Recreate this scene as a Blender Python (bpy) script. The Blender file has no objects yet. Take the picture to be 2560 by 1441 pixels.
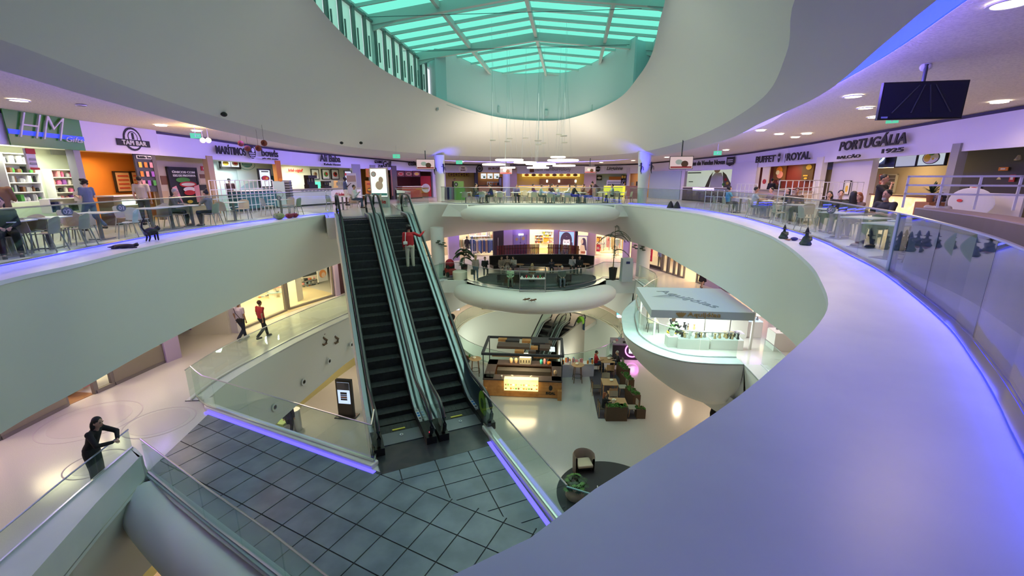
import bpy,bmesh,math,random
import numpy as np
from mathutils import Vector,Matrix
from mathutils.geometry import tessellate_polygon
R=math.radians
PI=math.pi
SC=bpy.context.scene
COL=SC.collection
random.seed(7)
# ------------ camera, world, exposure, big lights
FPX,PITCH,CZ=1090.0,R(14.0),1.65
cam_d=bpy.data.cameras.new('camera');cam=bpy.data.objects.new('camera',cam_d);COL.objects.link(cam)
cam_d.sensor_fit='HORIZONTAL';cam_d.sensor_width=36.0;cam_d.lens=FPX/2560*36
cam_d.clip_start=0.05;cam_d.clip_end=300
cam.location=(0,0,CZ);cam.rotation_euler=(PI/2-PITCH,0,0)
SC.camera=cam
SC.view_settings.view_transform='Standard';SC.view_settings.look='None'
SC.view_settings.gamma=1.0;SC.view_settings.use_curve_mapping=False
SC.view_settings.exposure=0.06
SC.cycles.max_bounces=6;SC.cycles.diffuse_bounces=3;SC.cycles.glossy_bounces=3
SC.cycles.transparent_max_bounces=14;SC.cycles.transmission_bounces=4
SC.cycles.caustics_reflective=False;SC.cycles.caustics_refractive=False
SC.cycles.sample_clamp_indirect=4.0;SC.cycles.use_denoising=True
SC.cycles.use_adaptive_sampling=True;SC.cycles.adaptive_threshold=0.05
w=bpy.data.worlds.new('world');SC.world=w;w.use_nodes=True
w.node_tree.nodes['Background'].inputs[0].default_value=(0.84,0.93,1.0,1)
w.node_tree.nodes['Background'].inputs[1].default_value=1.15
def light(name,kind,loc,energy,color,rot=(0,0,0),size=0.3,size_y=None,spot=None,spread=None,blend=0.6):
 d=bpy.data.lights.new(name,kind);o=bpy.data.objects.new(name,d);COL.objects.link(o)
 o.location=loc;o.rotation_euler=rot;d.energy=energy;d.color=color
 if kind=='AREA':
  d.size=size
  if size_y:d.shape='RECTANGLE';d.size_y=size_y
  else:d.shape='DISK'
  if spread:d.spread=spread
 elif kind=='SPOT':
  d.shadow_soft_size=size;d.spot_size=spot or R(110);d.spot_blend=blend
 else:
  d.shadow_soft_size=size
 return o
DAY=(0.93,1.0,0.84);WARM=(1.0,0.72,0.42);BLUE=(0.10,0.14,1.0);LILAC=(0.52,0.34,1.0)
light('skylight_daylight','AREA',(0.4,19.0,5.95),560,DAY,(0,0,R(-7.7)),8.0,17.0)
# ------------ pixel -> place (photograph frame 2560 x 1441)
CP,SP_=math.cos(PITCH),math.sin(PITCH)
def ray(x,y):
 a=(x-1280)/FPX;b=(y-720.5)/FPX
 return Vector((a,CP-b*SP_,-SP_-b*CP))
def G(x,y,z=0.0):
 d=ray(x,y);t=(z-CZ)/d.z
 return Vector((d.x*t,d.y*t,z))
def GY(x,y,Y):
 d=ray(x,y);t=Y/d.y
 return Vector((d.x*t,Y,CZ+d.z*t))
def hit(poly,x,y):
 """point where the sight line of pixel (x, y) meets the vertical wall standing on a plan polyline"""
 d=ray(x,y);best=None
 for(ax,ay),(bx,by)in zip(poly[:-1],poly[1:]):
  ex,ey=bx-ax,by-ay
  den=d.x*ey-d.y*ex
  if abs(den)<1e-9:continue
  t=(ax*ey-ay*ex)/den
  s=(ax*d.y-ay*d.x)/den
  if t>0.3 and-1e-6<=s<=1+1e-6 and(best is None or t<best[0]):
   best=(t,math.atan2(ey,ex))
 if best is None:
  for k in(0,-2):
   (ax,ay),(bx,by)=poly[k],poly[k+1];ex,ey=bx-ax,by-ay;den=d.x*ey-d.y*ex
   if abs(den)<1e-9:continue
   t=(ax*ey-ay*ex)/den;s=(ax*d.y-ay*d.x)/den;over=-s if k==0 else s-1
   if t>0.3 and over>-1e-6 and(best is None or over<best[2]):best=(t,math.atan2(ey,ex),over)
 t,ang=best[:2]
 return Vector((d.x*t,d.y*t,CZ+d.z*t)),ang
 # ------------ materials
MATS={}
def mat(name,col=(0.8,0.8,0.8),rough=0.6,metal=0.0,emit=None,es=1.0,spec=0.5,noise=None,bump=None,coat=0.0):
 if name in MATS:return MATS[name]
 m=bpy.data.materials.new(name);m.use_nodes=True;nt=m.node_tree;b=nt.nodes['Principled BSDF']
 b.inputs['Base Color'].default_value=(*col,1);b.inputs['Roughness'].default_value=rough
 b.inputs['Metallic'].default_value=metal;b.inputs['Specular IOR Level'].default_value=spec
 b.inputs['Coat Weight'].default_value=coat
 if emit:b.inputs['Emission Color'].default_value=(*emit,1);b.inputs['Emission Strength'].default_value=es
 if noise:
  sc,col2,amt=noise
  tc=nt.nodes.new('ShaderNodeTexCoord');nz=nt.nodes.new('ShaderNodeTexNoise');mx=nt.nodes.new('ShaderNodeMix');mx.data_type='RGBA'
  rp=nt.nodes.new('ShaderNodeMapRange');rp.inputs[1].default_value=0.4;rp.inputs[2].default_value=0.7;rp.inputs[4].default_value=amt
  nz.inputs['Scale'].default_value=sc;nz.inputs['Detail'].default_value=4
  nt.links.new(tc.outputs['Object'],nz.inputs['Vector']);nt.links.new(nz.outputs[0],rp.inputs[0]);nt.links.new(rp.outputs[0],mx.inputs[0])
  mx.inputs[6].default_value=(*col,1);mx.inputs[7].default_value=(*col2,1)
  nt.links.new(mx.outputs[2],b.inputs['Base Color'])
 if bump:
  sc,st=bump
  tc=nt.nodes.new('ShaderNodeTexCoord');nz=nt.nodes.new('ShaderNodeTexNoise');bp=nt.nodes.new('ShaderNodeBump')
  nz.inputs['Scale'].default_value=sc;bp.inputs['Strength'].default_value=st;bp.inputs['Distance'].default_value=0.02
  nt.links.new(tc.outputs['Object'],nz.inputs['Vector']);nt.links.new(nz.outputs[0],bp.inputs['Height']);nt.links.new(bp.outputs[0],b.inputs['Normal'])
 MATS[name]=m
 return m
def glass_mat(name,tint,refl=0.9,rough=0.02,ior=1.45):
 if name in MATS:return MATS[name]
 m=bpy.data.materials.new(name);m.use_nodes=True;nt=m.node_tree
 for n in list(nt.nodes):
  if n.type=='BSDF_PRINCIPLED':nt.nodes.remove(n)
 out=[n for n in nt.nodes if n.type=='OUTPUT_MATERIAL'][0]
 tr=nt.nodes.new('ShaderNodeBsdfTransparent');gl=nt.nodes.new('ShaderNodeBsdfGlossy');mx=nt.nodes.new('ShaderNodeMixShader')
 lw=nt.nodes.new('ShaderNodeLayerWeight');lw.inputs[0].default_value=0.5
 pw=nt.nodes.new('ShaderNodeMath');pw.operation='POWER';pw.inputs[1].default_value=4.0
 fr=nt.nodes.new('ShaderNodeMath');fr.operation='MULTIPLY_ADD';fr.inputs[1].default_value=0.55*(ior-1)/.45;fr.inputs[2].default_value=0.04*(ior-1)/.45
 nt.links.new(lw.outputs['Facing'],pw.inputs[0]);nt.links.new(pw.outputs[0],fr.inputs[0])
 tr.inputs[0].default_value=(*tint,1);gl.inputs[0].default_value=(refl,refl,refl,1);gl.inputs['Roughness'].default_value=rough
 nt.links.new(fr.outputs[0],mx.inputs[0]);nt.links.new(tr.outputs[0],mx.inputs[1]);nt.links.new(gl.outputs[0],mx.inputs[2])
 nt.links.new(mx.outputs[0],out.inputs[0]);MATS[name]=m
 return m
def emat(name,col,s):return mat(name,(0.02,0.02,0.02),0.5,emit=col,es=s)
PLASTER=mat('white_plaster',(0.80,0.80,0.77),0.55,bump=(6,0.05))
SOFFIT=mat('soffit_paint',(0.74,0.75,0.72),0.6)
LEDGE=mat('ledge_paint',(0.78,0.78,0.80),0.38,noise=(1.2,(0.70,0.70,0.74),0.8))
CEILM=mat('textured_ceiling',(0.82,0.76,0.72),0.8,noise=(26,(0.60,0.55,0.54),0.7),bump=(28,0.5))
TERR=mat('terrazzo',(0.72,0.70,0.66),0.16,noise=(60,(0.60,0.58,0.55),0.6))
TERR0=mat('terrazzo_grey',(0.44,0.44,0.43),0.15,noise=(50,(0.31,0.31,0.31),0.7))
FFLOOR=mat('food_court_floor',(0.62,0.58,0.52),0.25,noise=(40,(0.5,0.47,0.43),0.5))
GLASS=glass_mat('railing_glass',(0.86,0.94,0.91))
GLASS_D=glass_mat('railing_glass_tinted',(0.46,0.52,0.58))
SHOPGL=glass_mat('shop_glass',(0.95,0.97,0.96))
STEEL=mat('brushed_steel',(0.62,0.63,0.65),0.28,1.0)
DSTEEL=mat('dark_steel',(0.10,0.11,0.12),0.35,0.8)
WHITEP=mat('white_powder_coat',(0.82,0.82,0.84),0.4)
BLACK=mat('black_plastic',(0.012,0.012,0.014),0.4)
RUBBER=mat('black_rubber',(0.008,0.009,0.014),0.3)
LEDB=emat('blue_led',(0.06,0.09,1.0),9.0)
SIGNW=mat('sign_band_white',(0.78,0.76,0.88),0.35)  # white band; the lilac cast of the LEDs is put into its colour
# ------------ mesh helpers
class MB:
 def __init__(s):s.v=[];s.f=[];s.m=[];s.mi=0
 def add(s,vs,fs,M=None):
  o=len(s.v)
  if M is not None:vs=[M@Vector(v)for v in vs]
  s.v+=[tuple(v)for v in vs]
  for f in fs:s.f.append(tuple(i+o for i in f));s.m.append(s.mi)
  return s
 def box(s,c,d,rz=0,M=None,taper=1.0):
  x,y,z=d[0]/2,d[1]/2,d[2]/2;t=taper
  vs=[(-x,-y,-z),(x,-y,-z),(x,y,-z),(-x,y,-z),(-x*t,-y*t,z),(x*t,-y*t,z),(x*t,y*t,z),(-x*t,y*t,z)]
  fs=[(0,3,2,1),(4,5,6,7),(0,1,5,4),(1,2,6,5),(2,3,7,6),(3,0,4,7)]
  T=Matrix.Translation(c)@Matrix.Rotation(rz,4,'Z')
  return s.add(vs,fs,(M@T)if M is not None else T)
 def cyl(s,p,q,r,r2=None,n=12,cap=True):
  p,q=Vector(p),Vector(q);r2=r if r2 is None else r2
  d=(q-p);d.normalize()
  a=d.orthogonal().normalized();b=d.cross(a)
  vs=[]
  for c,rr in((p,r),(q,r2)):
   for i in range(n):
    t=2*PI*i/n;vs.append(c+(a*math.cos(t)+b*math.sin(t))*rr)
  fs=[(i,(i+1)%n,n+(i+1)%n,n+i)for i in range(n)]
  if cap:fs+=[tuple(range(n-1,-1,-1)),tuple(range(n,2*n))]
  return s.add(vs,fs)
 def tube(s,pts,r,n=8,closed=False,flat=None):
  pts=[Vector(p)for p in pts];N=len(pts);vs=[]
  up=Vector((0,0,1));rr=r if isinstance(r,(list,tuple))else[r]*N
  for i,p in enumerate(pts):
   a=pts[(i-1)%N]if(closed or i>0)else pts[i];b=pts[(i+1)%N]if(closed or i<N-1)else pts[i]
   d=(b-a).normalized();u=d.cross(up)
   if u.length<0.05:u=d.cross(Vector((0,1,0)))
   u.normalize();v=u.cross(d)
   for k in range(n):
    t=2*PI*(k+0.5)/n;fx,fy=(1,1)if not flat else flat
    vs.append(p+u*math.cos(t)*rr[i]*fx+v*math.sin(t)*rr[i]*fy)
  fs=[]
  for i in range(N if closed else N-1):
   j=(i+1)%N
   for k in range(n):l=(k+1)%n;fs.append((i*n+k,i*n+l,j*n+l,j*n+k))
  if not closed:fs+=[tuple(range(n)),tuple((N-1)*n+k for k in range(n-1,-1,-1))]
  return s.add(vs,fs)
 def lathe(s,prof,c=(0,0,0),n=24,sx=1,sy=1,caps=True):
  vs=[];c=Vector(c)
  for r,z in prof:
   for i in range(n):t=2*PI*i/n;vs.append((c.x+r*sx*math.cos(t),c.y+r*sy*math.sin(t),c.z+z))
  fs=[]
  for k in range(len(prof)-1):
   for i in range(n):j=(i+1)%n;fs.append((k*n+i,k*n+j,(k+1)*n+j,(k+1)*n+i))
  if caps:fs+=[tuple(range(n-1,-1,-1)),tuple((len(prof)-1)*n+i for i in range(n))]
  return s.add(vs,fs)
 def ell(s,c,r,n=12,m=8,M=None):
  r=(r,r,r)if not isinstance(r,(tuple,list))else r
  vs=[];c=Vector(c)
  for j in range(m+1):
   ph=PI*j/m
   for i in range(n):t=2*PI*i/n;vs.append((c.x+r[0]*math.sin(ph)*math.cos(t),c.y+r[1]*math.sin(ph)*math.sin(t),c.z+r[2]*math.cos(ph)))
  fs=[(j*n+i,(j+1)*n+i,(j+1)*n+(i+1)%n,j*n+(i+1)%n)for j in range(m)for i in range(n)]
  return s.add(vs,fs,M)
 def prism(s,poly,z0,z1,holes=()):
  rings=[list(poly)]+[list(h)for h in holes]
  flat=[p for r_ in rings for p in r_];n=len(flat)
  tris=tessellate_polygon([[Vector((p[0],p[1],0))for p in r_]for r_ in rings])
  vs=[(p[0],p[1],z0)for p in flat]+[(p[0],p[1],z1)for p in flat]
  fs=[]
  for a,b,c in tris:
   A,B,Cc=Vector(flat[a][:2]),Vector(flat[b][:2]),Vector(flat[c][:2])
   if(B-A).cross(Cc-A)<0:b,c=c,b
   fs+=[(a,c,b),(a+n,b+n,c+n)]
  o=0
  for r_ in rings:
   k=len(r_)
   for i in range(k):j=(i+1)%k;fs.append((o+i,o+j,n+o+j,n+o+i))
   o+=k
  return s.add(vs,fs)
 def loft(s,rings,closed=True):
  n=len(rings[0]);vs=[p for r_ in rings for p in r_];fs=[]
  for k in range(len(rings)-1):
   for i in range(n if closed else n-1):j=(i+1)%n;fs.append((k*n+i,k*n+j,(k+1)*n+j,(k+1)*n+i))
  return s.add(vs,fs)
 def strip(s,path,z0,z1,th=0.0,closed=False):
  """a vertical wall of thickness th along a plan path"""
  P=[Vector((p[0],p[1]))for p in path];N=len(P);off=[]
  for i in range(N):
   a=P[(i-1)%N]if(closed or i>0)else P[i];b=P[(i+1)%N]if(closed or i<N-1)else P[i]
   d=(b-a).normalized();off.append(Vector((-d.y,d.x))*th/2)
  z0s=z0 if isinstance(z0,(list,tuple))else[z0]*N;z1s=z1 if isinstance(z1,(list,tuple))else[z1]*N
  r=[[(p.x+o_.x,p.y+o_.y,a)for p,o_,a in zip(P,off,z0s)],[(p.x-o_.x,p.y-o_.y,a)for p,o_,a in zip(P,off,z0s)],[(p.x-o_.x,p.y-o_.y,a)for p,o_,a in zip(P,off,z1s)],[(p.x+o_.x,p.y+o_.y,a)for p,o_,a in zip(P,off,z1s)]]
  if not closed:
   n=N;vs=r[0]+r[1]+r[2]+r[3];fs=[]
   for i in range(n-1):
    for k in range(4):l=(k+1)%4;fs.append((k*n+i,k*n+i+1,l*n+i+1,l*n+i))
   fs+=[(0,n,2*n,3*n),(n-1,4*n-1,3*n-1,2*n-1)]
   return s.add(vs,fs)
  return s.loft([r[0],r[1],r[2],r[3],r[0]],True)
 def build(s,name,m,parent=None,smooth=False,bevel=0,label=None,loc=None,rz=0,angle=40):
  me=bpy.data.meshes.new(name);me.from_pydata(s.v,[],s.f)
  ms=m if isinstance(m,(list,tuple))else[m]
  for k in ms:me.materials.append(k)
  if len(ms)>1:me.polygons.foreach_set('material_index',s.m)
  bm=bmesh.new();bm.from_mesh(me);bmesh.ops.recalc_face_normals(bm,faces=bm.faces);bm.to_mesh(me);bm.free()
  if smooth:
   me.polygons.foreach_set('use_smooth',[True]*len(me.polygons))
   try:me.set_sharp_from_angle(angle=R(angle))
   except Exception:pass
  me.update()
  o=bpy.data.objects.new(name,me);COL.objects.link(o)
  if parent is not None:o.parent=parent
  if loc is not None:o.location=loc
  if rz:o.rotation_euler=(0,0,rz)
  if bevel:
   b=o.modifiers.new('bevel','BEVEL');b.width=bevel;b.segments=2;b.limit_method='ANGLE'
  if label:o['label']=label
  return o
LABELS=set()
def tag(o,label,cat,group=None,kind=None):
 o['label']=label;o['category']=cat
 if group:o['group']=group
 if kind:o['kind']=kind
 return o
def thing(name,label,cat,loc=(0,0,0),rz=0,group=None):
 o=bpy.data.objects.new(name,None);COL.objects.link(o);o.empty_display_size=0.2
 o.location=loc;o.rotation_euler=(0,0,rz)
 return tag(o,label,cat,group)
def struct(o):o['kind']='structure';return o
def copy_tree(o,parent=None):
 c=o.copy();COL.objects.link(c)
 if parent is not None:c.parent=parent
 for ch in list(o.children):copy_tree(ch,c)
 return c
def place(proto,used,loc,rz,label,cat=None,group=None,scale=None):
 o=copy_tree(proto)if used[0]else proto
 used[0]=True
 o.location=loc;o.rotation_euler=(0,0,rz);o['label']=label
 if scale:o.scale=(scale,)*3
 if cat:o['category']=cat
 if group:o['group']=group
 elif 'group' in o:del o['group']
 return o
def cr(pts,n=8,closed=False):
 P=[Vector((p[0],p[1],p[2]if len(p)>2 else 0))for p in pts];N=len(P);out=[]
 for i in range(N if closed else N-1):
  if closed:a,b,c,d=P[(i-1)%N],P[i],P[(i+1)%N],P[(i+2)%N]
  else:a,b,c,d=P[max(i-1,0)],P[i],P[i+1],P[min(i+2,N-1)]
  for k in range(n):
   t=k/n
   out.append(0.5*((2*b)+(c-a)*t+(2*a-5*b+4*c-d)*t*t+(3*b-a-3*c+d)*t**3))
 if not closed:out.append(P[-1])
 return[tuple(p)for p in out]
def byangle(pts,c,n=160):
 """resample a closed star-shaped outline at n equal angles about c"""
 P=[(p[0]-c[0],p[1]-c[1])for p in cr(pts,8,True)];out=[]
 for i in range(n):
  t=2*PI*i/n;dx,dy=math.cos(t),math.sin(t);best=0
  for(ax,ay),(bx,by)in zip(P,P[1:]+P[:1]):
   ex,ey=bx-ax,by-ay;den=dx*ey-dy*ex
   if abs(den)<1e-12:continue
   u=(ax*ey-ay*ex)/den;s_=(ax*dy-ay*dx)/den
   if u>best and-1e-6<=s_<=1.000001:best=u
  out.append((c[0]+dx*best,c[1]+dy*best))
 return out
def offset(path,d,closed=False):
 P=[Vector((p[0],p[1]))for p in path];N=len(P);out=[]
 for i in range(N):
  a=P[(i-1)%N]if(closed or i>0)else P[i];b=P[(i+1)%N]if(closed or i<N-1)else P[i]
  t=(b-a).normalized();out.append((P[i].x-t.y*d,P[i].y+t.x*d))
 return out
def plen(path):
 L=[0.0]
 for a,b in zip(path[:-1],path[1:]):L.append(L[-1]+math.hypot(b[0]-a[0],b[1]-a[1]))
 return L
def along(path,s):
 L=plen(path);s=min(max(s,0),L[-1])
 for i in range(len(path)-1):
  if s<=L[i+1]+1e-9:
   t=(s-L[i])/max(L[i+1]-L[i],1e-9);a,b=path[i],path[i+1]
   return(a[0]+(b[0]-a[0])*t,a[1]+(b[1]-a[1])*t),math.atan2(b[1]-a[1],b[0]-a[0])
def text_mesh(body,size=1.0,bold=0.0,ext=0.02,shear=0.0,spacing=1.0):
 c=bpy.data.curves.new('lettering','FONT');c.body=body;c.size=size;c.offset=bold;c.extrude=ext;c.shear=shear
 c.space_character=spacing;c.align_x='CENTER';c.align_y='CENTER';c.resolution_u=3
 o=bpy.data.objects.new('lettering',c);COL.objects.link(o)
 dg=bpy.context.evaluated_depsgraph_get();me=bpy.data.meshes.new_from_object(o.evaluated_get(dg))
 bpy.data.objects.remove(o);bpy.data.curves.remove(c)
 return me
def lettering(body,m,parent,loc,rz=0,width=None,height=None,bold=0.0,ext=0.015,shear=0.0,name='lettering',spacing=1.0,tilt=PI/2):
 """letters standing on a wall: local x along the text, facing local -y"""
 me=text_mesh(body,1.0,bold,ext,shear,spacing)
 co=np.array([v.co for v in me.vertices])if len(me.vertices)else np.zeros((1,3))
 lo,hi=co.min(0),co.max(0);sx=(width/(hi[0]-lo[0]))if width else None;sy=(height/(hi[1]-lo[1]))if height else None
 sx=sx or sy;sy=sy or sx
 cx,cy=(lo[0]+hi[0])/2,(lo[1]+hi[1])/2
 for v in me.vertices:v.co=((v.co[0]-cx)*sx,(v.co[1]-cy)*sy,v.co[2])
 me.materials.clear();me.materials.append(m)
 o=bpy.data.objects.new(name,me);COL.objects.link(o)
 if parent is not None:o.parent=parent
 o.location=loc;o.rotation_euler=(tilt,0,rz)
 return o
def Wb(mb,name,m,parent,**k):
 """build from world coordinates under a placed parent"""
 if parent is not None:
  M=(Matrix.Translation(parent.location)@Matrix.Rotation(parent.rotation_euler.z,4,'Z')).inverted()
  mb.v=[tuple(M@Vector(v))for v in mb.v]
 return mb.build(name,m,parent,**k)
 # ------------ plan outlines (metres; food court floor z=0, middle floor -5, lower floor -10)
Z1,Z0=-5.0,-10.0
T_PTS=[(-0.26,1.5),(-2.5,.6),(-5,1.2),(-7.3,3.6),(-8.5,7.0),(-8.7,8.6),(-9.2,11.3),(-9.35,15),(-9.2,18.5),(-8.8,22.3),(-7.7,27),(-6.1,30.7),(-5.0,30.8),(-3.6,30.5),(-1,30.1),(1.9,29.9),(4.6,29.85),(7.2,29.8),(8.1,28.3),(9.0,23.7),(8.9,18.8),(8.03,14.1),(7.17,11.4),(5.96,8.6),(5.1,7.0),(4.3,5.7),(3.5,4.75),(2.56,3.83),(1.8,3.12),(1.1,2.54),(.5,2.08)]
B_PTS=[(-0.3,1.3),(-2.7,.2),(-5.3,.8),(-7.8,3.4),(-8.9,6.75),(-9.1,8.4),(-9.44,11),(-9.65,14.8),(-9.6,18.5),(-9.1,22.5),(-7.9,27),(-6.6,30),(-5.2,33),(-2.6,36.2),(.7,38.6),(5.2,37.6),(7.6,33.5),(8.7,29.4),(8.95,25),(8.8,22.5),(8.56,17.4),(8.05,13.5),(7.56,10.9),(6.3,8.3),(5.3,6.6),(4.4,5.3),(3.5,4.4),(2.6,3.5),(1.8,2.8),(1.0,2.2),(.4,1.7)]
R_PTS=[(-2.5,-1.0),(-5.8,1.0),(-6.9,4.0),(-7.42,6.95),(-8.1,9.2),(-9.3,13.8),(-10.15,20),(-10.3,24.9),(-9.5,30.5),(-6.2,37.2),(-3.0,40.0),(.7,41.4),(4.4,41.0),(7.5,38.8),(9.6,34.4),(9.75,28.5),(9.3,23),(8.4,17.8),(7.03,13.3),(5.8,9),(4.3,5.7),(3.7,4.4),(2.7,2.0),(.8,-.6)]
S_PTS=[(-3,6.5),(-4.6,9.3),(-4.93,12),(-5.2,14.7),(-5.3,19.1),(-4.55,23.4),(-3.5,27.8),(-2.1,31.5),(-0.7,33.9),(.72,35.0),(2.3,35.4),(3.8,34.9),(5.2,31),(5.9,25.9),(5.5,20.6),(5,17.2),(4.2,13.9),(3.6,11.6),(2.2,8.2),(-.6,6.2)]
CEN=(-0.3,16.0)
T_=byangle(T_PTS,(-.3,14),200);B_=byangle(B_PTS,(-.3,14),200)
F_PTS=[(-2.5,-.4),(-5.6,1.4),(-6.8,4.2),(-7.35,7.0),(-8.1,9.4),(-9.3,14.0),(-10.15,20),(-10.25,24.9),(-9.4,30.5),(-6.1,37.0),(-3.0,39.8),(.7,41.1),(4.4,40.7),(7.4,38.4),(9.35,33.8),(9.45,28.5),(8.8,22.5),(7.7,16.9),(6.15,11.5),(4.4,7.7),(3.2,5.6),(2.2,3.4),(.4,.4)]
F_=[(x*.935,y*.935)for x,y in byangle(F_PTS,(0,18),240)]
E_PTS=[(-2.6,-1.8),(-6.3,.6),(-7.6,3.9),(-8.2,6.8),(-8.9,9.0),(-10.1,13.8),(-10.9,20),(-11.0,25),(-10.1,31),(-6.7,38.0),(-3.2,40.9),(.7,42.3),(4.6,41.9),(8.1,39.5),(10.2,34.8),(10.4,24),(9.6,18),(8.2,13.9),(7.25,11.1),(6.19,8.04),(5.58,6.57),(5.11,5.52),(4.2,3.3),(2.0,-.8)]
E2=byangle(E_PTS,(0,18),240)
R_=byangle(R_PTS,(0,18),240);S_=byangle(S_PTS,(0.3,18),240)
GLL=cr([(-8.4,1.5),(-9.6,4.6),(-10.06,8.42),(-10.42,10.43),(-10.75,13.31),(-10.5,17.0),(-9.9,20.0),(-9.05,22.3)],6)
GLR=cr([(8.3,31.4),(9.6,28.8),(10.3,25.8),(10.46,23.09),(10.25,19.5),(9.58,16.02),(8.66,12.22),(7.35,8.95),(6.82,7.74),(5.96,6.15),(5.05,4.63),(4.33,3.64),(3.95,3.15),(3.45,2.55),(2.0,.9),(.6,.2)],5)
W2=[(-13.2,3.0),(-14.2,8.0),(-14.6,13.3),(-14.9,16.0),(-14.75,18.7),(-14.7,22.2),(-14.2,27.4),(-12.6,32.0),(-10.6,36.4),(-8.6,40.5),(-6.4,43.2),(-3.2,44.8),(0.8,45.6),(5.5,45.7),(9.2,45.3),(12.0,43.3),(13.3,40),(14.7,35.5),(15.7,31.3),(15.8,27.5),(15.8,23.8),(15.1,19),(14.2,14.7),(13.8,12.6),(13.2,9.0),(12.4,5.0),(11.5,1.0)]
W2C=cr(W2,4)
def zc2(y):return 3.6-0.5*min(max((y-22)/22,0),1)
# ---- food court slab, ledge, deep fascia
rt=[(p[0],p[1])for p in T_]
OUT=[(-30,-8),(30,-8),(30,62),(-30,62)]
struct(MB().prism(OUT,-0.35,0.0,[offset(rt,-0.5,True)]).build('floor_food_court',FFLOOR))
led=MB()
Tin=[(x,y,0.012)for x,y in rt];Tout=[(p[0],p[1],0.012)for p in offset(rt,-1.9,True)]
Tdrop=[(x,y,-0.06)for x,y in offset(rt,.012,True)]
led.loft([Tout,Tin,Tdrop])
struct(led.build('trim_ledge_upper',LEDGE,smooth=True,angle=60))
f=MB();rings=[]
for k in range(7):
 s=k/6;ss=s**1.15
 rings.append([(a[0]*(1-ss)+b[0]*ss,a[1]*(1-ss)+b[1]*ss,-0.04-2.61*s)for a,b in zip(rt,B_)])
Bback=[(x,y,-2.65)for x,y in offset(B_,-0.35,True)];Btop=[(x,y,-1.6)for x,y in offset(B_,-0.45,True)]
f.loft(rings+[Bback,Btop])
struct(f.build('wall_fascia_upper',PLASTER,smooth=True,angle=50))
struct(MB().prism(OUT,-1.75,-1.55,[[(p[0],p[1])for p in offset(B_,-0.3,True)]]).build('ceiling_middle',SOFFIT))
# ---- ring ceiling: vertical lip, funnel and skylight drum
lip=MB()
lip.loft([[(x,y,3.62)for x,y in offset(R_,-0.08,True)],[(x,y,3.2)for x,y in offset(R_,-0.08,True)],[(x,y,3.2)for x,y in R_],[(x,y,3.47)for x,y in F_]])
struct(lip.build('trim_ring_lip',mat('lip_paint',(0.66,0.66,0.68),0.6),smooth=True,angle=50))
fu=MB();rings=[]
for k in range(17):
 s=k/16;h=3.47+2.53*(0.30*math.sin(s*PI/2)+0.70*s)
 rings.append([(a[0]*(1-s)+b[0]*s,a[1]*(1-s)+b[1]*s,h)for a,b in zip(F_,S_)])
fu.loft(rings)
struct(fu.build('ceiling_funnel',PLASTER,smooth=True,angle=60))
ce=MB();CC=(0.3,20);rings=[]
for s in(0,.25,.5,.75,1.0):
 rr=[]
 for(x,y)in E2:
  d=Vector((x-CC[0],y-CC[1]));L=d.length;q=(CC[0]+d.x/L*(L+s*17),CC[1]+d.y/L*(L+s*17));rr.append((q[0],q[1],zc2(q[1])))
 rings.append(rr)
ce.loft(rings)
struct(ce.build('ceiling_food_court',CEILM,smooth=True))
cv=MB()
cv.loft([[(x,y,zc2(y))for x,y in E2],[(x,y,4.0)for x,y in E2],[(x,y,4.0)for x,y in R_]])
struct(cv.build('ceiling_cove',mat('cove_paint',(0.7,0.7,0.8),0.6)))
pth=cr([(8.2,13.9),(7.25,11.1),(6.19,8.04),(5.58,6.57),(5.11,5.52),(4.2,3.3),(3.3,1.4)],6)
ledr=MB().strip([(x-.03,y)for x,y,z in pth],3.60,3.99,0.02)
o=ledr.build('cove_light_panel',emat('blue_cove',(0.006,0.018,1.0),7.0));tag(o,'long blue backlit strip curving along the ceiling recess at upper right','light strip')
# ---- escalator landing slab at the top
ED=Vector((-.404,.915));EN=Vector((.915,.404))
E0=Vector((-2.27,10.85));E1=Vector((-6.27,19.85))
def ep(u,s,z):return(E1 .x+ED.x*u+EN.x*s,E1 .y+ED.y*u+EN.y*s,z)
pl=[ep(0,-1.95,0)[:2],ep(0,1.95,0)[:2],ep(5.2,1.95,0)[:2],ep(12,2.6,0)[:2],ep(6,-3.5,0)[:2],ep(2.6,-1.95,0)[:2]]
struct(MB().prism(pl,-0.9,0.018).build('floor_landing',TERR))
# ---- far balcony over the upper void: tube edge and end fins
def tube_balcony(c,r0,prof_h,name,ends=True,drop=0.0):
 """bulging rounded edge: an arc in plan swept with an ellipse that closes at both ends"""
 mb=MB();N=len(c);vs=[];n=16
 for i,(x,y,z)in enumerate(c):
  a=Vector(c[max(i-1,0)]);b=Vector(c[min(i+1,N-1)]);d=(b-a).normalized();nn=Vector((d.y,-d.x,0))
  s=i/(N-1);e=(1-abs(2*s-1)**5)**.5 if ends else 1;e=max(e,0.03)
  for k in range(n):
   t=2*PI*k/n;q=Vector((x,y,z))+nn*math.cos(t)*r0*e+Vector((0,0,1))*(math.sin(t)*prof_h*e-drop*e);vs.append(tuple(q))
 fs=[(i*n+k,i*n+(k+1)%n,(i+1)*n+(k+1)%n,(i+1)*n+k)for i in range(N-1)for k in range(n)]
 fs+=[tuple(range(n)),tuple((N-1)*n+k for k in range(n))]
 mb.add(vs,fs)
 return struct(mb.build(name,PLASTER,smooth=True,angle=80))
tb=cr([(-3.55,30.35),(-2.2,29.75),(0.0,29.35),(1.9,29.2),(3.9,29.3),(5.9,29.6),(7.3,30.1)],6)
tube_balcony([(x,y,-0.60)for x,y,z in tb],.75,.60,'wall_balcony_upper')
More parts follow.
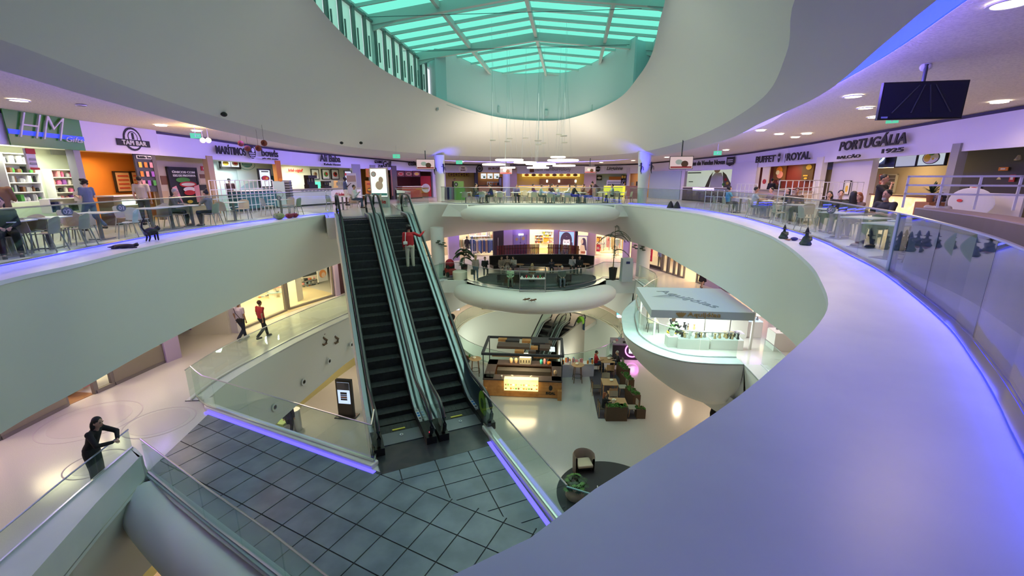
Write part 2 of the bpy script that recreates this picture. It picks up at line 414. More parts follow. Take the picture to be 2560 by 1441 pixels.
for sx,a,b in((1,(-4.35,30.3),(-3.0,29.9)),(-1,(8.15,30.2),(6.9,29.8))):
 m_=MB();A,B2=Vector(a),Vector(b)
 vs=[(A.x,A.y-.25,0.0),(B2 .x,B2 .y-.25,0.0),(B2 .x,B2 .y-.25,-0.8),(A.x-.45*sx,A.y-.25,-0.8),(A.x,A.y+.5,0.0),(B2 .x,B2 .y+.5,0.0),(B2 .x,B2 .y+.5,-0.8),(A.x-.45*sx,A.y+.5,-0.8)]
 m_.add(vs,[(0,1,2,3),(4,5,6,7),(0,1,5,4),(1,2,6,5),(2,3,7,6),(3,0,4,7)])
 struct(m_.build('trim_balcony_fin',PLASTER))
 # ---- outer wall of the food court: lilac-lit sign band above, pier strips below are built with the shops
Wd=[(x,y)for x,y,z in W2C]
struct(MB().strip(Wd,[(2.62 if x<0 else 2.50)-.3*min(max((y-20)/24,0),1)for x,y in Wd],[zc2(y)-.12 for x,y in Wd],0.12).build('wall_sign_band',SIGNW))
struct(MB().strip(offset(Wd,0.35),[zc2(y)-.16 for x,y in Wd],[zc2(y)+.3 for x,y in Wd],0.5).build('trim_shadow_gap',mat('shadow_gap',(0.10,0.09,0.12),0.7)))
# ------------ middle level slab with its voids
LA=cr([(-9.45,12.25),(-9.55,13.6),(-9.35,15.3),(-8.95,17.5),(-8.15,20.4),(-6.9,24.0),(-5.5,27.4),(-4.4,29.0)],5)
FC=[(-3.3,28.9),(-2.4,27.7),(-1.2,26.7),(0.2,26.1),(1.5,25.9),(3.0,26.1),(4.5,26.8),(5.7,27.9),(6.3,28.9)]
RA=cr([(8.4,29.2),(8.3,26.0),(7.2,24.2),(5.75,21.6),(5.15,19.3),(4.98,17.8),(5.4,16.3),(6.3,15.3),(7.4,15.0),(8.56,14.93)],5)
RB=cr([(8.56,14.93),(8.35,13.4),(7.7,11.0),(6.4,8.6),(4.6,6.9)],4)
BRL=[(2.6,6.25),(1.55,6.72),(0.95,7.0)]
holeA=[p[:2]for p in LA]+[p[:2]for p in FC]+[p[:2]for p in RA]+[p[:2]for p in RB[1:]]+BRL+[(-0.82,10.75),(-3.15,9.2),(-3.32,9.18)]
holeB=[(-8.62,9.0),(-8.42,8.70),(-7.2,7.88),(-5.9,7.08),(-4.08,6.0),(-1,4.0),(.6,2.9),(.5,1.6),(-3,.2),(-6.8,1.5),(-7.4,4.5),(-7.6,5.6),(-8.05,7.15),(-8.4,8.6)]
MF=MB().prism(OUT,-5.03,Z1,[holeA,holeB]);struct(MF.build('floor_middle',TERR))
def fascia(name,top,bot,zt,zb,th=.25,m=PLASTER):
 mb=MB();k=5;rings=[]
 for i in range(k+1):
  s=i/k;rings.append([(a[0]*(1-s)+b[0]*s,a[1]*(1-s)+b[1]*s,zt+(zb-zt)*s)for a,b in zip(top,bot)])
 ob=offset([p[:2]for p in bot],th);rings.append([(p[0],p[1],zb)for p in ob]);rings.append([(p[0],p[1],zb+1.0)for p in ob])
 return struct(mb.loft(rings,False).build(name,m,smooth=True,angle=50))
LAb=cr([(-9.55,12.25),(-9.45,13.6),(-9.25,15.3),(-8.95,18.3),(-8.5,21.75),(-7.3,25.2),(-5.9,28.0),(-4.6,29.9)],5)
fascia('wall_fascia_middle_left',LA,LAb,-5.0,-7.65,.3)
RAb=cr([(8.3,28.9),(8.2,26.0),(8.1,24.2),(8.2,21.6),(8.3,19.5),(8.4,18.0),(8.5,17.0),(8.8,16.0),(8.9,15.5),(9.0,15.2)],5)
fascia('wall_fascia_middle_right',cr([(8.4,29.2),(8.35,27),(8.3,25),(8.35,22),(8.4,19.3),(8.45,17.8),(8.5,16.3),(8.55,15.5),(8.56,15.2),(8.56,14.93)],5),RAb,-5.0,-7.65,-.3)
RBb=[(x+.45,y-.1)for x,y,z in RB]
fascia('wall_fascia_middle_near',RB,RBb,-5.0,-7.65,.3)
tb=cr([(-3.4,29.1),(-3.0,28.0),(-1.7,26.7),(0.1,25.8),(1.5,25.55),(3.0,25.75),(4.7,26.5),(6.0,27.8),(6.5,28.9)],6)
tube_balcony([(x,y,-5.66)for x,y,z in tb],.95,.66,'wall_balcony_middle')
struct(MB().loft([[(x,y,-6.1)for x,y,z in tb],[(x*.9+.15,33.5,-6.9)for x,y,z in tb]],False).build('ceiling_balcony_underside',PLASTER,smooth=True))
struct(MB().box((-4.0,29.0,-5.42),(1.9,.5,.84)).build('trim_beam_left',PLASTER));struct(MB().box((7.55,29.1,-5.46),(2.3,.5,.92)).build('trim_beam_right',PLASTER))
FLb=cr([(-4.9,28.8),(-4.0,30.8),(-3.1,32.8),(-1.5,35.2),(1.5,36.6),(4.5,35.6),(6.3,33.3),(7.4,30.5),(7.9,28.0)],5)
FLt=cr([(-4.9,28.9),(-4.2,29.3),(-3.3,29.3),(-1.2,29.2),(1.5,29.2),(4.5,29.2),(6.3,29.3),(7.8,29.3),(8.4,29.2)],5)
fascia('wall_fascia_middle_far',FLt,FLb,-5.6,-7.65,.3)
hull_t=cr([(8.6,24.6),(7.2,24.2),(5.75,21.6),(5.15,19.3),(4.98,17.8),(5.4,16.3),(6.3,15.3),(7.4,15.0),(8.56,14.93)],7)
keel=cr([(8.8,23.9),(8.3,22.5),(7.1,21.0),(6.55,19.4),(6.6,17.95),(6.95,16.75),(7.5,16.0),(8.1,15.7),(9.0,16.0)],7)
hb=MB();rings=[]
for i in range(9):
 s=i/8;e=s**1.7;rings.append([(a[0]*(1-e)+b[0]*e,a[1]*(1-e)+b[1]*e,-4.99-2.05*s)for a,b in zip(hull_t,keel)])
rings.append([(9.4,16+8*i/(len(keel)-1)*0+(1-i/(len(keel)-1))*8,-7.35)for i in range(len(keel))])
hb.loft(rings,False);struct(hb.build('wall_balcony_hull',PLASTER,smooth=True,angle=70))
ho=[(-9.2,5.0),(-9.9,12),(-9.4,18),(-8.8,22),(-7.4,26.5),(-5,30.8),(-3.1,33.2),(1.5,37),(6.6,33.8),(8.4,28.5),(8.9,22),(9.3,15.5),(8.8,11),(6.8,8),(3,3),(-4,0)]
struct(MB().prism(OUT,-6.75,-6.55,[ho]).build('ceiling_lower',SOFFIT))
def ledge(name,a,b,z=Z1+.03,m=LEDGE,th=.06):
 mb=MB();mb.loft([[(p[0],p[1],z-th)for p in a],[(p[0],p[1],z)for p in a],[(p[0],p[1],z)for p in b],[(p[0],p[1],z-th)for p in b]],False)
 return struct(mb.build(name,m))
ledge('trim_ledge_middle_left',offset(LA,.62),LA)
ledge('trim_ledge_middle_right',offset(RA,.75),RA,m=mat('teal_ledge',(0.62,0.76,0.76),0.4,noise=(2.0,(0.72,0.82,0.82),.8)))
ledge('trim_ledge_middle_near',offset(RB,.8),RB)
HB=[(-8.1,3.8),(-8.37,5.83),(-8.64,7.3),(-8.87,8.98)];HBf=[(-7.3,3.8),(-7.6,5.6),(-8.05,7.15),(-8.42,8.66)]
pa=MB();pa.loft([[(x-.08,y,-5.0)for x,y in HB],[(x-.08,y,-4.44)for x,y in HB],[(x,y,-4.44)for x,y in HBf],[(x,y,-5.1)for x,y in HBf]],False);struct(pa.build('trim_ledge_front_left',LEDGE))
fascia('wall_fascia_front_left',HBf,[(-8.9,4.5),(-8.85,6.0),(-8.75,7.8),(-8.72,9.6)],-4.46,-7.45,.3)
struct(MB().strip([(-8.87,8.98),(-8.42,8.66)],-5.1,-4.44,.08).build('wall_ledge_end',PLASTER))
# ------------ the bridge: slate tiles, kerbs with blue LED lines, rounded outer beam
def tile_mat():
 m=bpy.data.materials.new('slate_tiles');m.use_nodes=True;nt=m.node_tree;b=nt.nodes['Principled BSDF']
 tc=nt.nodes.new('ShaderNodeTexCoord');nz=nt.nodes.new('ShaderNodeTexNoise');nz.inputs['Scale'].default_value=1.6;nz.inputs['Detail'].default_value=6
 cx_=nt.nodes.new('ShaderNodeMix');cx_.data_type='RGBA';cx_.inputs[6].default_value=(0.100,0.138,0.175,1);cx_.inputs[7].default_value=(0.160,0.212,0.250,1)
 rp=nt.nodes.new('ShaderNodeMapRange');rp.inputs[1].default_value=.38;rp.inputs[2].default_value=.66
 nt.links.new(tc.outputs['Object'],nz.inputs['Vector']);nt.links.new(nz.outputs[0],rp.inputs[0]);nt.links.new(rp.outputs[0],cx_.inputs[0]);nt.links.new(cx_.outputs[2],b.inputs['Base Color'])
 b.inputs['Roughness'].default_value=0.34;return m
TILE=tile_mat();GROUT=mat('dark_grout',(0.02,0.02,0.022),0.7)
bridge=[(-8.5,8.85),(-8.85,11.5),(-3.05,8.82),(-0.55,10.05),(0.98,6.86),(2.7,6.1),(3.2,4.0),(1.1,3.0),(-4.05,6.08)]
struct(MB().prism(bridge,-4.995,-4.985).build('floor_bridge_grout',GROUT))
def clip(poly,inside):
 """clip a convex polygon by a convex region (list of half planes a,b,c: ax+by<=c)"""
 for a,b,c in inside:
  out=[]
  for i in range(len(poly)):
   p,q=poly[i],poly[(i+1)%len(poly)];dp,dq=a*p[0]+b*p[1]-c,a*q[0]+b*q[1]-c
   if dp<=0:out.append(p)
   if(dp<0<dq)or(dq<0<dp):
    t=dp/(dp-dq);out.append((p[0]+(q[0]-p[0])*t,p[1]+(q[1]-p[1])*t))
  poly=out
  if len(poly)<3:return[]
 return poly
def half(p,q):
 ex,ey=q[0]-p[0],q[1]-p[1];return(ey,-ex,ey*p[0]-ex*p[1])
def tiles(mb,org,ang,ca,cb,na,nb,region,g=0.012):
 ux,uy=math.cos(ang),math.sin(ang)
 for i in range(*na):
  for j in range(*nb):
   q=[(i*ca+g,j*cb+g),((i+1)*ca-g,j*cb+g),((i+1)*ca-g,(j+1)*cb-g),(i*ca+g,(j+1)*cb-g)]
   q=[(org[0]+ux*x-uy*y,org[1]+uy*x+ux*y)for x,y in q]
   q=clip(q,region)
   if len(q)>=3:
    n=len(q);mb.add([(x,y,-4.985)for x,y in q]+[(x,y,-4.972)for x,y in q],[tuple(range(n,2*n))]+[(k,(k+1)%n,n+(k+1)%n,n+k)for k in range(n)])
k1=(-3.05,8.82);kk=G(1385,1335,Z1)
seam_a=G(953,1188,Z1);seam_b=G(1362,1332,Z1)
t0=G(400+1185/3.423,1020+517/3.423,Z1);t1=G(400+1517/3.423,1020+660/3.423,Z1);t2=G(400+950/3.423,1020+662/3.423,Z1)
va=math.atan2(t1 .y-t0 .y,t1 .x-t0 .x);ta=math.hypot(t1 .x-t0 .x,t1 .y-t0 .y)/2;tb_=abs((t2-t0).x*-math.sin(va)+(t2-t0).y*math.cos(va))
tm=MB()
regA=[half((-4.0,6.3),(3.2,1.5)),half((-8.5,8.85),(-4.05,6.1)),half((-8.83,11.5),(-8.5,8.85)),half((-3.05,8.82),(-8.85,11.5)),half(seam_b[:2],seam_a[:2])]
regA=[regA[1],regA[2],regA[3],half((seam_b.x,seam_b.y),(seam_a.x,seam_a.y)),half((2.7,3.0),(2.7,9.0))]
tiles(tm,(t0 .x,t0 .y),va,ta,tb_,(-16,14),(-12,6),regA)
f0=G(900+710/3.593,1040+500/3.593,Z1);f1=G(900+1020/3.593,1040+420/3.593,Z1)
fa=math.atan2(f1 .y-f0 .y,f1 .x-f0 .x);fw=math.hypot(f1 .x-f0 .x,f1 .y-f0 .y);f2=G(900+780/3.593,1040+630/3.593,Z1)
fd=abs((f2-f0).x*-math.sin(fa)+(f2-f0).y*math.cos(fa))
plate_a=G(953,1190,Z1);plate_b=G(1228,1116,Z1)
regB=[half((seam_a.x,seam_a.y),(seam_b.x,seam_b.y)),half((0.98,6.86),(-0.55,10.05)),half((plate_b.x,plate_b.y),(plate_a.x,plate_a.y)),half((plate_a.x-.02,plate_a.y),(seam_b.x,seam_b.y-3))]
tiles(tm,(f0 .x,f0 .y),fa,fw,fd,(-4,5),(-7,3),regB[:3])
struct(tm.build('floor_bridge_tiles',TILE))
struct(MB().prism([tuple(plate_a[:2]),tuple(plate_b[:2]),(E0 .x+EN.x*1.5+ED.x*.4,E0 .y+EN.y*1.5+ED.y*.4),(E0 .x-EN.x*1.6+ED.x*.4,E0 .y-EN.y*1.6+ED.y*.4)],-4.99,-4.968).build('floor_escalator_plate',mat('dark_plate',(0.035,0.038,0.045),0.22,noise=(3,(0.06,0.06,0.065),.7))))
def kerb(name,path,w,h,rad=.05):
 mb=MB();mb.strip(path,Z1-.12,Z1+h,w);return struct(mb.build(name,mat('kerb_paint',(0.80,0.78,0.74),0.45),bevel=.03))
kerb('trim_kerb_left',[(-9.35,12.2),(-9.02,11.75),(-3.25,9.02)],.26,.13)
kerb('trim_kerb_right',[(-0.72,10.7),(1.08,6.98),(2.7,6.25)],.24,.13)
for nm,pth,lab in(('led_strip',[(-8.98,11.52),(-3.2,8.80)],'blue light line at the foot of the kerb left of the escalators'),('led_strip',[(-0.60,10.02),(0.86,6.92)],'blue light line at the foot of the kerb right of the escalators')):
 o=MB().strip(pth,Z1+.02,Z1+.04,.10).build(nm,emat('blue_led_line',(0.10,0.08,1.0),2.4));tag(o,lab,'light strip')
bb=[(-8.45,8.62,-5.55),(-7.9,8.2,-5.62),(-6.5,7.3,-5.68),(-4.0,5.75,-5.7),(-1.0,3.8,-5.7),(1.0,2.5,-5.7)]
bc=cr(bb,6);mb=MB();n=20;vs=[]
for i,p in enumerate(bc):
 a=Vector(bc[max(i-1,0)]);b=Vector(bc[min(i+1,len(bc)-1)]);d=(b-a);d.z=0;d.normalize();nn=Vector((d.y,-d.x,0))*-1
 e=min(1,(0.3+i*.22))**.7;ih=1 if nn.y<0 else-1
 for k in range(n):
  t=2*PI*k/n;vs.append(tuple(Vector(p)+nn*math.cos(t)*.55*e+Vector((0,0,math.sin(t)*.62*e+(1-e)*.25))))
mb.add(vs,[(i*n+k,i*n+(k+1)%n,(i+1)*n+(k+1)%n,(i+1)*n+k)for i in range(len(bc)-1)for k in range(n)]+[tuple(range(n)),tuple((len(bc)-1)*n+k for k in range(n))])
struct(mb.build('wall_bridge_beam',PLASTER,smooth=True,angle=80))
struct(MB().prism([(-8.5,8.74),(-8.42,8.86),(-4.0,6.2),(1.0,2.9),(.9,2.8),(-4.08,6.02)],-5.02,-4.955).build('trim_bridge_margin',mat('teal_margin',(0.36,0.46,0.47),.4)))
struct(MB().prism([(-8.6,9.0),(-9.0,11.9),(-3.2,9.1),(-0.7,10.5),(1.0,7.1),(3,6),(3,2.5),(0.8,2.6),(-4,6.0)],-6.0,-5.03).build('trim_bridge_soffit',PLASTER))
# ------------ lower level floor, oval void, outer walls
HO=[(1.95+6.15*math.cos(2*PI*i/96),31.9+6.7*math.sin(2*PI*i/96))for i in range(96)]
struct(MB().prism(OUT,Z0-.3,Z0,[HO]).build('floor_lower',TERR0))
ow=MB();ow.loft([[(x,y,Z0+.14)for x,y in offset(HO,-.32,True)],[(x,y,Z0+.14)for x,y in HO],[(1.95+(x-1.95)*.99,31.9+(y-31.9)*.99,Z0-1.0)for x,y in HO],[(1.95+(x-1.95)*.97,31.9+(y-31.9)*.97,Z0-4.6)for x,y in HO]])
ow.loft([[(x,y,Z0)for x,y in offset(HO,-.34,True)],[(x,y,Z0+.14)for x,y in offset(HO,-.32,True)]])
struct(ow.build('wall_oval_void',mat('void_paint',(0.62,0.66,0.60),.6),smooth=True,angle=50))
struct(MB().prism([(-5,23),(9,23),(9,40),(-5,40)],Z0-4.8,Z0-4.6).build('floor_basement',mat('base_floor',(.5,.52,.48),.4)))
W1=[(-13.3,6.0),(-13.45,10.1),(-13.45,11.9),(-13.25,13.2),(-13.0,15.2),(-12.85,15.7)]
W1b=[(-12.4,18.45),(-11.6,22.6),(-10.2,25.2),(-8.8,29.0),(-7.6,32.5),(-6.0,35.6),(-4.4,36.8),(-3.1,37.8),(.4,39.8),(2.3,40.3),(6.9,39.2),(8.6,38.2),(9.9,36.0),(10.4,33.4),(11.1,32.0),(12.9,26.2),(14.2,21.5),(15.0,16.0),(15.0,8.0)]
struct(MB().strip(offset([(-30,-8),(30,-8),(30,62),(-30,62),(-30,-8)],0),-15,12,.2).build('wall_shell',mat('shell_paint',(.5,.48,.46),.8)))
# ------------ skylight: drum, clerestory windows, glazed gable roof
ra=R(7.7);RU=Vector((math.sin(ra),math.cos(ra),0));RV=Vector((math.cos(ra),-math.sin(ra),0))
RO=Vector((2.55,35.6,0))
def rp_(u,v,z):q=RO+RU*u+RV*v;return(q.x,q.y,z)
RZ,SL=9.45,0.115
def rz(v):return RZ-abs(v)*SL
CYAN=glass_mat('roof_glass_tinted',(0.22,0.86,0.62),.3,ior=1.06)
DRUM=mat('drum_teal_cast',(0.50,0.58,0.60),0.6)  # white wall; teal light from the tinted panes put into its colour
VL,VR=-6.9,7.4
S_o=offset(S_,-0.25,True)
dp=[p for p in S_o if p[1]>27.3];cxm=[p for p in dp]
dp.sort(key=lambda p:math.atan2(p[1]-27,p[0]-1.0),reverse=True)
dp=[(-4.4,27.2)]+dp+[(6.5,25.2)]
zt=[]
for x,y in dp:
 d=Vector((x,y,0))-RO;zt.append(rz(d.dot(RV))+.03)
struct(MB().strip(dp,5.9,zt,.12).build('wall_drum_far',DRUM,smooth=True))
a=rp_(-7.4,-6.62,0);b=rp_(-32,-6.62,0)
struct(MB().strip([(-4.35,27.3),(a[0],a[1]),(b[0],b[1])],5.6,6.35,.12).build('wall_drum_left',DRUM))
struct(MB().strip([(-4.35,27.25),(a[0],a[1])],6.3,8.75,.12).build('wall_drum_corner',DRUM))
c1=rp_(-9,6.3,0);c2=rp_(-32,6.3,0)
struct(MB().strip([(6.5,25.3),(c1[0],c1[1]),(c2[0],c2[1])],5.6,[rz(6),rz(6.3),rz(6.3)],.12).build('wall_drum_right',DRUM))
struct(MB().strip([rp_(-30,-8,0)[:2],rp_(-30,8,0)[:2]],5.0,9.5,.12).build('wall_drum_near',DRUM))
GREYST=mat('roof_steel',(0.50,0.56,0.54),0.5)
win=thing('clerestory_window','long row of tall frosted vent windows below the glass roof at left','window',rp_(-7.6,-6.75,6.35))
FROST=mat('frosted_glass',(0.75,0.86,0.80),.35,emit=(0.45,0.75,0.62),es=.35)
for i in range(22):
 u0=-8.0-i*1.02;mb=MB();q=[rp_(u0,-6.78,6.5),rp_(u0-.74,-6.78,6.5)]
 mb.strip([q[0][:2],q[1][:2]],6.42,8.32,.03);Wb(mb,'window_pane',FROST,win)
 mb=MB()
 for uu in(u0+.10,u0-.84):p=rp_(uu,-6.72,0);mb.box((p[0],p[1],7.4),(.10,.12,2.1),-ra)
 p=rp_(u0-.37,-6.70,0);mb.box((p[0],p[1],8.36),(.12,.92,.07),-ra);mb.box((p[0],p[1],6.40),(.12,.92,.07),-ra)
 p=rp_(u0-.82,-6.58,0);mb.box((p[0],p[1],7.2),(.05,.05,.8),-ra)
 Wb(mb,'window_frame',mat('window_frame',(.16,.20,.19),.5),win)
roof=thing('glass_roof','green tinted glass gable roof on grey steel beams over the atrium','roof',rp_(0,0,RZ))
vs=[-6.9,-3.7,0.0,3.7,7.4]
bays=[0.0,-9.2,-15.2,-21.4,-27.6,-33.0]
for(ua,ub)in zip(bays[:-1],bays[1:]):
 for(va_,vb_)in zip(vs[:-1],vs[1:]):
  n_=5;m_=MB()
  for k in range(n_):
   u0=ua+(ub-ua)*k/n_;u1=ua+(ub-ua)*(k+1)/n_
   m_.add([rp_(u0,va_,rz(va_)),rp_(u1,va_,rz(va_)),rp_(u1,vb_,rz(vb_)),rp_(u0,vb_,rz(vb_))],[(0,1,2,3)])
  Wb(m_,'roof_pane',CYAN,roof)
def beam(mb,p,q,w_,h_):
 p,q=Vector(p),Vector(q);d=(q-p).normalized();s=d.cross(Vector((0,0,1))).normalized()*w_/2;h=Vector((0,0,h_))
 vs_=[p-s-h,p+s-h,p+s,p-s,q-s-h,q+s-h,q+s,q-s]
 mb.add([tuple(v)for v in vs_],[(0,1,2,3),(4,5,6,7),(0,1,5,4),(1,2,6,5),(2,3,7,6),(3,0,4,7)])
for v_ in vs:
 mb=MB();beam(mb,rp_(0.0,v_,rz(v_)-.02),rp_(-33,v_,rz(v_)-.02),.16,.26);Wb(mb,'rafter',GREYST,roof)
for k,(ua,ub)in enumerate(zip(bays[:-1],bays[1:])):
 for j in range(5):
  u0=ua+(ub-ua)*j/5
  if j==0 and k>0:
   for sgn in(-1,1):
    ve=VL if sgn<0 else VR;mb=MB();beam(mb,rp_(u0,0,rz(0)-.02),rp_(u0,ve,rz(ve)-.02),.22,.42);Wb(mb,'main_beam',GREYST,roof)
   for ve,s_ in((VL,1),(VR-.9,-1)):
    mb=MB();beam(mb,rp_(u0,ve+.15*s_,8.45),rp_(u0,ve+.15*s_,5.4),.34,.01)
    q=rp_(u0,ve+.1*s_,0);mb.box((q[0],q[1],7.2),(.16,.34,2.7),-ra)
    mb.add([rp_(u0+.05,ve,8.45),rp_(u0+.05,ve+1.5*s_,8.42),rp_(u0+.05,ve,7.95),rp_(u0-.05,ve,8.45),rp_(u0-.05,ve+1.5*s_,8.42),rp_(u0-.05,ve,7.95)],[(0,1,2),(3,4,5),(0,1,4,3),(1,2,5,4),(0,2,5,3)])
    Wb(mb,'bracket_post',GREYST,roof)
  else:
   mb=MB();beam(mb,rp_(u0,VL,rz(VL)-.01),rp_(u0,0,rz(0)-.01),.09,.13);beam(mb,rp_(u0,0,rz(0)-.01),rp_(u0,VR,rz(VR)-.01),.09,.13)
   Wb(mb,'purlin',GREYST,roof)
cab_=0
for(z_,u_)in((8.3,-11.2),(8.3,-16.3),(8.0,-12.5),(8.25,-22.0)):
 p,q=Vector(rp_(u_,VL+.5,z_-.1)),Vector(rp_(u_+1.2,VR-2.6,z_+.1));tag(MB().cyl(p,q,.012,n=5).build('stay_cable',DSTEEL),'thin dark stay cable stretched across below the glass roof, %s'%['second from the far wall','third from the far wall','sagging lowest','highest and nearest'][cab_],'cable');cab_+=1
for i,(px,py)in enumerate([(1247,275),(1365,284),(1480,271),(1108,247)]):
 p,an=hit([(x,y)for x,y in dp],px,py)if i<3 else(Vector(rp_(-8.3,-6.5,6.05)),0)
 o=MB().box((0,-.02,0),(.22,.05,.42)).build('wall_vent',mat('vent_grey',(.36,.5,.5),.6),loc=p-Vector((0,.12,0)),rz=an)
 tag(o,['left','middle','right','leftmost'][i]+' small grey vent plate low on the teal-lit skylight wall'+(' under the windows' if i==3 else ''),'vent')
 # ------------ escalators
ESTEP=mat('step_black',(0.022,0.023,0.026),0.42,noise=(9,(0.045,0.045,0.05),.6))
DECK=mat('deck_steel',(0.46,0.50,0.56),0.42,0.6)
def zprof(u,L,H,fl=0.75):
 """height of the step line at travel u: flat, eased incline, flat"""
 if u<=0:return 0.0
 if u>=L:return H
 n=60
 def slope(x):
  a=min(max((x-fl*.5)/.9,0),1);b=min(max((L-fl*.5-x)/.9,0),1);return(a*a*(3-2*a))*(b*b*(3-2*b))
 tot=zprof.c.get((L,H))
 if tot is None:
  acc=[0.0]
  for i in range(400):acc.append(acc[-1]+slope((i+.5)*L/400)*L/400)
  tot=zprof.c[(L,H)]=[a_*H/acc[-1]for a_ in acc]
 i=u/L*400;k=min(int(i),399);return tot[k]+(tot[k+1]-tot[k])*(i-k)
zprof.c={}
def escalator(name,label,base,rzv,L,H,pitch=.405,sw=.5,tot=.80,balus=GLASS,under=True,inner=None):
 t=thing(name,label,'escalator',base,rzv)
 n=int(L/pitch)
 for i in range(n):
  u0,u1=i*pitch,(i+1)*pitch;z=zprof((u0+u1)/2,L,H);zp=zprof((u0+u1)/2-pitch,L,H)
  mb=MB();d=max(z-zp,.02)+.03
  mb.box((0,(u0+u1)/2,z-.02),(sw*2,pitch-.012,.04));mb.box((0,u0+.022,z-d/2),(sw*2,.03,d))
  for k in range(9):mb.box((-sw+(k+.5)*sw*2/9,(u0+u1)/2,z+.003),(.03,pitch-.04,.008))
  mb.build('step',ESTEP,t)
 us=[-.55]+[L*i/40 for i in range(41)]+[L+.55]
 def zz(u):return zprof(min(max(u,0),L),L,H)
 for s in(-1,1):
  for(a,b,h,m_,nm)in((sw+.005,sw+.03,.16,BLACK,'skirt'),(sw+.03,sw+.12,.17,DECK,'inner_deck'),(sw+.17,tot-.005,.17,DECK,'outer_deck')):
   r=[]
   for u in us:z=zz(u);r.append([(s*a,u,z-.25),(s*a,u,z+h-.02),(s*(a+.012),u,z+h),(s*(b-.012),u,z+h),(s*b,u,z+h-.02),(s*b,u,z-.25)])
   MB().loft(r,True).build(nm,m_,t)
  g=MB();x=s*(sw+.145)
  def top(u):
   e=1.0
   if u<-.35:e=max(1-((-.35-u)/.62)**2,0)**.5
   if u>L+.35:e=max(1-((u-L-.35)/.62)**2,0)**.5
   return zz(u)+.50+.42*e,zz(u)+.50-.42*e
  uu=[-.95,-.85,-.7,-.5,-.3]+[L*i/40 for i in range(41)]+[L+.3,L+.5,L+.7,L+.85,L+.95]
  vs=[];
  for u in uu:
   a,b=top(u);b=max(b,zz(u)+.1)
   if u<-.35 or u>L+.35:b=top(u)[1]
   vs+=[(x-.006,u,b),(x-.006,u,a),(x+.006,u,a),(x+.006,u,b)]
  N=len(uu);fs=[(i*4+k,i*4+(k+1)%4,i*4+4+(k+1)%4,i*4+4+k)for i in range(N-1)for k in range(4)]
  g.add(vs,fs).build('glass_balustrade',balus,t)
  path=[]
  for k in range(9):
   an=PI/2+PI*k/8;path.insert(0,(x,-.38+.62*math.cos(an),.52+.46*math.sin(an)))
  path+=[(x,L*i/44,zz(L*i/44)+.98)for i in range(1,44)]
  for k in range(9):
   an=PI/2-PI*k/8;path.append((x,L+.38+.62*math.cos(an),H+.52+.46*math.sin(an)))
  path+=[(x,L+.1,H+.1)];path.insert(0,(x,0.1,.1))
  MB().tube(path,.052,8,flat=(1.0,.7)).build('handrail',RUBBER,t,smooth=True)
 MB().box((0,-.28,.008),(sw*2+.3,.55,.02)).build('comb_plate',mat('comb_grey',(.20,.21,.24),.35,.6),t)
 MB().box((0,L+.28,H+.008),(sw*2+.3,.55,.02)).build('comb_plate',mat('comb_grey',(.20,.21,.24),.35,.6),t)
 MB().box((-.02,.10,.012),(.34,.06,.02)).build('comb_mark',mat('comb_yellow',(.62,.52,.06),.5),t)
 MB().lathe([(.045,0),(.045,.022),(.03,.022),(.03,0)],(0,-.22,.012),16).build('plate_mark',WHITEP,t)
 for s in(-1,1):MB().box((s*(sw+.15),-.5,.09),(.26,.85,.2)).build('newel_base',mat('newel_black',(.012,.012,.014),.35),t)
 if under:
  r=[]
  for u in[0]+[L*i/24 for i in range(1,24)]+[L]:z=zz(u);r.append([(-tot,u,z+.1),(-tot,u,z-1.05),(tot,u,z-1.05),(tot,u,z+.1),(tot-.02,u,z+.1),(tot-.02,u,z-.5),(-tot+.02,u,z-.5),(-tot+.02,u,z+.1)])
  MB().loft(r,True).build('truss_cladding',PLASTER,t)
 return t
EA=math.atan2(ED.y,ED.x)-PI/2
EL=(E1-E0).length
bl=E0-EN*.83;br=E0+EN*.80
esc1=escalator('escalator','left of the two long black escalators, empty, rising from the slate bridge',(bl.x,bl.y,-4.965),EA,EL,4.965)
esc2=escalator('escalator','right of the two long black escalators, carrying the person in red',(br.x,br.y,-4.965),EA,EL,4.965)
def esc_pt(t,x,u,z):
 c,s=math.cos(t.rotation_euler.z),math.sin(t.rotation_euler.z);b=t.location
 return(b.x+c*x-s*u,b.y+s*x+c*u,b.z+z)
def esc_panel(t,x,u0,u1,z0,z1,m_,nm,lab=None):
 mb=MB();n=6;vs=[]
 for i in range(n+1):
  u=u0+(u1-u0)*i/n;zz=zprof(max(u,0),EL,4.965);vs+=[(x-.004,u,zz+z0),(x-.004,u,zz+z1),(x+.004,u,zz+z1),(x+.004,u,zz+z0)]
 mb.add(vs,[(i*4+k,i*4+(k+1)%4,i*4+4+(k+1)%4,i*4+4+k)for i in range(n)for k in range(4)]+[(0,1,2,3),(4*n,4*n+1,4*n+2,4*n+3)])
 return mb.build(nm,m_,t,label=lab)
esc_panel(esc2,.63,-.55,1.35,.16,.88,mat('navy_sticker',(.01,.03,.06),.4),'notice_panel','navy notice panel with a green disc on the glass')
MB().lathe([(.30,-.004),(.30,.004)],(0,0,0),28).build('green_disc',mat('lime',(.20,.42,.03),.5),esc2).matrix_local=Matrix.Translation((.62,-.35,.5))@Matrix.Rotation(PI/2,4,'Y')@Matrix.Scale(1.25,4,(1,0,0))
MB().ell((0,0,0),(.16,.12,.004)).build('leaf_mark',mat('leafgreen',(.03,.10,.02),.5),esc2).matrix_local=Matrix.Translation((.612,-.33,.5))@Matrix.Rotation(PI/2,4,'Y')
MB().lathe([(.24,-.004),(.24,.004)],(0,0,0),28).build('white_disc',mat('palegreen',(.45,.55,.5),.5),esc2).matrix_local=Matrix.Translation((-.64,-.42,.42))@Matrix.Rotation(PI/2,4,'Y')
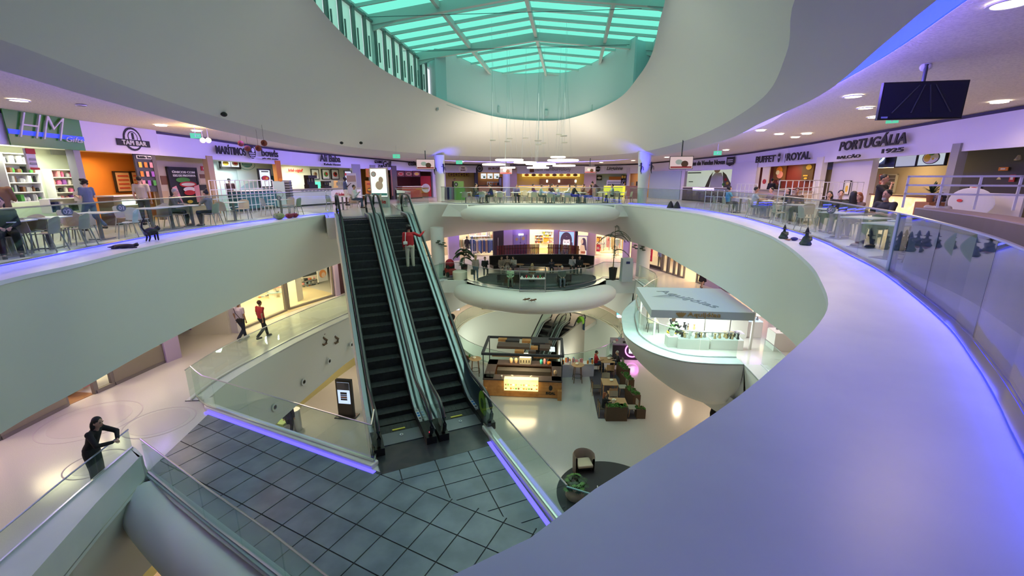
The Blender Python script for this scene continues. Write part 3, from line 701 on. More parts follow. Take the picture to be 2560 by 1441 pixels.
for t,x in((esc1,.58),(esc2,.58)):
 mb=MB();mb.box((x,.35,.178),(.10,.62,.006));mb.build('pictogram_strip',mat('sticker_white',(.75,.77,.8),.5),t)
 for k,cc in enumerate([(.1,.1,.12),(.05,.2,.55),(.05,.2,.55),(.3,.3,.33)]):
  MB().box((x,.12+k*.15,.184),(.07,.10,.004)).build('pictogram',mat('picto%d'%k,cc,.5),t)
MB().ell((.64,-.86,.3),.035).build('stop_button',emat('red_lamp',(1.0,.02,.05),6),esc1)
lpt=esc_pt(esc1,.64,-.98,.3)
dx=Vector((-.62,-.79)).normalized()
tp1,tp2=G(1362,800,-10),G(1408,806,-10)
for k,(lab,off)in enumerate((('left of the two small escalators sinking into the oval opening',-.85),('right of the two small escalators sinking into the oval opening',.85))):
 topc=Vector((4.25,34.2));up=Vector((.50,.866));rt_=Vector((up.y,-up.x))
 b=topc-up*7.3+rt_*off
 escalator('escalator',lab,(b.x,b.y,-14.0),math.atan2(up.y,up.x)-PI/2,7.3,4.0,pitch=.5)
mb=MB();a=topc+rt_*1.8;b=a-up*5.2
mb.strip([(a.x,a.y),(b.x,b.y)],-14.5,-9.25,.12);struct(mb.build('wall_escalator_side',mat('taupe_panel',(.22,.20,.17),.45)))
struct(MB().prism([tuple(topc+rt_*1.8),tuple(topc-rt_*1.8),tuple(topc-rt_*2.2+up*5),tuple(topc+rt_*2.2+up*5)],-10.3,-9.985).build('floor_lower_landing',TERR0))
q=topc+rt_*1.75-up*.4
sg=thing('round_sign','green round direction sign on a navy panel beside the small escalators','sign',(q.x,q.y,-10))
MB().box((0,0,.55),(.05,.7,1.0),PI/6).build('sign_panel',mat('navy_sticker',(.01,.03,.06),.4),sg)
MB().lathe([(.34,-.03),(.34,.03)],(0,0,0),28).build('sign_disc',mat('lime',(.20,.42,.03),.5),sg).matrix_local=Matrix.Translation((-.12,-.1,.8))@Matrix.Rotation(R(-30),4,'Z')@Matrix.Rotation(PI/2,4,'X')
# ------------ glass railings
def railing(name,label,path,z,h,nseg,gm=GLASS,rail=True,rm=STEEL,base=True,post=False,rr=.018,group=None):
 L=plen(path);tot=L[-1]
 t=thing(name,label,'railing',(path[0][0],path[0][1],z),group=group)
 for i in range(nseg):
  s0,s1=tot*i/nseg+.008,tot*(i+1)/nseg-.008;k=max(1,int((s1-s0)/.6))
  pp=[along(path,s0+(s1-s0)*j/k)[0]for j in range(k+1)]
  Wb(MB().strip(pp,z+.02,z+h,.014),'glass_panel',gm,t)
 n=max(2,int(tot/.5));pp=[along(path,tot*j/n)[0]for j in range(n+1)]
 if rail:Wb(MB().tube([(p[0],p[1],z+h+.012)for p in pp],rr,6),'handrail',rm,t,smooth=True)
 if base:Wb(MB().strip(pp,z-.01,z+.035,.04),'base_channel',STEEL,t)
 return t
railing('glass_railing','long curved glass railing along the left food court ledge',[p[:2]for p in GLL],0.01,1.06,13)
gr=[p[:2]for p in GLR];Lr=plen(gr);tot=Lr[-1]
ipost=min(range(len(gr)),key=lambda i:(gr[i][0]-6.82)**2+(gr[i][1]-7.74)**2)
railing('glass_railing','long curved glass railing along the right food court ledge before the tables',gr[:ipost+1],0.01,1.05,13)
railing('glass_railing','near glass railing beside the broad ledge at lower right with smoky panels',gr[ipost:],0.01,1.05,5,gm=GLASS_D)
p=gr[ipost];o=MB().box((0,0,.53),(.16,.10,1.06)).build('railing_post',mat('pale_post',(.50,.60,.64),.4),loc=(p[0]+.08,p[1]+.06,.01),rz=R(35));tag(o,'wide pale post where the clear and smoky right railing panels meet','post')
fr=cr([(-3.9,30.9),(-2,30.2),(0,29.85),(1.9,29.75),(4,29.85),(6,30.15),(7.6,30.7)],4)
railing('glass_railing','clear glass railing above the upper bulging balcony',[p[:2]for p in fr],0.02,1.08,8)
railing('glass_railing','short glass railing right of the escalator landing before the pizza counter',[(-4.75,20.9),(-6.3,24.4),(-7.4,28.3),(-6.0,32.0)],0.02,1.05,6)
railing('glass_railing','glass railing from the left blue column to the bulging balcony',[(-5.3,33.4),(-4.6,32.0),(-3.9,30.9)],0.02,1.08,2)
railing('glass_railing','glass side railing left of the escalator landing',[(-8.3,19.9),(-9.1,21.8)],0.02,1.05,1)
la=offset(LA,.45)
railing('glass_railing','glass railing along the left walkway of the middle floor',[p for p in la],Z1+.03,1.0,9)
railing('glass_railing','glass railing left of the escalator foot above the slate bridge',[(-9.83,12.35),(-9.1,11.72),(-3.27,9.05)],Z1+.12,.98,5)
railing('glass_railing','short glass return beside the escalator foot',[(-3.27,9.05),(-3.42,9.75)],Z1+.12,.98,1)
railing('glass_railing','glass railing right of the slate bridge leading to the near corner',[(-0.78,10.72),(1.02,7.0)],Z1+.12,.98,4)
railing('glass_railing','glass railing turning right beyond the bridge corner',[(1.02,7.0),(1.75,6.66),(2.9,6.2)],Z1+.05,1.02,2)
railing('glass_railing','glass railing of the front left walkway where the person leans',HB,-4.44,.47,4)
railing('glass_railing','glass railing along the near side of the slate bridge',[(-8.46,8.80),(-7.18,8.0),(-5.9,7.2),(-4.08,6.12),(-1.2,4.25),(.8,3.0)],Z1+.03,.87,8)
fm=cr([(-3.35,29.6),(-2.7,28.5),(-1.4,27.4),(0.1,26.75),(1.5,26.5),(3.0,26.75),(4.4,27.5),(5.5,28.5),(6.3,29.7)],4)
railing('glass_railing','curved glass railing above the middle bulging balcony before the sofas',[p[:2]for p in fm],Z1+.03,1.05,9)
railing('glass_railing','straight glass railing left of the sofa balcony beside the red toy ride',[(-5.0,29.3),(-3.35,29.6)],Z1+.03,1.05,1)
railing('glass_railing','straight glass railing right of the sofa balcony before the tall palm',[(6.3,29.7),(8.4,29.5)],Z1+.03,1.05,1)
railing('glass_railing','glass railing running from the right column to the jewellery stall',[(8.55,28.8),(8.75,26.0),(8.5,24.9)],Z1+.03,1.05,3)
rl=offset(RA,.62)
railing('glass_railing','curved glass railing round the jewellery stall balcony',[p for p in rl][6:],Z1+.03,.98,9)
railing('glass_railing','glass railing from the jewellery stall towards the near ledge',[p for p in offset(RB,.6)],Z1+.03,1.0,5)
HOr=[(1.95+6.35*math.cos(2*PI*i/96),31.9+6.9*math.sin(2*PI*i/96))for i in range(97)]
i0=22
railing('glass_railing','oval glass railing round the lower floor opening',HOr[i0:]+HOr[1:14],Z0+.12,1.0,28)
# ------------ shop fronts of the food court (placed on the outer wall)
WB2=offset(Wd,2.4)
INT={}
def wp(poly,x0,y0,x1,y1,out=0.0):
 ym=(y0+y1)/2;A,_=hit(poly,x0,ym);B,_=hit(poly,x1,ym);C=(A+B)/2
 ang=math.atan2(B.y-A.y,B.x-A.x);w_=math.hypot(B.x-A.x,B.y-A.y)
 def zat(y):
  d=ray((x0+x1)/2,y);return CZ+d.z*math.hypot(C.x,C.y)/math.hypot(d.x,d.y)
 z0,z1=zat(y1),zat(y0);n=Vector((math.sin(ang),-math.cos(ang),0))
 C=Vector((C.x,C.y,(z0+z1)/2))+n*out
 return C,w_,z1-z0,ang,z0,z1
def wthing(name,label,cat,poly,x0,y0,x1,y1,out=.0,group=None):
 C,w_,h_,a,z0,z1=wp(poly,x0,y0,x1,y1,out)
 t=thing(name,label,cat,(C.x,C.y,C.z),a,group);return t,w_,h_
def board(name,label,cat,poly,x0,y0,x1,y1,m,out=.1,frame=None,fw=.05,group=None,th=.06):
 t,w_,h_=wthing(name,label,cat,poly,x0,y0,x1,y1,out,group)
 MB().box((0,0,0),(w_,th,h_)).build('panel',m,t)
 if frame:
  f_=MB();
  for sx in(-1,1):f_.box((sx*w_/2,-.01,0),(fw,th+.03,h_+fw));f_.box((0,-.01,sx*h_/2),(w_+fw,th+.03,fw))
  f_.build('frame',frame,t)
 return t,w_,h_
def deco(t,items,th=.05):
 """flat printed shapes on a board: (kind, x, z, w, h, colour material[, name])"""
 par=next((q for q in t.children if q.name.split('.')[0]in('panel','sign_panel','lit_poster','screen','board','display','banner_sheet','totem_case','header','plate','sheet')),t)
 if par.location.length>1e-6 or abs(par.rotation_euler.z)>1e-6:par=t
 for k,it in enumerate(items):
  kind,x,z,w_,h_,m=it[:6];mb=MB();y=-th-.004*k
  if kind=='b':mb.box((x,y,z),(w_,.01,h_))
  elif kind=='e':mb.lathe([(.5,-.006),(.5,.006)],(0,0,0),20);mb.v=[(x+v[0]*w_,y+v[2],z+v[1]*h_)for v in mb.v]
  elif kind=='r':
   vs=[];n=24
   for i in range(n):
    t_=2*PI*i/n
    for rr in(.5,.42):
     vs.append((x+math.cos(t_)*w_*rr,y,z+math.sin(t_)*h_*rr))
   mb.add(vs,[(2*i,2*((i+1)%n),2*((i+1)%n)+1,2*i+1)for i in range(n)])
  elif kind=='t':mb.add([(x-w_/2,y,z-h_/2),(x+w_/2,y,z-h_/2),(x,y,z+h_/2)],[(0,1,2)])
  elif kind=='p':mb.add([(x+a*w_,y,z+b*h_)for a,b in it[7]],[tuple(range(len(it[7])))])
  mb.build(it[6]if len(it)>6 and it[6]else 'print',m,par)
def c(name,col,r=.6):return mat('c_'+name,col,r)
CR=c('red',(.50,.03,.03));CW=c('white',(.82,.80,.76));CY=c('yellow',(.75,.50,.05));CG=c('green',(.07,.30,.05));CO=c('orange',(.72,.24,.03))
CK=c('black',(.015,.015,.017));CBN=c('brown',(.16,.07,.03));CPK=c('pink',(.72,.30,.32));CN=c('navy',(.015,.025,.12));CT=c('tan',(.50,.36,.20));CLB=c('ltblue',(.35,.52,.62));CGY=c('grey',(.32,.32,.33));CBEI=c('beige',(.58,.48,.34))
def sign(label,x0,y0,x1,y1,texts,extra=None,m=None,mtext=None,poly=None,back=False):
 t,w_,h_=wthing('shop_sign',label,'sign',poly or Wd,x0,y0,x1,y1,.16)
 if m:MB().box((0,0.005,0),(w_,.03,h_)).build('sign_panel',m,t)
 for(txt,fx,fz,fw,fh,kw)in texts:
  lettering(txt,kw.get('m',mtext or CK),t,(fx*w_,-.065,fz*h_),0,fw*w_ if fw else None,fh*h_,kw.get('b',.02),.018,kw.get('shear',0))
 if extra:deco(t,[tuple(e)for e in extra(w_,h_)],.03)
 return t
SG=mat('sign_green',(.05,.26,.02),.35);SP=mat('sign_lilac_cast',(.72,.68,.80),.4)  # second panel is white, with the lilac LED light in its colour
sign('green gift shop sign with white handwritten letters at far left',2,285,190,370,[('HM',-.08,.10,.64,.70,dict(m=CW,b=-.022,shear=.45)),('Gifts',.33,-.18,.25,.16,dict(m=CW,b=-.01,shear=.3))],lambda w_,h_:[('b',0,-.12*h_,w_,.13*h_,emat('sign_blue_reflection',(.02,.06,1.0),1.2),'blue_reflection')],m=SG)  # blue stripe paints the LED reflection on the sign as a glowing strip
sign('white sign with round dark bar emblem and ribbon beside the green sign',195,308,383,383,[('TAPI BAR',.12,-.13,.34,.15,dict(m=CW,b=.02))],lambda w_,h_:[('e',.12*w_,0,.74*h_,.80*h_,CK,'emblem'),('e',.12*w_,0,.62*h_,.66*h_,SP),('e',.12*w_,.06*h_,.40*h_,.42*h_,CK),('e',.12*w_,.06*h_,.33*h_,.35*h_,SP),('b',.12*w_,.10*h_,.10*h_,.22*h_,CK),('b',.12*w_,-.13*h_,.46*w_,.22*h_,CK,'ribbon')],m=SP)
for o in bpy.data.objects:
 pass
sign('white sign reading MARITIMOS bowls with a wave emblem',530,362,688,400,[('MARÍTIMOS',-.29,.05,.42,.62,{}),('bowls',.33,.06,.30,.5,{}),('poke · salads · smoothies',.33,-.34,.28,.12,{})],lambda w_,h_:[('e',.03*w_,.02*h_,.8*h_,.85*h_,CK,'emblem'),('e',.05*w_,.16*h_,.30*h_,.3*h_,SIGNW),('b',.03*w_,-.05*h_,.6*h_,.05*h_,SIGNW),('b',.03*w_,-.18*h_,.55*h_,.05*h_,SIGNW),('b',.03*w_,-.30*h_,.4*h_,.05*h_,SIGNW)])
sign('white sign reading Ali Baba above the kebab counter',792,386,846,414,[('Ali Baba',0,.12,.95,.62,{}),('Kebab House',.08,-.40,.78,.18,{})])
sign('white sign with dark grill lettering left of the pizza sign',930,400,972,420,[('GOURMET',-.22,.22,.5,.36,{}),('ZUM',-.15,-.3,.3,.36,{}),('Grill',.27,0,.5,.8,dict(shear=.2))])
sign('dark lettering telepizza partly behind the hanging screen',1015,403,1070,420,[('telepizza',0,0,1,.85,dict(b=.03))])
sign('pale slatted sign with rounded square badge at the far left shop',1112,414,1188,432,[('YOUR',.06,.15,.12,.22,dict(m=CBN)),('GELADO',.06,-.18,.16,.22,dict(m=CBN))],lambda w_,h_:[('b',0,z*h_,w_*.98,.035*h_,CGY,'slat')for z in(-.42,-.25,-.08,.08,.25,.42)]+[('e',.06*w_,0,.30*w_,.95*h_,CW,'badge')],m=SIGNW)
sign('far sign with round black badge and wide letters BURGER RANCH',1188,412,1290,432,[('BURGER RANCH',.14,0,.66,.30,dict(m=CBN,b=.03))],lambda w_,h_:[('e',-.40*w_,0,.16*w_,.92*h_,CK,'badge'),('e',-.40*w_,0,.10*w_,.55*h_,CGY),('e',-.40*w_,0,.08*w_,.4*h_,CK)])
sign('far sign reading new hamburgology above the bright yellow counter',1322,418,1430,431,[('new hamburgology',.06,0,.82,.9,dict(m=CGY,b=.02))],lambda w_,h_:[('b',-.43*w_,0,.10*w_,1.0*h_,CBN,'badge')])
sign('far sign with script Linguinne and a round fork emblem',1490,415,1554,430,[('Linguinne',.25,0,.62,.75,dict(shear=.35,b=.02))],lambda w_,h_:[('e',-.40*w_,0,.18*w_,.95*h_,CK,'emblem'),('b',-.40*w_,.0,.2*w_,.08*h_,SIGNW)])
sign('white sign reading Bifanas de Vendas Novas with a shield badge',1722,394,1842,418,[('Bifanas de Vendas Novas',-.08,-.03,.82,.50,dict(b=.03))],lambda w_,h_:[('b',.42*w_,.05*h_,.14*w_,.72*h_,CK,'shield'),('t',.42*w_,-.40*h_,-.14*w_,-.2*h_,CK,'shield'),('b',.42*w_,.12*h_,.10*w_,.08*h_,SIGNW),('b',.42*w_,-.06*h_,.10*w_,.06*h_,SIGNW)])
sign('white sign reading BUFFET ROYAL with a bearded king emblem',1898,376,2036,412,[('BUFFET',-.29,-.02,.40,.50,dict(b=.03)),('ROYAL',.31,.0,.38,.52,dict(b=.03))],lambda w_,h_:[('e',-.03*w_,-.05*h_,.30*h_,.55*h_,CK,'emblem'),('p',-.03*w_,.24*h_,.34*h_,.3*h_,CK,'crown',[(-.5,-.4),(.5,-.4),(.5,.5),(.25,0),(0,.5),(-.25,0),(-.5,.5)]),('e',-.03*w_,.02*h_,.16*h_,.14*h_,SIGNW),('e',.09*w_,.08*h_,.12*h_,.36*h_,CK,'spade'),('b',.09*w_,-.18*h_,.04*h_,.36*h_,CK,'spade')])
sign('large white sign reading PORTUGALIA BALCAO 1925',2112,332,2284,394,[('PORTUGÁLIA',0,.16,.98,.52,dict(b=.03,shear=.12)),('BALCÃO',-.30,-.38,.40,.17,dict(b=.035)),('1925',.34,-.30,.27,.17,dict(b=.035))])
# ---- shop rooms: back walls, partitions, a common soffit
ho2=[(x,y)for x,y in offset(Wd,-.02)];he2=[(x,y)for x,y in offset(Wd,4.5)]
mb=MB();mb.loft([[(x,y,2.72-.3*min(max((y-20)/24,0),1))for x,y in ho2],[(x,y,2.72-.3*min(max((y-20)/24,0),1))for x,y in he2]],False)
struct(mb.build('ceiling_shops',mat('shop_ceiling',(.7,.68,.64),.7)))
def backwall(x0,x1,m,depth=2.4,nm='wall_shop_back',poly=None,z0=0.0,z1=2.75):
 pl_=offset(poly or Wd,depth);pts=[]
 k=max(2,int(abs(x1-x0)/25)+1)
 for i in range(k+1):
  p,a=hit(pl_,x0+(x1-x0)*i/k,450);pts.append((p.x,p.y))
 return struct(MB().strip(pts,z0,z1,.1).build(nm,m))
def partition(x,m,depth=2.4,poly=None,nm='wall_shop_side',z0=0.0,z1=2.75,w_=.18,y=450):
 a,_=hit(poly or Wd,x,y);b,_=hit(offset(poly or Wd,depth),x,y)
 return struct(MB().strip([(a.x,a.y),(b.x,b.y)],z0,z1,w_).build(nm,m))
def pier(x0,x1,m,y0=None,z0=0.0,z1=2.75,poly=None,out=.0,th=.25,y=450):
 a,_=hit(poly or Wd,x0,y);b,_=hit(poly or Wd,x1,y)
 ang=math.atan2(b.y-a.y,b.x-a.x);n_=Vector((math.sin(ang),-math.cos(ang)))*out
 return struct(MB().strip([(a.x+n_.x,a.y+n_.y),(b.x+n_.x,b.y+n_.y)],z0,z1,th).build('wall_pier',m))
def shoplight(x,col,e,depth=1.2,z=2.55,poly=None,size=1.4,y=450):
 p,a=hit(offset(poly or Wd,depth),x,y);light('shop_light','AREA',(p.x,p.y,z),e,col,(0,0,0),size)
PALE=mat('shop_cream',(.76,.72,.58),.6);AQUA=mat('shop_aqua',(.62,.76,.74),.6);ORNG=mat('shop_orange',(.70,.30,.06),.6);DRED=mat('shop_dark_red',(.14,.02,.02),.5)
GREIGE=mat('shop_beige_wall',(.52,.44,.30),.7);LIL=mat('lilac_grey_wall',(.62,.60,.72),.5);YEL=mat('shop_yellow',(.85,.66,.18),.5);DKS=mat('shop_black',(.02,.02,.024),.5);BLG=mat('blue_grey_hoarding',(.40,.52,.56),.55)
backwall(-40,205,mat('gift_wall',(.70,.76,.62),.6));partition(205,GREIGE);shoplight(60,(.95,1,.82),75);shoplight(150,(.95,1,.82),60)
backwall(205,385,ORNG);partition(385,GREIGE);shoplight(285,(1,.55,.18),60)
backwall(385,525,GREIGE,.9,z1=3.5);shoplight(455,WARM,16,.3,3.0,size=.5)
backwall(525,700,AQUA);partition(692,ORNG);shoplight(600,(.9,1,.95),85)
backwall(700,890,PALE);shoplight(760,(1,.92,.7),95);shoplight(850,(1,.92,.7),60)
backwall(890,985,ORNG);partition(930,DKS);shoplight(950,(1,.65,.3),60)
backwall(985,1085,DRED);partition(985,DKS);shoplight(1030,(1,.6,.4),50)
backwall(1085,1190,YEL);shoplight(1140,(1,.8,.4),110)
backwall(1190,1290,ORNG);partition(1190,DKS);shoplight(1230,(1,.6,.3),90)
backwall(1290,1470,YEL);shoplight(1330,(1,.85,.4),150);shoplight(1420,(1,.85,.4),150)
backwall(1470,1572,AQUA);shoplight(1520,(.95,1,.8),120)
backwall(1572,1630,mat('orange_wall',(.75,.42,.14),.6),.6);shoplight(1600,(1,.7,.35),20,.1,2.3,size=.4)
backwall(1712,1842,mat('white_backlit',(.80,.86,.76),.6));shoplight(1770,(.95,1,.88),90)
backwall(1890,2046,DRED);shoplight(1940,(1,.72,.42),70);shoplight(2010,(1,.72,.42),40)
backwall(2046,2390,mat('grey_brown_wall',(.26,.22,.18),.6),3.2);shoplight(2230,(1,.68,.3),100,1.9)
backwall(2390,2800,DKS,2.2)
MB_=MB
for(a,b,m_)in((190,206,CGY),(383,392,c('bronze',(.12,.10,.09))),(520,534,CT),(690,702,CO),(880,900,CGY),(925,938,CGY),(978,990,c('bronze',(.12,.10,.09))),(1080,1112,LIL),(1186,1194,CK),(1272,1292,c('clay',(.62,.46,.38))),(1460,1490,c('clay',(.62,.46,.38))),(1566,1574,LIL),(1700,1714,LIL),(1832,1893,LIL),(2040,2056,CW),(2372,2392,CGY)):
 pier(a,b,m_)
pier(1628,1706,BLG,out=.06,z1=2.35);pier(2056,2150,LIL,out=-.5)
t,w_,h_=board('poster','tall red and white price poster hanging in the gift shop window','poster',Wd,65,372,88,425,CW,.0);deco(t,[('b',0,h_*.38,w_,h_*.25,CR),('b',0,0,w_*.7,h_*.1,CGY),('b',0,-h_*.2,w_*.7,h_*.1,CGY),('b',0,-h_*.44,w_,h_*.1,CR)])
t,w_,h_=board('screen','grey hanging screen inside the gift shop','screen',WB2,108,366,160,388,c('screen_grey',(.18,.19,.2)),.3)
def shelf_unit(label,poly,x0,y0,x1,y1,rows,cols,pal,out=.3,frame=CW,dep=.3,seed=1):
 t,w_,h_=wthing('display_shelf',label,'shelf',poly,x0,y0,x1,y1,out);rnd=random.Random(seed)
 f_=MB();[f_.box((sx*w_/2,0,0),(.04,dep,h_))for sx in(-1,1)];f_.box((0,dep/2,0),(w_,.02,h_));f_.build('frame',frame,t)
 for r_ in range(rows+1):MB().box((0,0,-h_/2+h_*r_/rows),(w_,dep,.03)).build('shelf_board',frame,t)
 for r_ in range(rows):
  for k in range(cols):
   hh=h_/rows*rnd.uniform(.35,.8);ww=w_/cols*rnd.uniform(.5,.9)
   mb=MB();x=-w_/2+w_*(k+.5)/cols;z=-h_/2+h_*r_/rows+.02
   if rnd.random()<.5:mb.box((x,-.03,z+hh/2),(ww,dep*.6,hh))
   else:mb.lathe([(ww*.4,0),(ww*.5,hh*.3),(ww*.42,hh*.8),(ww*.15,hh)],(x,-.03,z),10)
   mb.build('boxed_item',rnd.choice(pal),t)
 return t
PPK=c('hotpink',(.75,.16,.35));PPU=c('purple',(.30,.10,.45))
shelf_unit('white shelf of pink and purple toys inside the gift shop',offset(Wd,1.5),122,425,200,500,4,6,[PPK,PPU,CGY,CPK,CW,CK],.05,seed=3)
shelf_unit('shelf of dark statuettes inside the gift shop, left side',offset(Wd,1.5),2,385,84,505,5,8,[CGY,CBN,CW,CK,CG,CGY],.05,seed=4)
shelf_unit('low white shelf with small figures under the pink toys',offset(Wd,.9),110,497,196,530,1,7,[CN,CW,CG,CK],.05,seed=5)
t,w_,h_=board('menu_board','purple drinks menu board with rows of cups beside the bar opening','menu board',Wd,338,386,384,480,c('menu_dark',(.05,.05,.07)),.05)
deco(t,[('b',0,h_*.42,w_*.8,h_*.09,CW)]+[('b',(k-1)*w_*.28,h_*(.22-.24*j),w_*.16,h_*.14,[CY,CO,CPK,PPU,CG,CR][(k+j)%6])for k in range(3)for j in range(3)])
lettering('Bubble Tea',CK,t,(0,-.07,h_*.42),0,w_*.7,h_*.06,.01)
for(x0,x1,lab)in((276,314,'red and cream menu sheet inside the bar'),(318,343,'pale menu sheet inside the bar, right of the red one')):
 t,w_,h_=board('menu_board',lab,'menu board',WB2,x0,430,x1,480,c('sheet',(.75,.55,.38)),.2,CK);deco(t,[('b',0,.1*h_*k,w_*.7,h_*.05,CR)for k in range(-3,4,2)])
def counter(label,poly,x0,x1,y0,y1,m,top=CW,out=.5,dep=.6,h=1.05,nm='counter'):
 A,_=hit(poly,x0,(y0+y1)/2);B,_=hit(poly,x1,(y0+y1)/2);ang=math.atan2(B.y-A.y,B.x-A.x);C=(A+B)/2;w_=math.hypot(B.x-A.x,B.y-A.y)
 n_=Vector((math.sin(ang),-math.cos(ang),0))*out;t=thing(nm,label,'counter',(C.x+n_.x,C.y+n_.y,0),ang)
 MB().box((0,0,h/2-.02),(w_,dep,h-.04)).build('body',m,t);MB().box((0,-.03,h),(w_+.06,dep+.1,.05)).build('worktop',top,t)
 MB().box((0,-.01,.05),(w_-.02,dep,.1)).build('plinth',CK,t)
 return t,w_
counter('bar counter with glowing white display under the round emblem sign',Wd,262,345,500,520,c('barbrown',(.20,.13,.08)),CW,.05)
t,w_,h_=board('glow_box','white glowing display front on the bar counter','light',Wd,278,498,345,512,emat('bar_glow',(.85,1,.8),2.0),.45)
WR=offset(Wd,.9)
t,w_,h_=board('poster','tall black advertising poster with dessert and large white letters on the beige wall','poster',WR,420,421,490,512,CK,.1,CK,.1)
deco(t,[('e',-.05*w_,.18*h_,.5*w_,.14*h_,CG),('e',.1*w_,.06*h_,.62*w_,.16*h_,CR),('e',.1*w_,.06*h_,.5*w_,.09*h_,c('cream',(.8,.75,.6))),('e',.12*w_,-.08*h_,.45*w_,.14*h_,CW),('e',.1*w_,-.17*h_,.4*w_,.14*h_,CR),('p',-.34*w_,-.22*h_,.3*w_,.5*h_,CPK,'hand',[(-.5,.4),(0,.5),(.5,-.5),(-.3,-.5)]),('p',.40*w_,-.2*h_,.22*w_,.5*h_,CPK,'hand',[(-.5,.4),(.4,.5),(.4,-.5),(-.4,-.5)]),('e',.05*w_,-.42*h_,.2*w_,.09*h_,CY)])
lettering('ÚNICOS COM',CW,t,(0,-.08,.40*h_),0,w_*.8,h_*.075,.02);lettering('15G DE PROTEINA',CW,t,(0.02,-.08,.30*h_),0,w_*.8,h_*.06,.02)
for k,(x0,x1,ya,yb,mm)in enumerate(((397,418,478,500,CT),(497,528,462,476,CK),(497,528,436,446,CBN),(497,528,448,458,c('sand',(.66,.52,.36))),(399,418,440,462,CBN))):
 t,w_,h_=board('wall_stripe',['tan painted curve low on the beige wall left of the poster','black painted curve right of the dessert poster','brown painted curve right of the dessert poster','sand painted curve right of the dessert poster','brown painted arc left of the dessert poster'][k],'wall stripe',WR,x0,ya,x1,yb,mm,.06,th=.02)
t,w_,h_=board('alarm_sign','small red fire alarm sign right of the dessert poster','sign',WR,499,416,514,427,CR,.07,th=.03);deco(t,[('b',0,0,w_*.4,h_*.5,CW)],.02)
t,w_,h_=board('menu_screen','wide menu screen with two bowls of food','screen',WB2,540,398,588,420,emat('menu_white',(.75,.8,.85),1.1),.25,CK,.12);deco(t,[('e',-.25*w_,0,.3*w_,.5*h_,CY),('e',.25*w_,.05*h_,.35*w_,.6*h_,CT),('e',.25*w_,.05*h_,.2*w_,.35*h_,CR),('b',0,0,.02*w_,h_,CK)])
t,w_,h_=board('menu_screen','upright white screen showing a bowl with red food','screen',Wd,643,424,672,468,emat('menu_white',(.75,.8,.85),1.1),.1,CK,.08);deco(t,[('e',0,.0*h_,.7*w_,.3*h_,CN),('e',0,.01*h_,.6*w_,.24*h_,CR),('e',.1*w_,.0,.2*w_,.1*h_,CY),('b',0,.38*h_,.6*w_,.06*h_,CK)])
t,w_,h_=board('wall_mural','pale wall mural with round wave emblem and blue waves','mural',WB2,592,398,690,500,AQUA,.1,th=.03)
deco(t,[('e',-.25*w_,.36*h_,.40*w_,.26*h_,c('teal_line',(.05,.25,.24))),('e',-.25*w_,.36*h_,.37*w_,.24*h_,AQUA),('e',-.25*w_,.37*h_,.25*w_,.16*h_,c('teal_line',(.05,.25,.24))),('b',-.25*w_,.37*h_,.2*w_,.01*h_,AQUA),('b',-.25*w_,.33*h_,.2*w_,.01*h_,AQUA),('e',-.1*w_,-.35*h_,.9*w_,.6*h_,CLB),('e',.35*w_,-.4*h_,.7*w_,1.0*h_,c('deepblue',(.03,.14,.22)))],.02)
counter('dark blue counter of the bowls shop with plates along its top',Wd,585,692,500,520,c('tealcounter',(.04,.16,.20)),CW,.1)
for k,x in enumerate((776,803,826)):
 t,w_,h_=board('picture_frame',['left','middle','right'][k]+' of the three black framed food pictures on the cream kebab shop wall','picture',WB2,x-1,424,x+17,448,CW,.12,CK,.05,group=None);deco(t,[('e',0,0,.55*w_,.5*h_,[CT,CG,CR][k]),('e',.05*w_,.05*h_,.3*w_,.3*h_,[CBN,CR,CK][k])])
sign('red handwritten words kebab original on the cream wall',714,420,752,434,[('kebab original!',0,0,.95,.7,dict(m=CR,shear=.3,b=-.005))],poly=WB2)
t,w_=counter('long white kebab counter with red script lettering',Wd,706,880,488,515,CW,c('stone',(.4,.36,.3)),.6)
lettering('O kebab original',CR,t,(w_*.22,-.33,.62),0,w_*.3,.28,-.005,shear=.3)
for k in range(9):MB().add([(-w_*.4+k*w_*.05,-.32,.98),(-w_*.4+k*w_*.05+w_*.045,-.32,.98),(-w_*.4+k*w_*.05+w_*.02,-.32,.86)],[(0,1,2)]).build('pennant',CGY,t)
def appliance(label,poly,x,y0,y1,w_px,out,m,nm='coffee_machine',cat='machine',seed=1,z=1.07):
 p,a=hit(poly,x,y1);n_=Vector((math.sin(a),-math.cos(a),0));q=p+n_*out
 C,w_,h_,a,z0,z1=wp(poly,x-w_px/2,y0,x+w_px/2,y1);t=thing(nm,label,cat,(q.x,q.y,z),a);h_=z1-z0
 MB().box((0,0,h_*.15),(w_,.4,h_*.3)).build('base',m,t);MB().box((0,.08,h_*.55),(w_*.9,.22,h_*.55)).build('back',m,t);MB().box((0,-.02,h_*.88),(w_,.36,h_*.22)).build('head',m,t)
 for k in range(3):MB().cyl((-w_*.3+k*w_*.3,-.12,h_*.5),(-w_*.3+k*w_*.3,-.12,h_*.76),.02,n=6).build('spout',STEEL,t)
 return t
appliance('black coffee machine on the kebab counter',Wd,762,455,488,22,.6,CK);appliance('steel toaster with a lamp on the kebab counter, right end',Wd,832,468,486,14,.6,STEEL,'toaster');appliance('low black grill near the green glow on the kebab counter',Wd,800,468,486,16,.6,CK,'grill')
p,a=hit(offset(Wd,1.0),782,470);light('green_glow','POINT',(p.x,p.y,1.6),7,(.1,1,.5),size=.15)
t,w_,h_=board('glow_lamp','green glowing panel behind the kebab counter machines','lamp',WB2,774,455,794,480,emat('green_glow',(.10,.9,.45),1.6),.3)
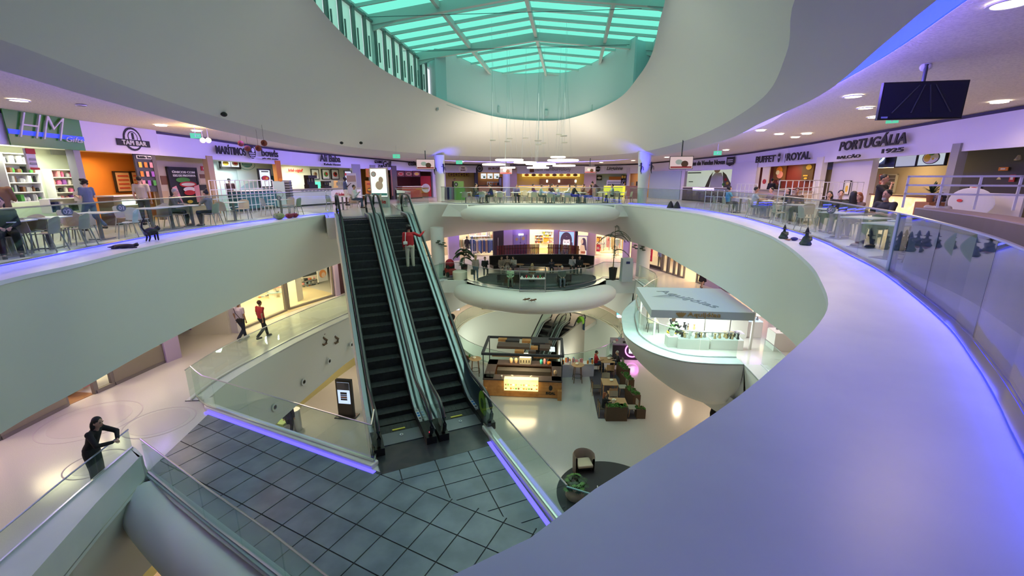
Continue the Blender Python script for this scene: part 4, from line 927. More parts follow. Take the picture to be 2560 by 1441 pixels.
for(x0,x1,y0,y1,lab,its)in((855,872,428,468,'upright screen with a drink advert beside the kebab counter',[CLB,CO]),):
 t,w_,h_=board('menu_screen',lab,'screen',Wd,x0,y0,x1,y1,emat('menu_soft',(.7,.75,.9),.9),.25,CK,.06);deco(t,[('e',0,0,.7*w_,.25*h_,CT),('b',0,.3*h_,w_,.15*h_,CR),('b',0,-.38*h_,w_,.15*h_,CN)])
t,w_,h_=board('poster','lemonade poster panel with orange drink between grey pillars','poster',Wd,912,422,930,443,CO,.1);deco(t,[('e',0,0,.5*w_,.7*h_,CY),('e',0,0,.3*w_,.4*h_,CR)])
t,w_,h_=board('menu_board','orange grid of food photos above the grill counter','menu board',WB2,938,424,974,446,CO,.2);deco(t,[('e',(k-1.5)*w_*.22,(j-.5)*h_*.45,w_*.15,h_*.3,[CBN,CY,CR,CG][(k+j)%4])for k in range(4)for j in range(2)])
t,w_,h_=board('poster','orange burger poster on the front of the grill shop','poster',Wd,911,452,930,484,CO,.12);deco(t,[('e',0,-.25*h_,.8*w_,.4*h_,CBN),('e',0,-.2*h_,.7*w_,.15*h_,CY),('b',0,.25*h_,.7*w_,.08*h_,CR)])
t,w_,h_=board('wall_brick_panel','narrow red brick panel right of the grill shop','wall panel',Wd,976,424,984,490,mat('brick',(.35,.12,.07),.8,noise=(30,(.6,.5,.42),.5)),.08)
for k in range(3):
 t,w_,h_=board('menu_screen',['left','middle','right'][k]+' of the three pizza photos above the dark red counter','screen',Wd,990+k*20,428,1009+k*20,442,c('maroon',(.2,.03,.03)),.05,CK,.04);deco(t,[('e',0,0,.7*w_,.6*h_,CT),('e',0,0,.5*w_,.4*h_,[CR,CBN,CY][k])])
counter('white pizza counter right of the escalators',Wd,990,1040,478,500,c('redwall',(.35,.05,.03)),CW,.4)
def rollup(label,px,py,hh,ww,m1,m2,txt=None,z=0,rz=0):
 P=G(px,py,z);t=thing('roll_up_banner',label,'banner',P,rz)
 MB().box((0,0,hh/2+.05),(ww,.03,hh)).build('banner_sheet',m1,t);MB().box((0,0,.04),(ww+.06,.22,.08)).build('banner_base',STEEL,t)
 deco(t,[('b',0,hh*.85,ww,hh*.2,m2),('e',0,hh*.45,ww*.85,ww*.85,CW),('b',0,hh*.12,ww,hh*.15,m2)],.03)
 if txt:lettering(txt,CR,t,(0,-.06,hh*.45),0,ww*.6,.18,.02)
 return t
rollup('red and white menu banner standing by the blue column',1066,494,1.9,.95,CR,CR,'MENU')
rollup('cream menu banner with food photos standing beside the man in white shorts',884,511,2.0,.62,c('cream',(.8,.75,.6)),CT)
P=G(953,519,0);t=thing('advert_totem','double sided lit advert totem with a mother and child behind the escalators','advert',P,R(-4));
MB().box((0,0,.30),(1.02,.28,.6)).build('totem_base',c('totem_grey',(.42,.50,.50)),t);MB().box((0,0,1.45),(1.06,.2,1.72)).build('totem_case',STEEL,t)
MB().box((0,-.11,1.45),(.94,.02,1.6)).build('lit_poster',emat('advert_glow',(.75,.85,.72),1.3),t)
deco(t,[('e',.14,1.62,.28,.36,c('skin_print',(.85,.6,.42))),('e',.02,1.3,.45,.5,c('skin_print2',(.9,.68,.5))),('e',-.28,1.95,.3,.3,CR),('e',-.28,1.95,.24,.24,CW),('b',0,.78,.94,.14,c('tealband',(.1,.4,.38)))],.115)
lettering('Vie',CR,t,(.12,-.16,.36),0,.5,.24,.01)
for k in range(4):
 t,w_,h_=board('menu_board',['first','second','third','fourth'][k]+' from left of the four small food photos above the yellow far counter','menu board',WB2,1120+k*13,433,1131+k*13,441,CY,.3,CBN,.04);deco(t,[('e',0,0,.6*w_,.6*h_,CBN)])
for k in range(3):
 t,w_,h_=board('menu_screen',['left','middle','right'][k]+' bright menu screen above the far burger counter','screen',WB2,1201+k*16.5,434,1214+k*16.5,447,emat('menu_white',(.75,.8,.85),1.1),.3);deco(t,[('b',0,.1*h_,.7*w_,.06*h_,CLB),('e',.1*w_,-.2*h_,.5*w_,.3*h_,CG)])
counter('orange burger counter with black grill at the far side',Wd,1195,1248,468,492,c('burger_front',(.55,.28,.12)),CK,.3)
shelf_unit('steel kitchen rack behind the far burger counter',WB2,1215,455,1246,482,3,5,[CGY,CK,CO],.8,STEEL)
t,w_,h_=board('drinks_fridge','tall black fridge at the right end of the burger counter','fridge',Wd,1246,443,1254,485,CK,.2);deco(t,[('b',0,.1*h_,.7*w_,.7*h_,CGY)])
t,w_,h_=board('menu_board','row of glowing yellow burger photos above the bright far counter','menu board',WB2,1305,434,1448,442,emat('burger_row',(1.0,.62,.16),1.3),.4);deco(t,[('e',(k-3.5)*w_*.12,0,w_*.08,h_*.8,[CO,CBN,CY][k%3])for k in range(8)])
t,w_,h_=board('kitchen_hatch','long dark kitchen hatch in the bright yellow shop','hatch',WB2,1348,447,1437,462,c('hatch',(.26,.13,.07)),.3)
for k,x in enumerate((1366,1396,1437)):
 t,w_,h_=board('pendant_lamp',['left','middle','right'][k]+' white pendant lamp over the bright yellow counter','lamp',WB2,x-2,450,x+2,456,emat('pend',(1,.9,.7),5),.9)
counter('bright yellow lit counter of the far hamburger shop',Wd,1296,1460,470,492,emat('yellow_front',(1.0,.62,.2),.8),CW,.2)
t,w_,h_=board('display_fridge','wide steel and glass display fridge of the pasta shop','fridge',Wd,1519,452,1556,473,c('fridge_in',(.55,.6,.55)),.1,CW,.12)
deco(t,[('b',0,h_*z,w_*.95,h_*.1,[CGY,CK,STEEL][i])for i,z in enumerate((.3,0,-.3))])
t,w_,h_=board('menu_board','orange cloth canopy panel above the pasta display','panel',WB2,1525,442,1556,450,CO,.4)
t,w_,h_=board('picture_frame','dark food photograph on the pale pasta shop wall','picture',WB2,1492,439,1505,451,CK,.2);deco(t,[('e',0,0,.8*w_,.5*h_,CW)])
counter('pasta shop counter with a glowing yellow front',Wd,1516,1566,474,486,emat('lemon_front',(.9,.85,.05),1.0),CW,.5)
shelf_unit('black bottle rack at the right of the pasta shop',Wd,1556,438,1567,472,4,3,[CW,CGY,CY],.15,CK)
t,w_,h_=board('doorway','dark doorway in the orange far wall','door',offset(Wd,.6),1591,454,1598,490,CK,.1)
t,w_,h_=board('wall_stamp','pale round stamp printed on the orange far wall','mark',offset(Wd,.6),1579,456,1586,464,c('stamp',(.55,.48,.38)),.1,th=.02)
t,w_,h_=board('wall_mural','large backlit picture of a man in a patterned jacket above the counter','mural',WB2,1718,420,1838,478,mat('mural_white',(.80,.86,.76),.6,emit=(.80,.9,.76),es=.45),.15,th=.04)
deco(t,[('p',.18*w_,0,.42*w_,.9*h_,CW,'shirt',[(-.3,-.5),(-.28,.1),(-.1,.32),(.2,.32),(.3,.1),(.3,-.5)]),('p',.02*w_,-.02*h_,.16*w_,.8*h_,c('jacket',(.16,.13,.08)),'jacket',[(-.5,-.5),(.1,.2),(.5,.45),(.3,.1),(.1,-.5)]),('p',.36*w_,-.05*h_,.24*w_,.85*h_,c('jacket',(.16,.13,.08)),'jacket',[(-.3,.45),(0,.3),(.5,-.2),(.5,-.5),(-.1,-.5)]),('e',.36*w_,.0,.05*w_,.12*h_,CR),('e',.40*w_,-.15*h_,.05*w_,.12*h_,CY),('e',.33*w_,-.2*h_,.05*w_,.12*h_,CG),('e',.18*w_,.40*h_,.12*w_,.24*h_,c('skin_print',(.85,.6,.42)),'face'),('b',-.30*w_,.40*h_,.3*w_,.05*h_,CGY),('b',-.30*w_,.30*h_,.3*w_,.05*h_,CGY),('b',-.36*w_,-.1*h_,.1*w_,.04*h_,CGY)],.03)
counter('long counter with lilac light under its top below the jacket picture',Wd,1722,1832,474,492,c('dkcounter',(.10,.08,.08)),CW,.3)
t,w_,h_=board('glow_box','lilac light strip under the counter top','light',Wd,1752,470,1805,477,emat('lilac_strip',(.6,.45,1),2.0),.72)
t,w_,h_=board('picture_frame','large picture of fried prawns on the dark red wall','picture',WB2,1940,413,1970,450,CBN,.15);deco(t,[('e',0,.15*h_,.5*w_,.5*h_,CO),('e',.1*w_,-.15*h_,.5*w_,.5*h_,CPK),('e',-.1*w_,0,.3*w_,.3*h_,CW)])
t,w_,h_=board('picture_frame','golden printed picture at the right of the dark red wall','picture',WB2,2012,410,2040,452,c('dkgold',(.10,.05,.02)),.15);deco(t,[('e',.1*w_,.3*h_,.5*w_,.3*h_,CY),('b',-.1*w_,-.2*h_,.4*w_,.08*h_,CY),('e',-.05*w_,-.36*h_,.3*w_,.12*h_,CY)])
t,w_,h_=board('menu_board','cream menu panel with a red lobster drawing at the buffet','menu board',Wd,1897,418,1914,478,c('cream',(.8,.75,.6)),-.2);deco(t,[('e',0,-.1*h_,.5*w_,.2*h_,CR)])
counter('buffet counter with a cream front',Wd,1925,2040,484,505,c('buffet_front',(.55,.42,.28)),c('stone',(.4,.36,.3)),.5)
WB3=offset(Wd,3.2)
struct(MB().strip([tuple(hit(offset(Wd,1.0),x,420)[0][:2])for x in(2060,2140,2210,2250)],2.15,2.78,.08).build('wall_navy_header',CN))
t,w_,h_=board('neon_sign','round white neon badge under the large black lettered sign','sign',offset(Wd,.9),2170,385,2222,412,CN,.1);deco(t,[('r',0,.3*h_,w_,1.6*h_,emat('neon',(.8,.95,1),6),'neon_ring')]);lettering('25',emat('neon',(.8,.95,1),6),t,(0,-.1,.25*h_),0,w_*.5,.25,.02)
t,w_,h_=board('menu_screen','grey menu screen over the warm bar','screen',offset(Wd,.9),2250,380,2302,417,emat('menu_dim',(.5,.52,.7),.7),.1,CK,.04)
t,w_,h_=board('menu_screen','menu screen with a plate of egg and salad over the warm bar','screen',offset(Wd,.9),2306,375,2376,414,emat('menu_plate',(.55,.62,.72),.8),.1,CK,.04);deco(t,[('e',0,0,.62*w_,.82*h_,CK),('e',0,0,.56*w_,.74*h_,CW),('e',-.12*w_,0,.25*w_,.5*h_,CY),('e',.1*w_,-.08*h_,.22*w_,.35*h_,CW),('e',.1*w_,-.08*h_,.08*w_,.14*h_,CY),('e',.02*w_,.25*h_,.2*w_,.2*h_,CG)])
t,w_,h_=board('light_strip','warm glowing light line over the bar','light',offset(Wd,1.2),2152,416,2290,420,emat('warm_line',(1,.72,.35),9),.1)
t,w_=counter('bar counter with a glowing gold patterned front beneath the egg plate screen',Wd,2176,2362,483,520,mat('gold_pattern',(.75,.55,.3),.5,emit=(1,.62,.25),es=.9,noise=(5,(.9,.86,.8),.9)),CBN,-.3)
t,w_,h_=board('door_dark','dark glazed door in the brown wall behind the bar','door',WB3,2215,437,2245,482,c('doordark',(.07,.06,.05)),.1,CGY,.05);deco(t,[('b',0,z*h_,w_*.9,.02,CGY)for z in(-.3,-.1,.1,.3)])
for k,(ya,yb)in enumerate(((436,442),(443,449),(452,458),(459,465),(471,476))):
 t,w_,h_=board('safety_sign',['topmost','second from top','middle','fourth from top','lowest'][k]+' red safety sign on the brown wall behind the bar','sign',WB3,2206,ya,2215,yb,CR,.15,th=.02);deco(t,[('b',0,0,w_*.5,h_*.4,CW)],.015)
t,w_,h_=board('wall_sheet','pale notice sheet on the brown wall left of the man with folded arms','notice',WB3,2152,441,2173,467,c('sheet',(.75,.55,.38)),.1,th=.02)
t,w_,h_=board('door_poster','white door poster with a yellow flower vase on the lilac wall','poster',Wd,2093,452,2108,486,CW,-.3,CK,.02,th=.03);deco(t,[('e',0,-.1*h_,.4*w_,.5*h_,CY)],.02)
t,w_,h_=board('poster','yellow poster with red sauce on the black shop front at right','poster',Wd,2436,490,2500,545,CY,.5);deco(t,[('e',-.3*w_,.2*h_,.5*w_,.5*h_,CR),('e',-.3*w_,-.3*h_,.5*w_,.4*h_,CG)])
t,w_,h_=board('menu_board','tilted menu card on the black counter at right','menu board',Wd,2465,461,2494,485,c('cream',(.8,.75,.6)),.4,CK,.02);deco(t,[('e',0,0,.6*w_,.4*h_,CR),('b',0,.3*h_,.6*w_,.05*h_,CR)])
for k,(x0,x1,ya,yb,mm)in enumerate(((2506,2530,418,427,CO),(2533,2547,437,455,CR))):
 t,w_,h_=board('safety_sign',['orange safety sign on the black wall at right','red extinguisher sign on the black wall at right'][k],'sign',offset(Wd,2.2),x0,ya,x1,yb,mm,.1,th=.02);deco(t,[('b',0,0,w_*.5,h_*.4,CW)],.015)
t,w_,h_=wthing('warning_sign','pale triangular warning sign on the black wall at right','sign',offset(Wd,2.2),2505,440,2517,449,.1);deco(t,[('t',0,0,w_,h_,c('paleyellow',(.7,.68,.3)),'triangle')])
t,w_,h_=board('lilac_counter','lilac white counter front at the right edge','counter',Wd,2502,484,2640,545,LIL,.7)
t,w_,h_=wthing('speech_bubble_sign','large round grey sign board with a red prawn drawing at the right edge','sign',Wd,2500,470,2640,545,1.3)
mb=MB();mb.ell((0,0,0),(w_/2,.04,h_/2),28,14);mb.build('board',c('bubble',(.50,.50,.54)),t);deco(t,[('e',-.18*w_,.05*h_,.12*w_,.1*h_,CR,'prawn')],.06)
p,a=hit(offset(Wd,1.2),2545,400);light('wall_lamp','POINT',(p.x,p.y,2.3),6,(1,.8,.5),size=.05)
tag(MB().lathe([(.03,0),(.09,-.14),(.08,-.15)],(p.x,p.y,2.36),14).build('wall_lamp',STEEL),'small white lamp glowing inside the black shop','lamp')
# ------------ columns, lamps, light lines
COLM=mat('column_paint',(.80,.80,.82),.45)
def column(label,x,y,z0,z1,r0,r1,m=COLM,nm='column'):
 o=MB().lathe([(r0,0),(r1,z1-z0)],(0,0,0),28).build(nm,m,loc=(x,y,z0),smooth=True,angle=50);return tag(o,label,'column')
cL=G(1102,503,0);cR=G(1604,509,0)
column('white round column lit blue at the top, left end of the far seating',cL.x,cL.y,0,3.45,.30,.42)
column('white round column lit blue at the top, right end of the far seating',cR.x,cR.y,0,3.5,.30,.46)
column('lilac column behind the seating carrying a screen beside the burger counter',*G(1266,492,0)[:2],0,3.2,.36,.36)
column('lilac column behind the seating carrying a screen beside the pasta shop',*G(1476,490,0)[:2],0,3.2,.36,.36)
kL=G(1112,722,Z1);kR=G(1606,722,Z1)
for kx,ky,lab in((-5.25,30.6,'thick white column of the middle floor left of the red toy ride'),(9.25,30.3,'thick white column of the middle floor between the palm and the sale windows')):
 o=column(lab,kx,ky,Z1-.02,-1.6,.46,.46)
for kx,ky,lab in((-5.6,30.9,'white column of the lower floor left of the oval opening'),(9.5,30.6,'white column of the lower floor right of the oval opening')):
 column(lab,kx,ky,Z0,-6.6,.5,.5)
for i,(P,sgn)in enumerate(((cL,-1),(cR,1))):
 for k,(dx,dz)in enumerate(((-.34,2.55),(.36,2.6))):
  t=thing('hanging_skeleton',['left','right'][k]+' dark bat-like decoration hanging on the '+['left','right'][i]+' blue column','decoration',(P.x+dx,P.y-.42,dz))
  MB().ell((0,0,.12),(.07,.05,.09)).build('head',CK,t);MB().tube([(0,0,.05),(.03,0,-.15),(0,0,-.35),(.05,0,-.55)],[.05,.07,.04,.02],6).build('body',CK,t);MB().tube([(-.16,0,.0),(0,0,.0),(.16,0,-.1),(.18,0,-.3)],.022,5).build('arm',CK,t)
 light('column_uplight','SPOT',(P.x-.3*sgn,P.y-1.7,1.5),420,(.07,.05,1),(R(136),0,0),.15,spot=R(50),blend=1.0)
sp=[(x,y)for x,y in offset(R_,-.12,True)];sp.append(sp[0])
o=MB().strip(sp,3.34,3.46,.02).build('cove_light_line',emat('lilac_line',(.26,.18,1.0),37));tag(o,'hidden lilac light line running along the back of the ceiling ring','light strip')
LEDW=3.6
for nm,pth,lab in(('left',[p[:2]for p in GLL],'blue light line along the foot of the left food court glass'),('right',[p[:2]for p in GLR],'blue light line along the foot of the right food court glass')):
 q=offset(pth,-.06 if nm=='left' else-.06)
 o=MB().strip(q,.018,.036,.006).build('ledge_light_line',emat('blue_ledge',(.012,.014,1.0),16));tag(o,lab,'light strip')
 struct(MB().strip(offset(pth,-.075 if nm=='left' else-.075),.038,.046,.10).build('trim_glass_shoe',STEEL))
 L_=plen(pth)[-1];n_=int(L_/2.2)
 for k in range(n_):
  (x,y),a=along(q,L_*(k+.5)/n_);sg=1 if nm=='left' else 1
  inn=Vector((-.3-x,15-y,0)).normalized();az=math.atan2(inn.y,inn.x)
  d_=Vector((math.sin(a),-math.cos(a),0));d_=d_ if d_.dot(inn)>0 else-d_;az=math.atan2(d_.y,d_.x)
  light('ledge_led','AREA',(x+d_.x*.03,y+d_.y*.03,.16),LEDW,(.05,.065,1),(0,R(-76),az),.06,L_/n_)
LAMPW=emat('lamp_warm',(1.0,.86,.60),16)
dl_proto=None
def downlight(px,py,lab,e=165,col=WARM,z=None,on=True,r=.17):
 d=ray(px,py);zz=z
 if z is None:
  zz=3.6
  for _ in range(6):P=G(px,py,zz-.03);zz=zc2(P.y)
 P=G(px,py,zz-.03)
 t=thing('downlight',lab,'lamp',(P.x,P.y,zz-.02))
 MB().lathe([(r,-.02),(r*1.25,-.02),(r*1.25,.0),(r,0)],(0,0,0),20,caps=False).build('trim_ring',WHITEP,t)
 MB().lathe([(r*.98,-.012),(r*.98,-.004)],(0,0,0),20).build('lamp_disc',LAMPW if on else CGY,t)
 if on:light('downlight_lamp','SPOT',(P.x,P.y,zz-.08),e,col,(0,0,0),.12,spot=R(150),blend=.5)
 return t
DLS=[(47,252,'glowing ceiling lamp above the green gift sign'),(492,328,'glowing ceiling lamp left of the bowls sign'),(746,361,'glowing ceiling lamp between the bowls and kebab signs'),(845,367,'glowing ceiling lamp right of the kebab sign'),(922,385,'glowing ceiling lamp above the grill sign'),(1070,400,'glowing ceiling lamp right of the hanging pizza screen'),(1117,412,'small ceiling lamp right of the left blue column'),(1155,405,'small ceiling lamp above the slatted sign'),(1503,407,'small ceiling lamp above the pasta sign emblem'),(1583,402,'ceiling lamp just left of the right blue column'),(1667,394,'ceiling lamp just right of the right blue column'),(1815,376,'ceiling lamp above the shield badge'),(1902,327,'leftmost of the three lamps above the buffet sign'),(1948,336,'middle of the three lamps above the buffet sign'),(1988,344,'rightmost of the three lamps above the buffet sign'),(2133,242,'uppermost of the three lamps left of the big hanging screen'),(2164,271,'middle of the three lamps left of the big hanging screen'),(2186,294,'lowest of the three lamps left of the big hanging screen'),(2528,9,'big glowing lamp in the top right corner')]
for x,y,lab in DLS:downlight(x,y,lab)
downlight(203,264,'unlit ceiling lamp above the round bar emblem',on=False,r=.10)
for x,y in((-12,9),(-11.6,3),(11,7.5),(12.5,12),(12.8,20),(-12.6,24),(-12.9,17)):
 light('downlight_lamp','SPOT',(x,y,3.5),60 if x>10 and y<13 else 160,WARM,(0,0,0),.14,spot=R(150))
 tag(MB().lathe([(.17,-.02),(.17,0)],(x,y,3.58),20).build('downlight',LAMPW),'ceiling lamp over the seating near %s'%{(-12,9):'the left glass beside the gift shop',(-11.6,3):'the left edge of the frame',(11,7.5):'the smoky railing',(12.5,12):'the gold patterned bar',(12.8,20):'the buffet tables',(-12.6,24):'the kebab tables',(-12.9,17):'the bowls shop lattice'}[(x,y)],'lamp')
PGLOW=emat('pendant_glow',(1.0,.88,.72),4.2)
def pendant(px,py,wpx,Y,lab,on=True,group=None):
 P=GY(px,py,Y);r=wpx/2*Y/1124;t=thing('pendant_lamp',lab,'lamp',P,0,group)
 MB().lathe([(r*.2,.07),(r*.97,.06),(r,.03),(r,-.0),(r*.98,-.03)]if on else[(r,.02),(r,-.02)],(0,0,0),36).build('lamp_body',PGLOW if on else mat('pend_off',(.7,.6,.5),.5),t,smooth=True)
 if on:MB().lathe([(r*.96,-.035),(r*.96,-.03)],(0,0,0),36).build('diffuser',PGLOW,t)
 top=9.2-P.z if Y<34.5 else max(.4,3.6+(41-Y)*.42-P.z)
 for k in range(3 if on else 1):
  a=2*PI*k/3;MB().cyl((math.cos(a)*r*.6*on,math.sin(a)*r*.6*on,.04),(0,0,top),.006,n=4).build('cable',STEEL,t)
 return t
names=['longest upper left','middle upper left, just right of the longest','far left, lowest hung of the left side','small lower left one before the screen','wide central','long upper right','small topmost right','lower right','lower centre, before the sign lettering','small centre one between two wide']
for k,(x,y,w_)in enumerate([(773,243,280),(930,268,225),(618,288,230),(757,320,150),(1087,283,300),(1310,246,310),(1260,214,150),(1320,300,225),(1060,320,220),(1075,303,130)]):
 pendant(1080+x/4,340+y/4,w_/4,[33.2,32.5,30.8,31.0,33.6,32.8,33.8,31.2,30.6,32.2][k],names[k]+' glowing disc lamp over the far seating',group=None)
for k,(x,y)in enumerate([(1232,351),(1268,354),(1274,347),(1314,346),(1345,352),(1346,362),(1358,358),(1397,337),(1409,340),(1411,357)]):
 pendant(x,y,14 if k not in(4,8)else 17,24.0+(k%4)*1.3,['leftmost','second from left','third from left, slightly raised','fourth from left','fifth from left, bigger','lowest in the middle','middle right, faint','highest right','bigger right','lowest right'][k]+' small unlit disc lamp on a thin cable',on=False)
light('pendant_glow_light','AREA',(1.2,32.5,2.75),260,(1,.84,.62),(0,0,0),9.0,3.0)
light('pendant_glow_light','AREA',(1.2,32.0,3.3),25,(1,.86,.66),(PI,0,0),9.0,3.0)
def lampdisc(x,y,z,e,col,lab,r=.16,spot=150):
 light('downlight_lamp','SPOT',(x,y,z-.06),e,col,(0,0,0),.12,spot=R(spot),blend=.5)
 tag(MB().lathe([(r,-.02),(r,0)],(x,y,z-.003),18).build('downlight',LAMPW),lab,'lamp')
FCOL=(1,.74,.50)
for k,(x,y)in enumerate([(-11.4,6),(-11.6,10),(-11.5,13.5),(-11.2,17),(-10.6,20.5),(-9.6,24),(-8.2,28),(-6.5,32.5),(-3.2,34.9),(0,36.3),(3.2,36.6),(6.2,36),(9.8,31.5),(10.7,27.5),(11,23),(11.2,18.5),(10.8,14.5),(10,10.5)]):
 lampdisc(x,y,-1.78,45 if k<2 else 95,(1,.72,.62)if 7<=k<=15 else FCOL,'added unseen ceiling lamp of the middle floor, number %s clockwise from the front left walkway'%['one','two','three','four','five','six','seven','eight','nine','ten','eleven','twelve','thirteen','fourteen','fifteen','sixteen','seventeen','eighteen'][k])  # unseen lamps added to light the middle floor, whose ceiling is hidden
for k,pth in enumerate(([(-13.2,7),(-13.2,15)],[(-5.8,35),(-3,37.2),(.4,39.3),(2.3,39.8),(6.9,38.7),(9.8,35),(10.2,32.4)],[(12.5,25.4),(13.8,21),(14.6,15)])):
 o=MB().strip(pth,-1.9,-1.8,.02).build('added_light_line',emat('lilac_line2',(.45,.24,1.0),24));tag(o,['added unseen lilac light line above the left shop windows','added unseen lilac light line above the shops behind the sofas','added unseen lilac light line above the right walkway wall'][k],'light strip')  # unseen glowing strips added to tint walls and floor lilac
for k,(x,y)in enumerate([(-10.4,8),(-10.6,14),(-10.5,19),(-10,24),(-8.8,29),(-6.8,34),(-3.5,38.2),(1.5,40.2),(6.5,38.3),(10.2,33),(10.9,26),(10.9,19),(10.8,13),(10.2,8),(7,4.5)]):
 lampdisc(x,y,-6.78,560 if x>9 or y>33 else 270,(1,.76,.52),'added unseen ceiling lamp of the lower floor, number %s clockwise from the front left'%['one','two','three','four','five','six','seven','eight','nine','ten','eleven','twelve','thirteen','fourteen','fifteen'][k])  # unseen lamps added to light the lower floor and warm the balcony undersides
light('added_void_light','POINT',(-1.5,33,-11.2),260,(.95,1,.85),size=.5);light('added_void_light','POINT',(5.5,30,-11.2),260,(.95,1,.85),size=.5)  # unseen lamps added to brighten the oval void in place of daylight
# ------------ people
def remesh_mb(mb,vox):
 me=bpy.data.meshes.new('tmp');me.from_pydata(mb.v,[],mb.f);o=bpy.data.objects.new('tmp',me);COL.objects.link(o)
 r_=o.modifiers.new('r','REMESH');r_.mode='VOXEL';r_.voxel_size=vox
 s_=o.modifiers.new('s','SMOOTH');s_.factor=.5;s_.iterations=3
 dg=bpy.context.evaluated_depsgraph_get();ev=o.evaluated_get(dg);m2=ev.to_mesh()
 n=len(m2 .vertices);co=np.empty(n*3,np.float32);m2 .vertices.foreach_get('co',co);V_=co.reshape(-1,3)
 F=[tuple(p.vertices)for p in m2 .polygons];out=([tuple(map(float,v))for v in V_],F)
 ev.to_mesh_clear();bpy.data.objects.remove(o);bpy.data.meshes.remove(me);return out
def caps(mb,p,q,r1,r2,n=8):
 mb.cyl(p,q,r1,r2,n);mb.ell(p,r1,n,6);mb.ell(q,r2,n,6)
SKIN={k:mat('skin_'+k,v,.55)for k,v in{'light':(.60,.36,.25),'tan':(.44,.24,.15),'brown':(.16,.075,.045),'dark':(.06,.03,.02)}.items()}
HAIRC={k:mat('hair_'+k,v,.6)for k,v in{'black':(.012,.010,.010),'brown':(.07,.035,.02),'red':(.24,.07,.025),'grey':(.35,.34,.33),'blond':(.38,.25,.12),'none':(.3,.2,.15)}.items()}
CLO={}
def cloth(col):
 k='cloth_%d_%d_%d'%tuple(int(x*255)for x in col)
 return mat(k,col,.85)
EYE=mat('eye_dark',(.01,.01,.01),.3);LIP=mat('lips',(.32,.10,.08),.5)
ARMS={'down':((.05,-.02,-.28),(.04,.05,-.53)),'table':((.05,.14,-.23),(-.05,.37,-.20)),'phone':((.04,.08,-.26),(-.09,.28,-.10)),'cross':((.05,.12,-.25),(-.24,.22,-.20)),'chin':((.0,.24,-.19),(-.14,.22,.05)),'rail':((.14,.24,-.14),(-.10,.40,-.16)),'out':((.24,.06,-.12),(.44,.22,.02)),'lap':((.04,.04,-.27),(-.08,.26,-.34)),'carry':((.06,.0,-.28),(-.02,.24,-.22)),'swing':((.05,-.12,-.25),(.05,-.10,-.5)),'reach':((.06,.20,-.22),(.0,.42,-.38)),'behind':((.1,-.14,-.24),(-.08,-.16,-.40))}
